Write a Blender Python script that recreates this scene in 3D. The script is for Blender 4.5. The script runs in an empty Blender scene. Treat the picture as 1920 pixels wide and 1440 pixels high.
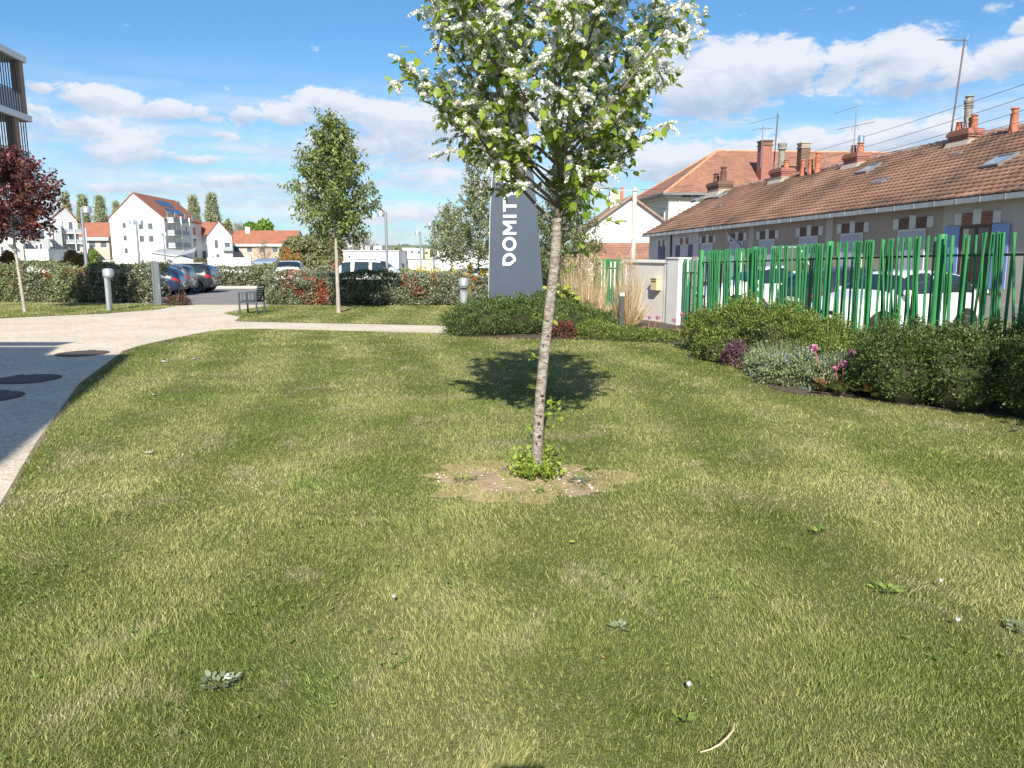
import bpy, math, random
import numpy as np
from math import sin, cos, pi, radians, atan2, sqrt
R = np.random.RandomState(7)
random.seed(7)
scene = bpy.context.scene
# ------------------------------------------------------------------ camera
FPX = 1442.0; CAMH = 1.85; PITCH = math.atan(246 / FPX)
cd = bpy.data.cameras.new("camera"); cam = bpy.data.objects.new("camera", cd)
scene.collection.objects.link(cam); scene.camera = cam
cd.sensor_width = 36; cd.lens = 36 * FPX / 1920; cd.clip_start = 0.05; cd.clip_end = 6000
cam.location = (0, 0, CAMH); cam.rotation_euler = (pi / 2 - PITCH, 0, 0)
scene.view_settings.view_transform = 'Standard'; scene.view_settings.look = 'None'
scene.view_settings.exposure = 0.8; scene.view_settings.gamma = 1
scene.cycles.use_denoising = True
scene.cycles.max_bounces = 6; scene.cycles.transparent_max_bounces = 8
# ------------------------------------------------------------------ sun + sky
SUN_EL = radians(35); SUN_AZ = radians(0.8)      # sun behind the camera, a touch to its left
tx, ty, tz = sin(SUN_AZ) * cos(SUN_EL), cos(SUN_AZ) * cos(SUN_EL), -sin(SUN_EL)   # travel direction
sd = bpy.data.lights.new("sun", 'SUN'); sd.energy = 4.6; sd.angle = radians(0.5); sd.color = (1, 0.94, 0.82)
so = bpy.data.objects.new("sun", sd); scene.collection.objects.link(so); so.location = (0, -30, 40)
import mathutils
so.rotation_euler = mathutils.Vector((tx, ty, tz)).to_track_quat('-Z', 'Y').to_euler()
world = bpy.data.worlds.new("World"); scene.world = world; world.use_nodes = True
wn = world.node_tree; wn.nodes.clear(); WL = wn.links.new
def N(t, **k):
    n = wn.nodes.new(t)
    for a, b in k.items(): setattr(n, a, b)
    return n
def M(op, a, b=None, c=None, clamp=False):
    n = N('ShaderNodeMath', operation=op); n.use_clamp = clamp
    for i, v in enumerate((a, b, c)):
        if v is None: continue
        if isinstance(v, (int, float)): n.inputs[i].default_value = v
        else: WL(v, n.inputs[i])
    return n.outputs[0]
sky = N('ShaderNodeTexSky', sky_type='NISHITA'); sky.sun_disc = False
sky.sun_elevation = SUN_EL; sky.sun_rotation = pi + SUN_AZ
sky.air_density = 1.0; sky.dust_density = 0.6; sky.ozone_density = 2.0; sky.altitude = 200
tc = N('ShaderNodeTexCoord'); sep = N('ShaderNodeSeparateXYZ'); WL(tc.outputs['Generated'], sep.inputs[0])
az = M('ARCTAN2', sep.outputs[0], sep.outputs[1]); el = M('ARCSINE', sep.outputs[2])
comb = N('ShaderNodeCombineXYZ'); WL(az, comb.inputs[0]); WL(M('MULTIPLY', el, 1.9), comb.inputs[1])
def noise(scale, detail, rough, off=0.0, dist=0.0):
    mp = N('ShaderNodeVectorMath', operation='ADD'); WL(comb.outputs[0], mp.inputs[0]); mp.inputs[1].default_value = (off, off * .7, off)
    n = N('ShaderNodeTexNoise'); WL(mp.outputs[0], n.inputs['Vector'])
    n.inputs['Scale'].default_value = scale; n.inputs['Detail'].default_value = detail
    n.inputs['Roughness'].default_value = rough; n.inputs['Distortion'].default_value = dist
    return n.outputs['Fac']
def direc(x, y):
    a = (x - 960) / FPX; b = (720 - y) / FPX; c, s = cos(PITCH), sin(PITCH)
    Y = c + b * s; Z = -s + b * c
    return math.atan2(a, Y), math.atan2(Z, math.hypot(a, Y))
# cumulus clouds: where each stands in the sky (azimuth, elevation) and its size
CL = [(1340,145,130,62,1),(1430,120,90,40,1),(1330,185,110,32,.9),(1480,130,60,40,.9),(1572,118,42,34,.85),(1690,115,85,40,1),(1640,95,40,22,.8),(1700,160,90,22,.8),
      (1800,135,80,28,.8),(1890,110,60,30,.95),(1930,90,40,22,.9),(1845,18,34,10,.5),(1925,45,22,16,.7),(1520,270,120,26,.9),(1650,262,110,30,1),
      (1760,250,60,22,.85),(1330,300,130,34,.9),(1240,310,90,34,.8),(1860,285,80,18,.7),
      (80,168,34,13,.75),(190,186,80,24,1),(310,206,60,20,.9),(390,214,36,12,.75),(455,212,32,18,.85),(540,212,56,18,.9),(605,190,54,18,.9),
      (680,215,80,32,.9),(760,238,100,34,.95),(860,236,90,30,.9),(60,222,50,26,.6),(170,245,74,22,.85),(270,262,70,18,.8),(250,288,120,18,.85),(370,296,60,10,.7),
      (425,254,36,8,.6),(690,270,180,26,.72),(850,290,140,24,.85),(800,330,150,16,.6),(240,346,110,12,.75),(430,338,140,10,.65),(580,352,120,14,.65),
      (790,398,120,13,.75),(120,385,120,12,.6),(650,312,100,12,.6),(960,350,120,24,.7),(300,392,200,14,.5),(640,410,260,14,.5),(1100,330,100,30,.7),(1000,200,120,30,.7)]
gw = noise(9.0, 4, .55, 3.1); gw2 = noise(9.0, 4, .55, 8.3)
azw = M('ADD', az, M('MULTIPLY', M('SUBTRACT', gw, .5), .07)); elw = M('ADD', el, M('MULTIPLY', M('SUBTRACT', gw2, .5), .032))
cw = N('ShaderNodeCombineXYZ'); WL(azw, cw.inputs[0]); WL(elw, cw.inputs[1])
fld = None; tsum = None
for (x, y, rx, ry, w) in CL:
    a0, e0 = direc(x, y); ra = rx / FPX * cos(a0) ** 2 * 1.12; re = ry / FPX * 1.12
    s1 = N('ShaderNodeVectorMath', operation='SUBTRACT'); WL(cw.outputs[0], s1.inputs[0]); s1.inputs[1].default_value = (a0, e0, 0)
    s2 = N('ShaderNodeVectorMath', operation='MULTIPLY'); WL(s1.outputs[0], s2.inputs[0]); s2.inputs[1].default_value = (1 / ra, 1 / re, 0)
    ln = N('ShaderNodeVectorMath', operation='LENGTH'); WL(s2.outputs[0], ln.inputs[0])
    f = M('MULTIPLY', M('SUBTRACT', 1.35, ln.outputs['Value'], clamp=True), w)
    sp = N('ShaderNodeSeparateXYZ'); WL(s2.outputs[0], sp.inputs[0])
    t = M('MULTIPLY', f, sp.outputs[1])
    fld = f if fld is None else M('MAXIMUM', fld, f)
    tsum = t if tsum is None else M('ADD', tsum, t)
# the rest of the sky (behind and beside the view) gets clouds of the same kind
far = M('MULTIPLY', M('GREATER_THAN', M('ABSOLUTE', az), .95), M('SUBTRACT', noise(3.0, 3, .5, 20.), .42))
fld = M('ADD', fld, M('MULTIPLY', far, 2.2))
n1 = noise(19, 12, .66, 0.0, .5); n2 = noise(60, 8, .65, 5.0)
dens = M('ADD', fld, M('ADD', M('MULTIPLY', M('SUBTRACT', n1, .5), 1.9), M('MULTIPLY', M('SUBTRACT', n2, .5), .6)))
ms = N('ShaderNodeMapRange', interpolation_type='SMOOTHSTEP'); WL(dens, ms.inputs['Value'])
ms.inputs['From Min'].default_value = .20; ms.inputs['From Max'].default_value = .66
alpha = M('MULTIPLY', ms.outputs[0], .93)
# thin veil low over the horizon
vs = N('ShaderNodeVectorMath', operation='MULTIPLY'); WL(comb.outputs[0], vs.inputs[0]); vs.inputs[1].default_value = (1, 5.5, 1)
vn = N('ShaderNodeTexNoise'); WL(vs.outputs[0], vn.inputs['Vector']); vn.inputs['Scale'].default_value = 4.5; vn.inputs['Detail'].default_value = 7; vn.inputs['Roughness'].default_value = .6
vm = N('ShaderNodeMapRange', interpolation_type='SMOOTHSTEP'); WL(vn.outputs['Fac'], vm.inputs['Value']); vm.inputs['From Min'].default_value = .32; vm.inputs['From Max'].default_value = .68
ve = N('ShaderNodeMapRange', interpolation_type='SMOOTHSTEP'); WL(el, ve.inputs['Value']); ve.inputs['From Min'].default_value = .24; ve.inputs['From Max'].default_value = .10
veil = M('MULTIPLY', M('MULTIPLY', vm.outputs[0], .74), ve.outputs[0]); veil = M('ADD', veil, M('MULTIPLY', ve.outputs[0], .16))
alpha = M('MAXIMUM', alpha, veil)
shade = N('ShaderNodeMapRange'); WL(M('ADD', tsum, M('MULTIPLY', M('SUBTRACT', n1, .5), 2.4)), shade.inputs['Value'])
shade.inputs['From Min'].default_value = -.75; shade.inputs['From Max'].default_value = .35
cc = N('ShaderNodeMix', data_type='RGBA'); WL(shade.outputs[0], cc.inputs['Factor'])
CLOUD_LO = (2.9, 3.5, 4.4, 1); CLOUD_HI = (5.0, 5.15, 5.6, 1)
cc.inputs['A'].default_value = CLOUD_LO; cc.inputs['B'].default_value = CLOUD_HI
mx = N('ShaderNodeMix', data_type='RGBA'); WL(alpha, mx.inputs['Factor']); WL(cc.outputs['Result'], mx.inputs['B'])
tint = N('ShaderNodeMix', data_type='RGBA', blend_type='MULTIPLY'); tint.inputs['Factor'].default_value = 1
WL(sky.outputs[0], tint.inputs['A']); tint.inputs['B'].default_value = (.44, .69, .85, 1); SKYTINT = tint
WL(tint.outputs['Result'], mx.inputs['A'])
bg = N('ShaderNodeBackground'); bg.inputs['Strength'].default_value = 0.1; WL(mx.outputs['Result'], bg.inputs['Color'])
wo = N('ShaderNodeOutputWorld'); WL(bg.outputs[0], wo.inputs[0])

# ------------------------------------------------------------------ helpers
C = scene.collection
def gz(y):                       # the land falls gently away beyond the garden
    return -0.022 * (min(max(y, 28.0), 55.0) - 28.0)
def ray(x, y):
    a = (x - 960) / FPX; b = (720 - y) / FPX; c, s = cos(PITCH), sin(PITCH)
    return a, c + b * s, -s + b * c
def G(x, y):
    a, Y, Z = ray(x, y); t = -CAMH / Z
    return (a * t, Y * t)
def P(x, y, d):
    a, Y, Z = ray(x, y); t = d / Y
    return (a * t, d, CAMH + Z * t)
MATS = {}
def mat(name, col, rough=.7, col2=None, scale=8., bump=0., bscale=None, metal=0., detail=4, spec=None, stretch=None, trans=None, lo=.35, hi=.65, coat=0.):
    if name in MATS: return MATS[name]
    m = bpy.data.materials.new(name); m.use_nodes = True; nt = m.node_tree; L = nt.links.new
    b = nt.nodes['Principled BSDF']; b.inputs['Roughness'].default_value = rough; b.inputs['Metallic'].default_value = metal
    b.inputs['Base Color'].default_value = (*col, 1)
    if coat: b.inputs['Coat Weight'].default_value = coat; b.inputs['Coat Roughness'].default_value = .05
    if spec is not None: b.inputs['Specular IOR Level'].default_value = spec
    if trans: b.inputs['Transmission Weight'].default_value = trans
    if col2 is not None or bump:
        t = nt.nodes.new('ShaderNodeTexCoord'); src = t.outputs['Object']
        if stretch:
            mp = nt.nodes.new('ShaderNodeMapping'); mp.inputs['Scale'].default_value = stretch; L(src, mp.inputs[0]); src = mp.outputs[0]
    if col2 is not None:
        n = nt.nodes.new('ShaderNodeTexNoise'); n.inputs['Scale'].default_value = scale; n.inputs['Detail'].default_value = detail; n.inputs['Roughness'].default_value = .62
        L(src, n.inputs['Vector'])
        r = nt.nodes.new('ShaderNodeMapRange'); r.inputs['From Min'].default_value = lo; r.inputs['From Max'].default_value = hi; L(n.outputs['Fac'], r.inputs['Value'])
        x = nt.nodes.new('ShaderNodeMix'); x.data_type = 'RGBA'; x.inputs['A'].default_value = (*col, 1); x.inputs['B'].default_value = (*col2, 1)
        L(r.outputs[0], x.inputs['Factor']); L(x.outputs['Result'], b.inputs['Base Color'])
    if bump:
        n = nt.nodes.new('ShaderNodeTexNoise'); n.inputs['Scale'].default_value = bscale or scale * 4; n.inputs['Detail'].default_value = 5
        L(src, n.inputs['Vector']); bp = nt.nodes.new('ShaderNodeBump'); bp.inputs['Strength'].default_value = bump; bp.inputs['Distance'].default_value = .02
        L(n.outputs['Fac'], bp.inputs['Height']); L(bp.outputs[0], b.inputs['Normal'])
    MATS[name] = m; return m
def leafmat(name, a, b, tr=.35, c=None, rough=.45, var=None, spec=.35):
    """foliage: colour varies leaf by leaf (attribute rnd), light passes through"""
    if name in MATS: return MATS[name]
    m = bpy.data.materials.new(name); m.use_nodes = True; nt = m.node_tree; L = nt.links.new
    p = nt.nodes['Principled BSDF']; p.inputs['Roughness'].default_value = rough; p.inputs['Specular IOR Level'].default_value = spec
    at = nt.nodes.new('ShaderNodeAttribute'); at.attribute_name = 'rnd'
    cr = nt.nodes.new('ShaderNodeValToRGB'); L(at.outputs['Fac'], cr.inputs[0])
    cr.color_ramp.elements[0].color = (*a, 1); cr.color_ramp.elements[1].color = (*b, 1)
    if c:
        e = cr.color_ramp.elements.new(.5); e.color = (*c, 1)
    src = cr.outputs[0]
    L(src, p.inputs['Base Color'])
    if tr:
        t = nt.nodes.new('ShaderNodeBsdfTranslucent'); L(src, t.inputs[0]); x = nt.nodes.new('ShaderNodeMixShader'); x.inputs[0].default_value = tr
        L(p.outputs[0], x.inputs[1]); L(t.outputs[0], x.inputs[2]); L(x.outputs[0], nt.nodes['Material Output'].inputs[0])
    MATS[name] = m; return m
def link_mesh(name, me, m, parent=None, loc=(0, 0, 0), smooth=False):
    if m: me.materials.append(m)
    if smooth: me.polygons.foreach_set('use_smooth', [True] * len(me.polygons))
    o = bpy.data.objects.new(name, me); C.objects.link(o); o.parent = parent; o.location = loc
    return o
def fastmesh(name, V, F, m, parent=None, loc=(0, 0, 0), rnd=None, smooth=False):
    """V (n,3); F list of (k,m) int arrays, one per face size"""
    me = bpy.data.meshes.new(name); V = np.asarray(V, dtype=np.float32)
    me.vertices.add(len(V)); me.vertices.foreach_set('co', V.ravel())
    idx = np.concatenate([f.ravel() for f in F]).astype(np.int32)
    cnt = np.concatenate([np.full(len(f), f.shape[1], dtype=np.int32) for f in F])
    st = np.concatenate([[0], np.cumsum(cnt)[:-1]]).astype(np.int32)
    me.loops.add(len(idx)); me.loops.foreach_set('vertex_index', idx)
    me.polygons.add(len(cnt)); me.polygons.foreach_set('loop_start', st); me.polygons.foreach_set('loop_total', cnt)
    if rnd is not None:
        a = me.attributes.new('rnd', 'FLOAT', 'POINT'); a.data.foreach_set('value', np.asarray(rnd, dtype=np.float32))
    me.update(calc_edges=True)
    return link_mesh(name, me, m, parent, loc, smooth)
def meta(o, label=None, cat=None, group=None, kind=None):
    if label: o['label'] = label
    if cat: o['category'] = cat
    if group: o['group'] = group
    if kind: o['kind'] = kind
    return o
def thing(name, label, cat, loc=(0, 0, 0), rz=0, group=None):
    o = bpy.data.objects.new(name, None); C.objects.link(o); o.location = loc; o.rotation_euler = (0, 0, rz); o.empty_display_size = .2
    return meta(o, label, cat, group)
class MB:
    def __init__(s): s.v = []; s.f = []
    def add(s, V, F):
        k = len(s.v); s.v += [tuple(map(float, q)) for q in V]; s.f += [tuple(i + k for i in f) for f in F]; return s
    def box(s, x0, x1, y0, y1, z0, z1):
        return s.add([(x0, y0, z0), (x1, y0, z0), (x1, y1, z0), (x0, y1, z0), (x0, y0, z1), (x1, y0, z1), (x1, y1, z1), (x0, y1, z1)],
                     [(0, 3, 2, 1), (4, 5, 6, 7), (0, 1, 5, 4), (1, 2, 6, 5), (2, 3, 7, 6), (3, 0, 4, 7)])
    def prism(s, poly, d, axis='z', lo=0):
        """poly 2-D outline extruded lo..lo+d along axis"""
        n = len(poly)
        def p(a, b, c): return {'z': (a, b, c), 'y': (a, c, b), 'x': (c, a, b)}[axis]
        V = [p(a, b, lo) for a, b in poly] + [p(a, b, lo + d) for a, b in poly]
        F = [tuple(range(n))[::-1], tuple(range(n, 2 * n))] + [(i, (i + 1) % n, n + (i + 1) % n, n + i) for i in range(n)]
        return s.add(V, F)
    def tube(s, pts, rad, n=8, caps=True):
        pts = [np.array(p, float) for p in pts]
        if not hasattr(rad, '__len__'): rad = [rad] * len(pts)
        V = []; F = []
        up = np.array([0, 0, 1.]); d0 = pts[1] - pts[0]; d0 /= np.linalg.norm(d0) + 1e-9
        a = np.cross(d0, up if abs(d0[2]) < .95 else np.array([1., 0, 0])); a /= np.linalg.norm(a)
        for i, p in enumerate(pts):
            d = (pts[min(i + 1, len(pts) - 1)] - pts[max(i - 1, 0)]); d /= np.linalg.norm(d) + 1e-9
            a = a - d * a.dot(d); a /= np.linalg.norm(a) + 1e-9; b = np.cross(d, a)
            for k in range(n):
                t = 2 * pi * k / n; V.append(p + rad[i] * (cos(t) * a + sin(t) * b))
        for i in range(len(pts) - 1):
            for k in range(n):
                k2 = (k + 1) % n; F.append((i * n + k, i * n + k2, (i + 1) * n + k2, (i + 1) * n + k))
        if caps: F.append(tuple(range(n))[::-1]); F.append(tuple((len(pts) - 1) * n + k for k in range(n)))
        return s.add(V, F)
    def lathe(s, prof, c=(0, 0, 0), n=16):
        V = []; F = []
        for r, z in prof:
            for k in range(n): V.append((c[0] + r * cos(2 * pi * k / n), c[1] + r * sin(2 * pi * k / n), c[2] + z))
        for i in range(len(prof) - 1):
            for k in range(n):
                k2 = (k + 1) % n; F.append((i * n + k, i * n + k2, (i + 1) * n + k2, (i + 1) * n + k))
        F.append(tuple(range(n))[::-1]); F.append(tuple((len(prof) - 1) * n + k for k in range(n)))
        return s.add(V, F)
    def build(s, name, m, parent=None, loc=(0, 0, 0), smooth=False, bevel=0):
        me = bpy.data.meshes.new(name); me.from_pydata(s.v, [], s.f); me.update()
        o = link_mesh(name, me, m, parent, loc, smooth)
        if bevel:
            b = o.modifiers.new('bevel', 'BEVEL'); b.width = bevel; b.segments = 2; b.limit_method = 'ANGLE'
        if smooth:
            try:
                me.set_sharp_from_angle(angle=radians(40))
            except Exception: pass
        return o
def struct(name, mb_or_obj, m=None):
    o = mb_or_obj.build(name, m) if isinstance(mb_or_obj, MB) else mb_or_obj
    o['kind'] = 'structure'; return o
def copy_tree(o, parent=None):
    c = o.copy(); C.objects.link(c)
    if parent is not None: c.parent = parent
    for ch in list(o.children): copy_tree(ch, c)
    return c
# leaf templates: length along +y, normal +z
LEAF = (np.array([(0, 0, 0), (-.29, .28, .05), (.29, .28, .05), (-.26, .62, .03), (.26, .62, .03), (0, 1.0, -.10), (0, .32, 0), (0, .66, -.03)]),
        [np.array([(0, 2, 6), (0, 6, 1), (3, 7, 5), (7, 4, 5)]), np.array([(1, 6, 7, 3), (6, 2, 4, 7)])])
DIAM = (np.array([(0, 0, 0), (-.26, .45, .07), (.26, .45, .07), (0, 1., 0)]), [np.array([(0, 2, 3), (0, 3, 1)])])
PETAL = (np.array([(-.5, -.5, 0), (.5, -.5, .12), (.5, .5, 0), (-.5, .5, .12)]), [np.array([(0, 1, 2, 3)])])
def unit(a): return a / (np.linalg.norm(a, axis=-1, keepdims=True) + 1e-9)
def inst(name, tmpl, pos, ydir, zhint, size, m, parent=None, loc=(0, 0, 0), rnd=None, width=1.0, extra=None):
    TV, TF = tmpl; pos = np.asarray(pos, float); n = len(pos); k = len(TV)
    y = unit(np.asarray(ydir, float)); x = unit(np.cross(y, np.asarray(zhint, float))); z = np.cross(x, y)
    s = np.asarray(size, float).reshape(-1, 1)
    if s.shape[0] == 1: s = np.repeat(s, n, 0)
    V = pos[:, None, :] + s[:, None] * (TV[None, :, 0:1] * width * x[:, None] + TV[None, :, 1:2] * y[:, None] + TV[None, :, 2:3] * z[:, None])
    off = (np.arange(n) * k)[:, None, None]
    F = [(f[None] + off).reshape(-1, f.shape[1]) for f in TF]
    if rnd is None: rnd = R.rand(n)
    return fastmesh(name, V.reshape(-1, 3), F, m, parent, loc, rnd=np.repeat(rnd, k))
def rdir(n): return unit(R.normal(size=(n, 3)))
# ------------------------------------------------------------------ ground, paths, lawn
def sheet(name, poly, m, dz, kind='structure', label=None, cat=None):
    mb = MB(); mb.add([(x, y, gz(y) + dz) for x, y in poly], [tuple(range(len(poly)))])
    o = mb.build(name, m); o['kind'] = kind; return o
def vnoise(x, y, s, seed):
    rs = np.random.RandomState(seed); g = rs.rand(64, 64); u = x / s % 64; v = y / s % 64
    i = u.astype(int); j = v.astype(int); fu = u - i; fv = v - j; fu = fu * fu * (3 - 2 * fu); fv = fv * fv * (3 - 2 * fv)
    i2 = (i + 1) % 64; j2 = (j + 1) % 64; i %= 64; j %= 64
    return (g[i, j] * (1 - fu) + g[i2, j] * fu) * (1 - fv) + (g[i, j2] * (1 - fu) + g[i2, j2] * fu) * fv
def inside(px, py, poly):
    r = np.zeros(len(px), bool); n = len(poly)
    for i in range(n):
        x1, y1 = poly[i]; x2, y2 = poly[i - 1]
        c = ((y1 > py) != (y2 > py)) & (px < (x2 - x1) * (py - y1) / ((y2 - y1) + 1e-12) + x1); r ^= c
    return r
def grass_material(name, blades):
    m = bpy.data.materials.new(name); m.use_nodes = True; nt = m.node_tree; L = nt.links.new
    b = nt.nodes['Principled BSDF']; b.inputs['Roughness'].default_value = .55 if blades else .95
    b.inputs['Specular IOR Level'].default_value = .25 if blades else .05
    g = nt.nodes.new('ShaderNodeNewGeometry'); pos = g.outputs['Position']
    def nz(scale, st=(1, 1, 1), detail=4, rough=.6, dist=0, rz=0):
        mp = nt.nodes.new('ShaderNodeMapping'); mp.inputs['Scale'].default_value = st; mp.inputs['Rotation'].default_value = (0, 0, rz); L(pos, mp.inputs[0])
        n = nt.nodes.new('ShaderNodeTexNoise'); n.inputs['Scale'].default_value = scale; n.inputs['Detail'].default_value = detail; n.inputs['Roughness'].default_value = rough; n.inputs['Distortion'].default_value = dist
        L(mp.outputs[0], n.inputs['Vector']); return n.outputs['Fac']
    def mth(op, a, c=None, clamp=False):
        n = nt.nodes.new('ShaderNodeMath'); n.operation = op; n.use_clamp = clamp
        for i, v in enumerate((a, c)):
            if v is None: continue
            if isinstance(v, (int, float)): n.inputs[i].default_value = v
            else: L(v, n.inputs[i])
        return n.outputs[0]
    def mr(v, a, c):
        n = nt.nodes.new('ShaderNodeMapRange'); n.interpolation_type = 'SMOOTHSTEP'; n.inputs['From Min'].default_value = a; n.inputs['From Max'].default_value = c; L(v, n.inputs['Value']); return n.outputs[0]
    def mixc(f, a, c):
        n = nt.nodes.new('ShaderNodeMix'); n.data_type = 'RGBA'
        if isinstance(f, float): n.inputs['Factor'].default_value = f
        else: L(f, n.inputs['Factor'])
        for k, v in (('A', a), ('B', c)):
            if isinstance(v, tuple): n.inputs[k].default_value = (*v, 1)
            else: L(v, n.inputs[k])
        return n.outputs['Result']
    # mower tracks: broad wandering bands
    sp = nt.nodes.new('ShaderNodeSeparateXYZ'); L(pos, sp.inputs[0])
    wob = mth('MULTIPLY', mth('SINE', mth('ADD', mth('MULTIPLY', sp.outputs[1], .4), .6)), .45)
    xx = mth('ADD', mth('ADD', sp.outputs[0], wob), mth('MULTIPLY', sp.outputs[1], .12))
    band = mth('SINE', mth('MULTIPLY', xx, 3.9)); band2 = mth('MULTIPLY', mth('ADD', band, 1.0), .5)
    patch = mr(mth('ADD', nz(.55, detail=5, rough=.6, dist=.6), mth('MULTIPLY', band2, .14)), .38, .78)
    k = 1.14 if blades else .44  # turf colour darkened to stand for the shadows between the blades
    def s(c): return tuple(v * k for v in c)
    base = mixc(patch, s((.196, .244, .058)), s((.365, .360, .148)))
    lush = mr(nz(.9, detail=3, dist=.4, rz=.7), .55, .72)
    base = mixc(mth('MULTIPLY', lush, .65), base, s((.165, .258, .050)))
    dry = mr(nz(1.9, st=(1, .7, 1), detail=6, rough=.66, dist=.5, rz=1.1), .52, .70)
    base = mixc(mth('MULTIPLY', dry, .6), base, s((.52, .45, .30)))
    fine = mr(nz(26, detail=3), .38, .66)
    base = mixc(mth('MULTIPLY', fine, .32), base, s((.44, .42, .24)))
    if blades:
        at = nt.nodes.new('ShaderNodeAttribute'); at.attribute_name = 'rnd'
        cr = nt.nodes.new('ShaderNodeValToRGB'); L(at.outputs['Fac'], cr.inputs[0])
        e = cr.color_ramp.elements; e[0].color = (.50, .60, .45, 1); e[1].color = (2.0, 1.75, 1.9, 1); q = e.new(.6); q.color = (1.02, 1.02, .92, 1); q = e.new(.86); q.color = (1.3, 1.2, 1.1, 1)
        mm = nt.nodes.new('ShaderNodeMix'); mm.data_type = 'RGBA'; mm.blend_type = 'MULTIPLY'; mm.inputs['Factor'].default_value = 1; L(base, mm.inputs['A']); L(cr.outputs[0], mm.inputs['B']); base = mm.outputs['Result']
        L(base, b.inputs['Base Color'])
        t = nt.nodes.new('ShaderNodeBsdfTranslucent'); L(base, t.inputs[0]); x = nt.nodes.new('ShaderNodeMixShader'); x.inputs[0].default_value = .3
        L(b.outputs[0], x.inputs[1]); L(t.outputs[0], x.inputs[2]); L(x.outputs[0], nt.nodes['Material Output'].inputs[0])
    else:
        L(base, b.inputs['Base Color'])
        bp = nt.nodes.new('ShaderNodeBump'); bp.inputs['Strength'].default_value = .6; bp.inputs['Distance'].default_value = .03; L(nz(60, detail=4), bp.inputs['Height']); L(bp.outputs[0], b.inputs['Normal'])
    return m
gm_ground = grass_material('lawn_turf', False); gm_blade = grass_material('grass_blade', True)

# resin bound gravel path: tiny stones of several pale tones
def gravel_material():
    m = bpy.data.materials.new('pale_gravel'); m.use_nodes = True; nt = m.node_tree; L = nt.links.new; b = nt.nodes['Principled BSDF']
    b.inputs['Roughness'].default_value = .8; t = nt.nodes.new('ShaderNodeTexCoord')
    v = nt.nodes.new('ShaderNodeTexVoronoi'); v.inputs['Scale'].default_value = 62; L(t.outputs['Object'], v.inputs['Vector'])
    v2 = nt.nodes.new('ShaderNodeTexVoronoi'); v2.inputs['Scale'].default_value = 21; L(t.outputs['Object'], v2.inputs['Vector'])
    s = nt.nodes.new('ShaderNodeSeparateColor'); L(v.outputs['Color'], s.inputs[0]); s2 = nt.nodes.new('ShaderNodeSeparateColor'); L(v2.outputs['Color'], s2.inputs[0])
    a = nt.nodes.new('ShaderNodeMath'); a.operation = 'MULTIPLY_ADD'; L(s.outputs[0], a.inputs[0]); a.inputs[1].default_value = .65
    a2 = nt.nodes.new('ShaderNodeMath'); a2.operation = 'MULTIPLY'; L(s2.outputs[0], a2.inputs[0]); a2.inputs[1].default_value = .35; L(a2.outputs[0], a.inputs[2])
    cr = nt.nodes.new('ShaderNodeValToRGB'); e = cr.color_ramp.elements; e[0].color = (.28, .215, .155, 1); e[1].color = (.82, .71, .585, 1); q = e.new(.25); q.color = (.52, .435, .345, 1); q = e.new(.6); q.color = (.66, .565, .455, 1)
    L(a.outputs[0], cr.inputs[0])
    n = nt.nodes.new('ShaderNodeTexNoise'); n.inputs['Scale'].default_value = .8; n.inputs['Detail'].default_value = 4; L(t.outputs['Object'], n.inputs['Vector'])
    r = nt.nodes.new('ShaderNodeMapRange'); r.inputs['From Min'].default_value = .3; r.inputs['From Max'].default_value = .7; r.inputs['To Min'].default_value = .86; r.inputs['To Max'].default_value = 1.05; L(n.outputs['Fac'], r.inputs['Value'])
    mm = nt.nodes.new('ShaderNodeMix'); mm.data_type = 'RGBA'; mm.blend_type = 'MULTIPLY'; mm.inputs['Factor'].default_value = 1; L(cr.outputs[0], mm.inputs['A']); L(r.outputs[0], mm.inputs['B']); L(mm.outputs['Result'], b.inputs['Base Color'])
    bp = nt.nodes.new('ShaderNodeBump'); bp.inputs['Strength'].default_value = .35; bp.inputs['Distance'].default_value = .004; L(v.outputs['Distance'], bp.inputs['Height']); L(bp.outputs[0], b.inputs['Normal'])
    return m
m_gravel = gravel_material()
m_soil = mat('dark_soil', (.060, .042, .030), .95, (.13, .095, .065), 9, bump=.8, bscale=45)
m_earth = mat('rough_ground', (.16, .17, .075), .95, (.26, .22, .13), .15, bump=.3, bscale=3)
m_tar = mat('asphalt', (.195, .178, .175), .85, (.245, .225, .218), .7, bump=.25, bscale=120)
m_white = mat('white_paint', (.80, .80, .78), .6, (.68, .68, .66), 5)
m_conc = mat('concrete', (.50, .47, .43), .85, (.38, .36, .33), 5, bump=.2)
m_green_field = mat('far_field', (.10, .19, .07), .95, (.16, .22, .09), .01)

# terrain as one sheet: rows across, following the gentle fall
ys = [-300, 0, 28, 55, 90, 200, 500, 1200, 3500]; mb = MB(); V = []; F = []
for y in ys:
    for x in (-2500, -60, 0, 60, 2500): V.append((x, y, gz(y) - .012))
for i in range(len(ys) - 1):
    for j in range(4): F.append((i * 5 + j, i * 5 + j + 1, (i + 1) * 5 + j + 1, (i + 1) * 5 + j))
mb.add(V, F); struct('ground', mb, m_earth)

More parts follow.
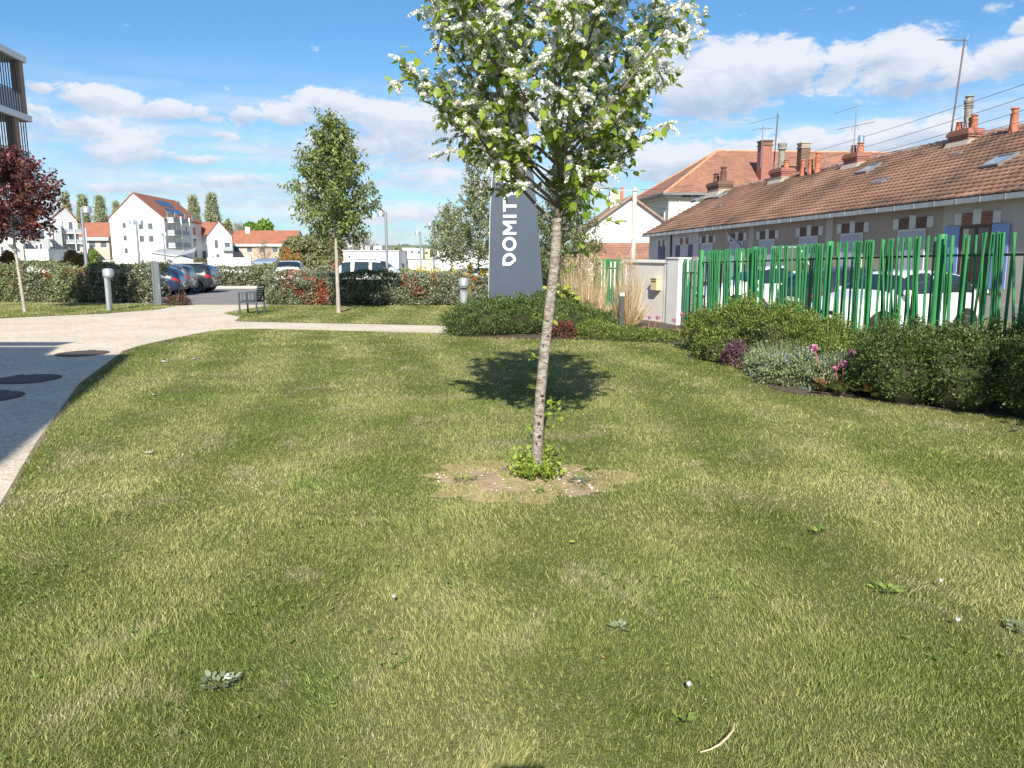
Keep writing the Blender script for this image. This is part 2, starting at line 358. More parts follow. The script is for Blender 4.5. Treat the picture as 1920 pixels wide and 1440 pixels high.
PATH = [(.6, -3.7), (-3.78, 5.45), (-4.69, 7.4), (-6.18, 10.84), (-6.69, 12.39), (-7.15, 13.8), (-7.42, 14.6), (-7.5, 15.4), (-7.46, 16.22), (-7.25, 18.2), (-7.1, 18.6), (-6.75, 18.85), (-6.04, 18.88),
        (-1.23, 17.75), (1.6, 17.1), (1.6, 19.1), (-1.51, 19.72), (-7.35, 20.97), (-7.65, 21.2), (-7.75, 21.7), (-8.0, 22.6), (-8.57, 23.35), (-9.0, 23.98), (-8.9, 25.5), (-8.72, 27.9),
        (-12.2, 27.9), (-12.06, 27.7), (-11.69, 25.58), (-12.51, 23.77), (-14.65, 22.0), (-32, 20.4), (-32, -3.7)]
BED = [(-1.45, 17.9), (-1.35, 17.3), (-.9, 16.95), (-.3, 16.7), (.46, 16.63), (2.15, 16.22), (3.0, 15.9), (3.4, 15.3), (3.42, 14.06), (3.5, 13.2), (3.74, 12.39), (3.5, 11.4), (3.44, 10.62), (3.55, 10.05), (3.74, 9.81),
       (4.35, 9.63), (4.72, 9.02), (5.19, 8.72), (5.7, 8.37), (6.6, 7.9), (8.5, 7.2), (9, 9), (6.9, 9.5), (6.0, 12), (5.3, 16), (4.6, 20), (3.4, 23), (1.2, 23.5), (-.6, 22.4), (-1.4, 19.6)]
BED[7:21] = [(x + .10, y + .13) for x, y in BED[7:21]]
LAWN = [(.6, -3.7)] + PATH[1:14] + [(-1.35, 17.72)] + BED[1:21] + [(12, 6.5), (12, -3.7)]
LAWN_B = [(-9.0, 23.98), (-8.57, 23.35), (-8.0, 22.6), (-7.75, 21.7), (-7.65, 21.2), (-7.35, 20.97), (-1.51, 19.72), (-.6, 19.6), (-.2, 22), (1.0, 23.4), (0.5, 27.4), (-8.72, 27.4), (-8.85, 25.5)]
LAWN_C = [(-32, 20.4), (-14.65, 22.0), (-12.51, 23.77), (-11.69, 25.58), (-12.0, 27.7), (-14, 28.6), (-20, 30.5), (-32, 31)]
sheet('path', PATH, m_gravel, 0.0)
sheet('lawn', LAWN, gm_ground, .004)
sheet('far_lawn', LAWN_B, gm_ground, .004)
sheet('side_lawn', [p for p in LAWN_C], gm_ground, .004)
# planting bed: slightly mounded dark soil
sheet('planting_bed', BED, m_soil, .012)
# narrow strip of bare earth along the path, lawn-edge shadow painted into its colour
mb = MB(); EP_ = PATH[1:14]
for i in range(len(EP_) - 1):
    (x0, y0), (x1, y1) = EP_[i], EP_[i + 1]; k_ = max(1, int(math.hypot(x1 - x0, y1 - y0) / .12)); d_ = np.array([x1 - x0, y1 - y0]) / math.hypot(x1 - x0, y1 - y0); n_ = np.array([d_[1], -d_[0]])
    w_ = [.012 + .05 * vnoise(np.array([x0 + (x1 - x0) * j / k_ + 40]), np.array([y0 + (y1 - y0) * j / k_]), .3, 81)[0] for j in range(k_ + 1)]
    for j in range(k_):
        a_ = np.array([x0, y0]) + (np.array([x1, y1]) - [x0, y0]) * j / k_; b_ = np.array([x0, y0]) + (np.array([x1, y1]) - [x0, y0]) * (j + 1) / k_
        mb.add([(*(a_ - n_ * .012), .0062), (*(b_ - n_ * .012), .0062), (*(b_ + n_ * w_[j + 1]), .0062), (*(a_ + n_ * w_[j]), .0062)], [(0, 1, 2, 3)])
struct('path_edge', mb, mat('edge_earth_shade', (.10, .075, .05), .95, (.22, .165, .11), 9))
# parking lot
LOT = [(-46, 28.1), (-12.2, 27.95), (-8.6, 27.95), (14, 28.0), (14, 52.3), (-46, 52.3)]
sheet('parking_lot', LOT, m_tar, .003)
k = MB(); zk = gz(52.4)
k.box(-46, 14, 52.3, 52.6, zk - .1, zk + .17); struct('kerb', k, m_conc)
sheet('verge', [(-46, 52.62), (14, 52.62), (14, 54.9), (-46, 54.9)], m_earth, .03)
def line(x0, y0, x1, y1, w=.1):
    d = np.array([x1 - x0, y1 - y0]); d = d / np.linalg.norm(d); n = np.array([-d[1], d[0]]) * w / 2
    return [(x0 + n[0], y0 + n[1]), (x1 + n[0], y1 + n[1]), (x1 - n[0], y1 - n[1]), (x0 - n[0], y0 - n[1])]
for y in (35.4, 37.9, 40.4, 42.9, 45.4):
    o = sheet('parking_line', line(-21.0, y - .45, -15.4, y + .05), m_white, .007)
# tree pit: bare sandy soil with stones
th = np.linspace(0, 2 * pi, 60, endpoint=False)
rr = 1 + .13 * np.sin(3 * th + 1) + .08 * np.sin(7 * th) + .06 * np.sin(13 * th + 2) + .05 * R.randn(60)
PIT = [(.10 + .84 * r * cos(t), 6.12 + .56 * r * sin(t)) for r, t in zip(rr, th)]
m_sand = mat('sandy_soil', (.46, .33, .215), .95, (.26, .20, .11), 6, bump=.9, bscale=30)
sheet('bare_soil', PIT, m_sand, .0065)
n = 260; a = R.rand(n) * 2 * pi; q = np.sqrt(R.rand(n)) * 1.0
SP = np.stack([.16 + .84 * q * np.cos(a), 6.12 + .52 * q * np.sin(a), np.full(n, .012)], 1)
STONE = (np.array([(-.5, -.4, 0), (.5, -.5, 0), (.55, .4, 0), (-.4, .5, 0), (-.3, -.25, .4), (.3, -.3, .45), (.3, .25, .38), (-.25, .3, .4)]),
         [np.array([(0, 1, 5, 4), (1, 2, 6, 5), (2, 3, 7, 6), (3, 0, 4, 7), (4, 5, 6, 7)])])
yd = rdir(n); yd[:, 2] *= .1
inst('gravel_stones', STONE, SP, yd, np.tile([0, 0, 1.], (n, 1)), .005 + .024 * R.rand(n) ** 3, leafmat('stone_pale', (.36, .28, .20), (.66, .59, .50), 0, rough=.8))
meta(bpy.data.objects['gravel_stones'], 'pale loose stones scattered on the bare soil around the blossom tree', 'stones', kind='stuff')

# ------------------------------------------------------------------ grass blades
bands = [(2.1, 3.5, 15000, .0026, .0215), (3.5, 5, 10500, .0033, .0215), (5, 7, 6200, .0046, .022), (7, 10, 3500, .0064, .023), (10, 14, 1600, .0085, .024), (14, 18.9, 900, .012, .025), (18.9, 30, 400, .017, .028)]
VV = []; FT = []; FQ = []; RN = []; base = 0
for (a, b, dn, w, h) in bands:
    xw = .70 * b + 1.7; n = int(dn * (b - a) * 2 * xw)
    x = (R.rand(n) * 2 - 1) * xw; y = a + R.rand(n) * (b - a)
    keep = (np.abs(x) < .70 * y + 1.7) & (inside(x, y, LAWN) | inside(x, y, LAWN_B) | inside(x, y, LAWN_C))
    pit = ((x - .10) / .78) ** 2 + ((y - 6.12) / .5) ** 2
    bare = (pit < 1.3) & (vnoise(x, y, .16, 5) * .6 + vnoise(x, y, .06, 6) * .4 < .56 - .40 * np.clip((pit - .40) / .8, 0, 1))
    edge = R.rand(n) < .0
    keep &= ~bare & ~edge
    x = x[keep]; y = y[keep]; n = len(x); pit = pit[keep]
    # clumps and worn places change the length
    hh = h * (.55 + .8 * R.rand(n)) * (.72 + .6 * vnoise(x, y, .35, 2)) * (1 + .9 * (vnoise(x, y, .22, 9) > .83)); hh = np.where(pit < 1.1, hh * .9, hh)
    az_ = R.rand(n) * 2 * pi; lean = (.25 + .95 * R.rand(n)); comb_ = (vnoise(x, y, .5, 3) - .5) * 1.1
    dx = np.cos(az_) * lean + comb_; dy = np.sin(az_) * lean + (vnoise(x, y, .6, 4) - .5) * 1.0
    bnd = np.sin(3.9 * (x + .12 * y + .45 * np.sin(.4 * y + .6))); dy = dy + .25 * np.sign(bnd) * np.abs(bnd) ** .5
    sx = -np.sin(az_ + R.randn(n)) * w / 2; fc = np.cos(az_ + R.randn(n)) * w / 2
    z0 = np.array([gz(v) for v in y]) if a > 18 else 0 * y
    z0 = z0 + .002 + .004 * (pit < 1.3)
    p0 = np.stack([x - sx, y - fc, z0], 1); p1 = np.stack([x + sx, y + fc, z0], 1)
    tip = np.stack([x + dx * hh, y + dy * hh, z0 + hh * .95], 1)
    rn = R.rand(n)
    if b <= 7:
        mid = np.stack([x + dx * hh * .38, y + dy * hh * .38, z0 + hh * .62], 1); o = np.stack([sx, fc, 0 * sx], 1) * .8
        V = np.stack([p0, p1, mid + o, mid - o, tip], 1).reshape(-1, 3); k = 5
        i = np.arange(n)[:, None] * 5 + base; FQ.append(i + np.array([0, 1, 2, 3])); FT.append(i + np.array([3, 2, 4]))
    else:
        V = np.stack([p0, p1, tip], 1).reshape(-1, 3); k = 3
        FT.append(np.arange(n)[:, None] * 3 + base + np.array([0, 1, 2]))
    VV.append(V); RN.append(np.repeat(rn, k)); base += n * k
o = fastmesh('grass', np.concatenate(VV), [np.concatenate(FQ), np.concatenate(FT)], gm_blade, rnd=np.concatenate(RN))
meta(o, 'short mown lawn grass with green and straw coloured blades', 'grass', kind='stuff')
# ------------------------------------------------------------------ vegetation builders
m_bark = mat('cherry_bark', (.20, .155, .13), .85, (.37, .34, .30), 16, bump=.7, bscale=40, stretch=(1, 1, 2.6), lo=.42, hi=.6)
m_bark_dark = mat('dark_bark', (.13, .10, .08), .9, (.22, .18, .15), 14, bump=.5)
m_bark_grey = mat('grey_bark', (.30, .255, .215), .9, (.42, .38, .33), 12, bump=.5, stretch=(1, 1, .4))
def env_fn(tab):
    zs = [a for a, b in tab]; rs = [b for a, b in tab]
    return lambda z: np.interp(z, zs, rs, left=0, right=0)
def curve(p, d, L, up, n=6, wob=.08):
    pts = [np.array(p, float)]; d = np.array(d, float)
    for i in range(n):
        d = d + np.array([0, 0, up / n]) + R.normal(size=3) * wob; d /= np.linalg.norm(d); pts.append(pts[-1] + d * L / n)
    return pts
def grow(top, env, limbs, zrange, elev, ntw, twl, lead=None, r0=.02, up=.5, spread=.9, tstart=.3, center=(0, 0), r1=.004, nt=5):
    """top: trunk-top point. Returns branch tubes and twig polylines."""
    tubes = []; twigs = []
    if lead is not None: tubes.append((lead, [r0 * 1.5 * (1 - .85 * i / (len(lead) - 1)) for i in range(len(lead))]))
    for i in range(limbs):
        f = i / max(limbs - 1, 1); z = zrange[0] + (zrange[1] - zrange[0]) * f ** 1.1
        if lead is not None:
            lz = [q[2] for q in lead]; p = np.array([np.interp(z, lz, [q[0] for q in lead]), np.interp(z, lz, [q[1] for q in lead]), z])
        else: p = np.array(top)
        a = i * 2.39996 + R.rand() * .5; e = elev[0] + (elev[1] - elev[0]) * f + R.randn() * .07
        d = np.array([cos(a) * cos(e), sin(a) * cos(e), sin(e)])
        t = .15
        while t < 6:
            q = p + d * t + np.array([0, 0, up * t * t * .08])
            if math.hypot(q[0] - center[0], q[1] - center[1]) > env(q[2]): break
            t += .05
        L = t * (.86 + .2 * R.rand())
        if L < .12: continue
        pts = curve(p, d, L, up, 7, .05)
        rr = r0 * (1 - .45 * f) * min(1, L / 1.2 + .25); tubes.append((pts, [rr * (1 - .82 * k / 7) + r1 * .6 for k in range(8)]))
        n = max(2, int(ntw * L / 1.5 * (.8 + .4 * R.rand())))
        for j in range(n):
            u = tstart + (1 - tstart) * (j + R.rand()) / n; s = min(u * 7, 6.999); k = int(s); q = pts[k] + (pts[k + 1] - pts[k]) * (s - k)
            bd = unit(pts[k + 1] - pts[k]); td = unit(bd * .6 + rdir(1)[0] * spread + np.array([0, 0, .12]))
            tw = curve(q, td, twl * (.5 + .7 * R.rand()) * (1 - .3 * u), .25, nt, .10); twigs.append(tw)
    return tubes, twigs
def along(twigs, per, t0=.1):
    P_, D_ = [], []
    for tw in twigs:
        tw = np.array(tw); n = len(tw) - 1
        u = t0 + (1 - t0) * (np.arange(per) + R.rand(per)) / per; s = np.minimum(u * n, n - 1e-3); k = s.astype(int)
        P_.append(tw[k] + (tw[k + 1] - tw[k]) * (s - k)[:, None]); D_.append(unit(tw[k + 1] - tw[k]))
    return np.concatenate(P_), np.concatenate(D_)
def tubes_mesh(name, tubes, m, parent, n=6, extra=None, en=4):
    mb = MB()
    for pts, r in tubes: mb.tube(pts, r, n, caps=False)
    for tw in (extra or []): mb.tube(tw, [.0035 * (1 - .6 * i / len(tw)) for i in range(len(tw))], 3, caps=False)
    return mb.build(name, m, parent, smooth=True)
def leaves_on(name, twigs, per, size, m, parent, tmpl=DIAM, droop=.2, width=1., jit=.03, t0=.1, out=.7, bias=0., grad=None):
    p, d = along(twigs, per, t0); n = len(p)
    y = unit(d * .5 + rdir(n) * out + np.array([0, 0, -droop])); p = p + R.normal(size=(n, 3)) * jit
    zh = unit(rdir(n) * .7 + np.array([0, 0, 1.]))
    s = size * (.6 + .6 * R.rand(n))
    return inst(name, tmpl, p, y, zh, s, m, parent, rnd=np.clip(R.rand(n) + bias, 0, 1), width=width)
# ---- the blossom tree in front --------------------------------------------------
TB = (.20, 6.21, 0)
bt = thing('blossom_tree', 'young bird cherry in full white blossom with thin speckled trunk, standing alone on the lawn', 'tree', TB)
L_ = lambda p: (p[0] - TB[0], p[1] - TB[1], p[2])
trunk = [L_(p) for p in [(.20, 6.21, -.05), (.20, 6.21, .06), (.214, 6.21, .35), (.232, 6.205, .7), (.262, 6.2, 1.05), (.30, 6.2, 1.4), (.338, 6.2, 1.75), (.352, 6.2, 1.95), (.36, 6.2, 2.12)]]
lead = [L_(p) for p in [(.36, 6.2, 2.1), (.385, 6.2, 2.5), (.37, 6.22, 3.0), (.36, 6.18, 3.6), (.33, 6.2, 4.2), (.30, 6.2, 4.9), (.3, 6.2, 5.6)]]
mb = MB(); mb.tube(trunk, [.060, .050, .044, .043, .042, .041, .040, .041, .036], 14)
for (z, a, r) in [(1.32, -1.7, .012), (.98, -1.2, .013), (.72, -1.35, .012), (.55, -1.9, .012), (1.55, -1.5, .009), (.42, -1.1, .011)]:
    x = np.interp(z, [p[2] for p in trunk], [p[0] for p in trunk]); q = np.array([x + .040 * cos(a), -.005 + .040 * sin(a), z]); dd = np.array([cos(a), sin(a), .35])
    mb.tube([q - dd * .01, q + dd * .014], [r * 1.3, r], 8)
mb.build('trunk', m_bark, bt, smooth=True)
# dark pruning scars on the bark
for (z, a, w, h) in [(1.315, -1.75, .017, .012), (1.19, -1.3, .012, .009), (1.11, -1.9, .007, .013), (.70, -1.25, .015, .011), (.66, -1.1, .009, .016), (.53, -1.3, .010, .012), (.47, -1.55, .011, .014), (.36, -1.3, .017, .016), (.3, -1.8, .009, .012)]:
    x = np.interp(z, [p[2] for p in trunk], [p[0] for p in trunk]); c_ = np.array([x, -.006, z]); ux = np.array([-sin(a), cos(a), 0]); nn = np.array([cos(a), sin(a), 0])
    pts = [c_ + nn * (.0455 - .25 * (w * cos(t)) ** 2 / .04) + ux * w * cos(t) + np.array([0, 0, h * sin(t)]) for t in np.linspace(0, 2 * pi, 9)[:-1]]
    MB().add([c_ + nn * .0475] + pts, [(0, i + 1, (i + 1) % 8 + 1) for i in range(8)]).build('pruning_scar', mat('scar', (.035, .028, .026), .95), bt)
envB = env_fn([(1.95, .08), (2.1, .28), (2.35, .52), (2.6, .78), (2.9, .96), (3.3, 1.14), (3.7, 1.20), (4.3, 1.18), (4.9, 1.05), (5.5, .6), (5.95, .05)])
cx, cy = .01, 0
tb, tw = grow(lead[0], envB, 47, (2.02, 4.9), (.55, .95), 24, .42, lead=lead, r0=.014, up=.35, tstart=.22, center=(cx, cy), spread=.85)
tb2, tw2 = grow(lead[0], lambda z: .52, 5, (2.02, 2.15), (.05, .35), 10, .25, lead=lead, r0=.009, up=.1, tstart=.3, center=(cx, cy), spread=.8)
tb3, tw3 = grow(lead[0], envB, 16, (2.04, 2.7), (.35, .75), 22, .34, lead=lead, r0=.009, up=.25, tstart=.3, center=(cx, cy), spread=.9)
tb += tb2 + tb3; tw += tw2[:34] + tw3
low = lambda t: any(q[2] < 2.30 and q[0] < .06 for q in t)
tb = [t for t in tb if t[0] is lead or not low([q for q in t[0][2:] if q[0] < .02])]
tw = [t for t in tw if not low(t)]
tubes_mesh('branches', tb, m_bark_dark, bt, 6, tw)
m_leafB = leafmat('cherry_leaf', (.12, .20, .025), (.56, .64, .12), .55, c=(.30, .42, .055), rough=.38, spec=.5)
p, d = along(tw, 7, .08); n = len(p)
y = unit(d * .5 + rdir(n) * .75 + np.array([0, 0, -.35])); zh = unit(rdir(n) * .55 + np.array([0, -.35, 1.]))
inst('foliage', LEAF, p + y * .012, y, zh, (.056 + .042 * R.rand(n)), m_leafB, bt, width=1.0, rnd=np.clip(R.beta(1.5, 2.2, n), 0, 1))
# racemes: little spikes packed with five-petalled flowers
sel = [t for t in tw if R.rand() < np.clip((t[-1][2] - 1.9) * .7, .35, 1.0)]
p, d = along(sel, 3, .35); n = len(p); rd = unit(d * .5 + rdir(n) * .75 + np.array([0, -.1, .15])); Lr = .07 + .065 * R.rand(n); K = 32
u = (np.arange(K)[None] + .5 + .6 * R.rand(n, K)) / K; ang = np.arange(K)[None] * 2.4 + R.rand(n, 1) * 6
a1 = unit(np.cross(rd, np.array([.3, .2, 1.]))); a2 = np.cross(rd, a1); rad = .0155 * (1 - .55 * u ** 2)
rad3 = rad[..., None] * (np.cos(ang)[..., None] * a1[:, None] + np.sin(ang)[..., None] * a2[:, None])
sag = np.stack([0 * u, 0 * u, -.25 * (u * Lr[:, None]) ** 2 / .1], -1)
fp = p[:, None] + rd[:, None] * (u * Lr[:, None])[..., None] + rad3 + sag
nn = unit(rad3.reshape(-1, 3) + R.normal(size=(n * K, 3)) * .006); yy = unit(np.cross(nn, rdir(n * K)))
m_pet = leafmat('blossom_petal', (.62, .64, .52), (.90, .90, .86), .3, rough=.6, c=(.80, .80, .74), spec=.2)
inst('blossom', PETAL, fp.reshape(-1, 3), yy, nn, (.0115 + .006 * R.rand(n * K)), m_pet, bt, rnd=R.rand(n * K))
# suckers round the foot and up the trunk
stw = []
for i in range(70):
    a = R.rand() * 2 * pi; r = .02 + .13 * R.rand(); q = np.array([.03 + r * cos(a), r * sin(a) - .02, .0]); stw.append(curve(q, unit(np.array([cos(a) * .5, sin(a) * .5, 1.])), .10 + .22 * R.rand(), .1, 4, .15))
for z, a, l in [(.42, .2, .18), (.5, -.4, .16), (.6, .3, .12), (.75, 3.0, .07), (1.0, 3.3, .08), (1.3, 3.0, .12), (1.32, .1, .09), (.55, -.2, .2), (1.9, .2, .1), (.38, 3.2, .14), (1.62, .1, .22)]:
    x = np.interp(z, [p_[2] for p_ in trunk], [p_[0] for p_ in trunk]); stw.append(curve((x + .03 * cos(a), 0, z), (cos(a), -.3, .5), l, .2, 4, .1))
sp_ = MB()
for t in stw: sp_.tube(t, [.0035, .003, .003, .002, .0015], 3, caps=False)
sk = sp_.build('suckers', mat('green_stem', (.16, .20, .07), .7), bt)
leaves_on('sucker_leaves', stw, 9, .050, m_leafB, sk, LEAF, droop=-.05, jit=.012, t0=.15, bias=.15)

# ---- generic trees ---------------------------------------------------------------
def tree(name, label, px, py, trunk_h, tab, m_leaf, m_wood, limbs=30, ntw=14, twl=.5, per=10, lsize=.09, elev=(.35, .9), tr=.06, d=None, droop=.25, lean=(0, 0), group=None,
         leadtop=.93, tmpl=DIAM, width=.9, tstart=.2, jit=.05, zr=None, spread=.9, base=None, bl=None, bias=0.):
    if base is None: base = G(px, py)
    if d is not None: a, Y, Z = ray(px, py); base = (a * d / Y, d)
    g0 = gz(base[1]); o = thing(name, label, 'tree', (base[0], base[1], g0), group=group)
    H = tab[-1][0]; lx, ly = lean
    def ctr(z): return np.array([lx * z / H, ly * z / H, z])
    tpts = [ctr(z) for z in np.linspace(-.05, trunk_h, 6)]
    mb = MB(); mb.tube(tpts, [tr * 1.25, tr, tr * .95, tr * .9, tr * .85, tr * .8], 10); mb.build('trunk', m_wood, o, smooth=True)
    lead = [ctr(z) + np.array([R.randn() * .03, R.randn() * .03, 0]) for z in np.linspace(trunk_h * .98, H * leadtop, 7)]; lead[0] = ctr(trunk_h * .98)
    env = env_fn(tab); tb, tw = grow(lead[0], env, limbs, zr or (trunk_h, H * .85), elev, ntw, twl, lead=lead, r0=tr * .45, up=.4, tstart=tstart, spread=spread, center=(lx * .6, ly * .6))
    tubes_mesh('branches', tb, m_wood, o, 5, tw)
    leaves_on('foliage', tw, per, lsize, m_leaf, o, tmpl, droop=droop, width=width, jit=jit, bias=bias)
    if bl: leaves_on('blossom', tw, bl[0], bl[1], m_pet, o, PETAL, jit=.07)
    return o
m_horn = leafmat('hornbeam_leaf', (.07, .12, .025), (.42, .47, .17), .35, c=(.18, .25, .06))
tree('hornbeam_tree', 'egg shaped green tree with pale slender trunk standing on the lawn behind the path', 'tree', 0, 1.9,
     [(2.3, .3), (2.45, 1.0), (2.8, 1.2), (3.3, 1.4), (4.0, 1.38), (4.8, 1.12), (5.5, .75), (6.2, .3), (6.45, .05)], m_horn, m_bark_grey, 46, 20, .45, 17, .125, (.12, .95), .062, zr=(2.25, 5.9), base=G(635, 587), droop=.55, width=.85, tstart=.15) if False else None
tree('hornbeam_tree', 'egg shaped green tree with pale slender trunk standing on the lawn behind the path', 635, 587, 2.3,
     [(2.3, .45), (2.45, 1.15), (2.8, 1.4), (3.3, 1.46), (3.9, 1.38), (4.6, 1.0), (5.2, .68), (5.7, .36), (5.95, .05)], m_horn, m_bark_grey, 62, 25, .44, 13, .135, (.10, .95), .062, zr=(2.3, 5.5), droop=.6, width=.85, tstart=.12)
m_maple = leafmat('red_maple_leaf', (.055, .022, .024), (.34, .12, .10), .3, c=(.14, .05, .048), rough=.5)
tree('red_maple_tree', 'small purple red leaved maple with thin leaning trunk beside the left hedge', 47, 585, 2.2,
     [(2.25, .35), (2.45, .95), (2.9, 1.3), (3.4, 1.6), (3.8, 1.6), (4.2, 1.25), (4.6, .8), (5.0, .2)], m_maple, m_bark_grey, 44, 22, .5, 13, .12, (.15, .8), .05, lean=(-.25, 0), droop=.15, width=1.5, zr=(2.25, 4.5))
m_pear = leafmat('pear_leaf', (.085, .125, .035), (.46, .46, .25), .3, c=(.20, .255, .085))
tree('pear_tree', 'loose olive green tree with tall thin top shoots directly left of the grey sign', 897, 505, 1.3,
     [(1.35, .5), (1.7, 1.35), (2.4, 1.6), (3.2, 1.3), (3.9, .75), (4.6, .4), (5.5, .25), (6.3, .12)], m_pear, m_bark_dark, 46, 22, .5, 12, .12, (.25, 1.1), .05, d=30, zr=(1.4, 5.2), droop=.05, bl=(1, .06))
tree('pear_tree', 'lower rounded olive green tree at the left of the pair beside the grey sign', 846, 505, 1.3,
     [(1.35, .4), (1.7, 1.0), (2.3, 1.15), (3.0, .8), (3.7, .4), (4.1, .1)], m_pear, m_bark_dark, 34, 18, .45, 12, .12, (.2, 1.0), .045, d=33, zr=(1.4, 3.4), droop=.05, bl=(1, .06))
m_pear2 = leafmat('dense_leaf', (.06, .095, .025), (.34, .38, .16), .3, c=(.14, .19, .05))
tree('dense_green_tree', 'dense mid green tree rising directly behind the right edge of the grey sign', 1052, 560, .5,
     [(.3, .5), (.7, 1.3), (1.5, 1.6), (2.6, 1.4), (3.4, .9), (4.1, .4), (4.6, .1)], m_pear2, m_bark_dark, 52, 24, .5, 12, .11, (.1, 1.0), .06, d=26, zr=(.5, 4.0), droop=.1)
# a second young tree stands to the right of the photographer, outside the frame: its shade falls on the right-hand shrubs
tree('shade_tree', 'leafy young tree standing right of the lawn beside the fence', 0, 0, 1.9,
     [(1.9, .5), (2.3, 1.1), (3.0, 1.5), (3.8, 1.5), (4.6, 1.0), (5.2, .2)], m_horn, m_bark_grey, 44, 22, .5, 13, .12, (.2, .9), .05, base=(6.6, 4.2), droop=.3, bl=(2, .05))

def shell(ell, n, thick=.35, zmin=.02, seed=1, bump=.18, front=True):
    """points in the outer shell of a union of ellipsoids (cx,cy,cz,rx,ry,rz), outward normals"""
    vol = np.array([e[3] * e[5] + e[4] * e[5] + e[3] * e[4] for e in ell]); pr = vol / vol.sum(); out = []; nor = []; tot = 0
    while tot < n:
        k = R.choice(len(ell), size=n, p=pr); e = np.array(ell)[k]; dd = rdir(n); dd[:, 2] = np.where(dd[:, 2] < -.35, -dd[:, 2], dd[:, 2])
        r = 1 - thick * R.rand(n) ** 1.8
        bz = 1 + bump * (vnoise(dd[:, 0] * 3 + e[:, 0] * 7 + 20, dd[:, 2] * 3 + dd[:, 1] * 2 + 20, .55, seed) - .5) * 2 + bump * .6 * (vnoise(dd[:, 0] * 9 + 40 + e[:, 1], dd[:, 2] * 9 + dd[:, 1] * 5 + 40, .6, seed + 3) - .5) * 2
        q = e[:, :3] + dd * e[:, 3:] * (r * bz)[:, None]
        ok = q[:, 2] > zmin
        for j in range(len(ell)):
            c_ = np.array(ell[j]); w = ((q - c_[:3]) / c_[3:]); ok &= (k == j) | ((w ** 2).sum(1) > .62)
        q = q[ok]; out.append(q); nor.append(unit(dd[ok] / e[ok, 3:])); tot += len(q)
    return np.concatenate(out)[:n], np.concatenate(nor)[:n]
def shrub(name, label, ell, n, size, m, base, group=None, cat='shrub', up=.5, width=.9, thick=.35, stems=14, seed=1, m_stem=None, bump=.30, core=True, sprig=0, tmpl=DIAM):
    g0 = gz(base[1]); o = thing(name, label, cat, (base[0], base[1], g0), group=group)
    le = [(e[0] - base[0], e[1] - base[1], e[2] - 0, e[3], e[4], e[5]) for e in ell]
    p, nr = shell(le, n, thick, seed=seed, bump=bump)
    y = unit(nr * .7 + rdir(n) * .8 + np.array([0, 0, up])); zh = unit(nr + rdir(n) * .6)
    inst('foliage', tmpl, p, y, zh, size * (.6 + .7 * R.rand(n)), m, o, width=width)
    mb = MB()
    for i in range(stems):
        e = le[i % len(le)]; q = np.array([e[0] + R.randn() * e[3] * .2, e[1] + R.randn() * e[4] * .2, 0]); t = unit(rdir(1)[0] * .8 + np.array([0, 0, 1.])); 
        mb.tube(curve(q, t, e[2] + e[5] * .95, .1, 5, .12), [.012, .010, .008, .006, .005, .004], 4, caps=False)
    if sprig:
        for i in range(sprig):
            k_ = R.randint(len(p)); q = p[k_]; t = unit(nr[k_] + np.array([0, 0, 1.2])); mb.tube([q, q + t * .06, q + t * .13], [.003, .002, .001], 3, caps=False)
    mb.build('stems', m_stem or m_bark_dark, o)
    k_ = R.randint(len(p), size=int(14 + n / 450)); stray = [curve(p[i], unit(nr[i] * .6 + rdir(1)[0] * .45 + np.array([0, 0, 1.])), size * (2.2 + 3.5 * R.rand()), .1, 3, .12) for i in k_ if p[i][2] > .2]
    if stray: leaves_on('stray_shoots', stray, 9, size, m, o, droop=-.1, jit=size * .15, t0=.0)['kind'] = 'stuff'
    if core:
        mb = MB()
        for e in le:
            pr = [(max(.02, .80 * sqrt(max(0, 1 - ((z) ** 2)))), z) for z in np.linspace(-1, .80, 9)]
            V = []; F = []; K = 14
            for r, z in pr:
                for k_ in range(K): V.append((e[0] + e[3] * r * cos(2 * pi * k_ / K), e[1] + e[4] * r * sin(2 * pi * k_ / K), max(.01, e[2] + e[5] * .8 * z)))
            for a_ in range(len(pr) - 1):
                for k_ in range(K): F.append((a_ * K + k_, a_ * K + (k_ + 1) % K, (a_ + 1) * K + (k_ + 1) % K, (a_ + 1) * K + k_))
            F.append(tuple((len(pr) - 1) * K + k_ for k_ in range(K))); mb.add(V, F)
        mb.build('shaded_twig_core', mat('shaded_twig_core', (.030, .032, .014), .95, (.055, .06, .02), 25, bump=.8), o)  # solid twig core, shade inside the foliage painted in as near-black
    return o
m_spirea = leafmat('spirea_leaf', (.060, .095, .016), (.30, .36, .085), .28, c=(.135, .185, .035))
m_dark = leafmat('dark_shrub_leaf', (.030, .060, .014), (.17, .23, .06), .2, c=(.075, .125, .028))
shrub('round_shrub', 'wide low green shrub in front of the grey sign, left of the blossom trunk', [(-.55, 17.9, .25, .95, .95, .52), (.25, 18.1, .30, .9, .9, .56), (-1.0, 17.7, .15, .55, .6, .42)], 26000, .045, m_dark, (-.3, 17.9), seed=3, stems=20)
shrub('round_shrub', 'green shrub right of the blossom tree trunk, joined to the wider one before the sign', [(1.25, 17.9, .2, .8, .85, .52), (1.9, 17.8, .1, .6, .7, .42)], 15000, .045, m_dark, (1.5, 17.9), seed=5)
shrub('round_shrub', 'yellow green mounded shrub left of the blue flower patch, against the green fence', [(4.05, 13.7, .42, .55, .65, .62), (4.55, 12.9, .38, .6, .7, .60), (3.75, 14.5, .28, .5, .6, .5), (3.62, 13.3, .15, .42, .5, .42)], 30000, .040, m_spirea, (4.1, 13.7), seed=7, stems=20)
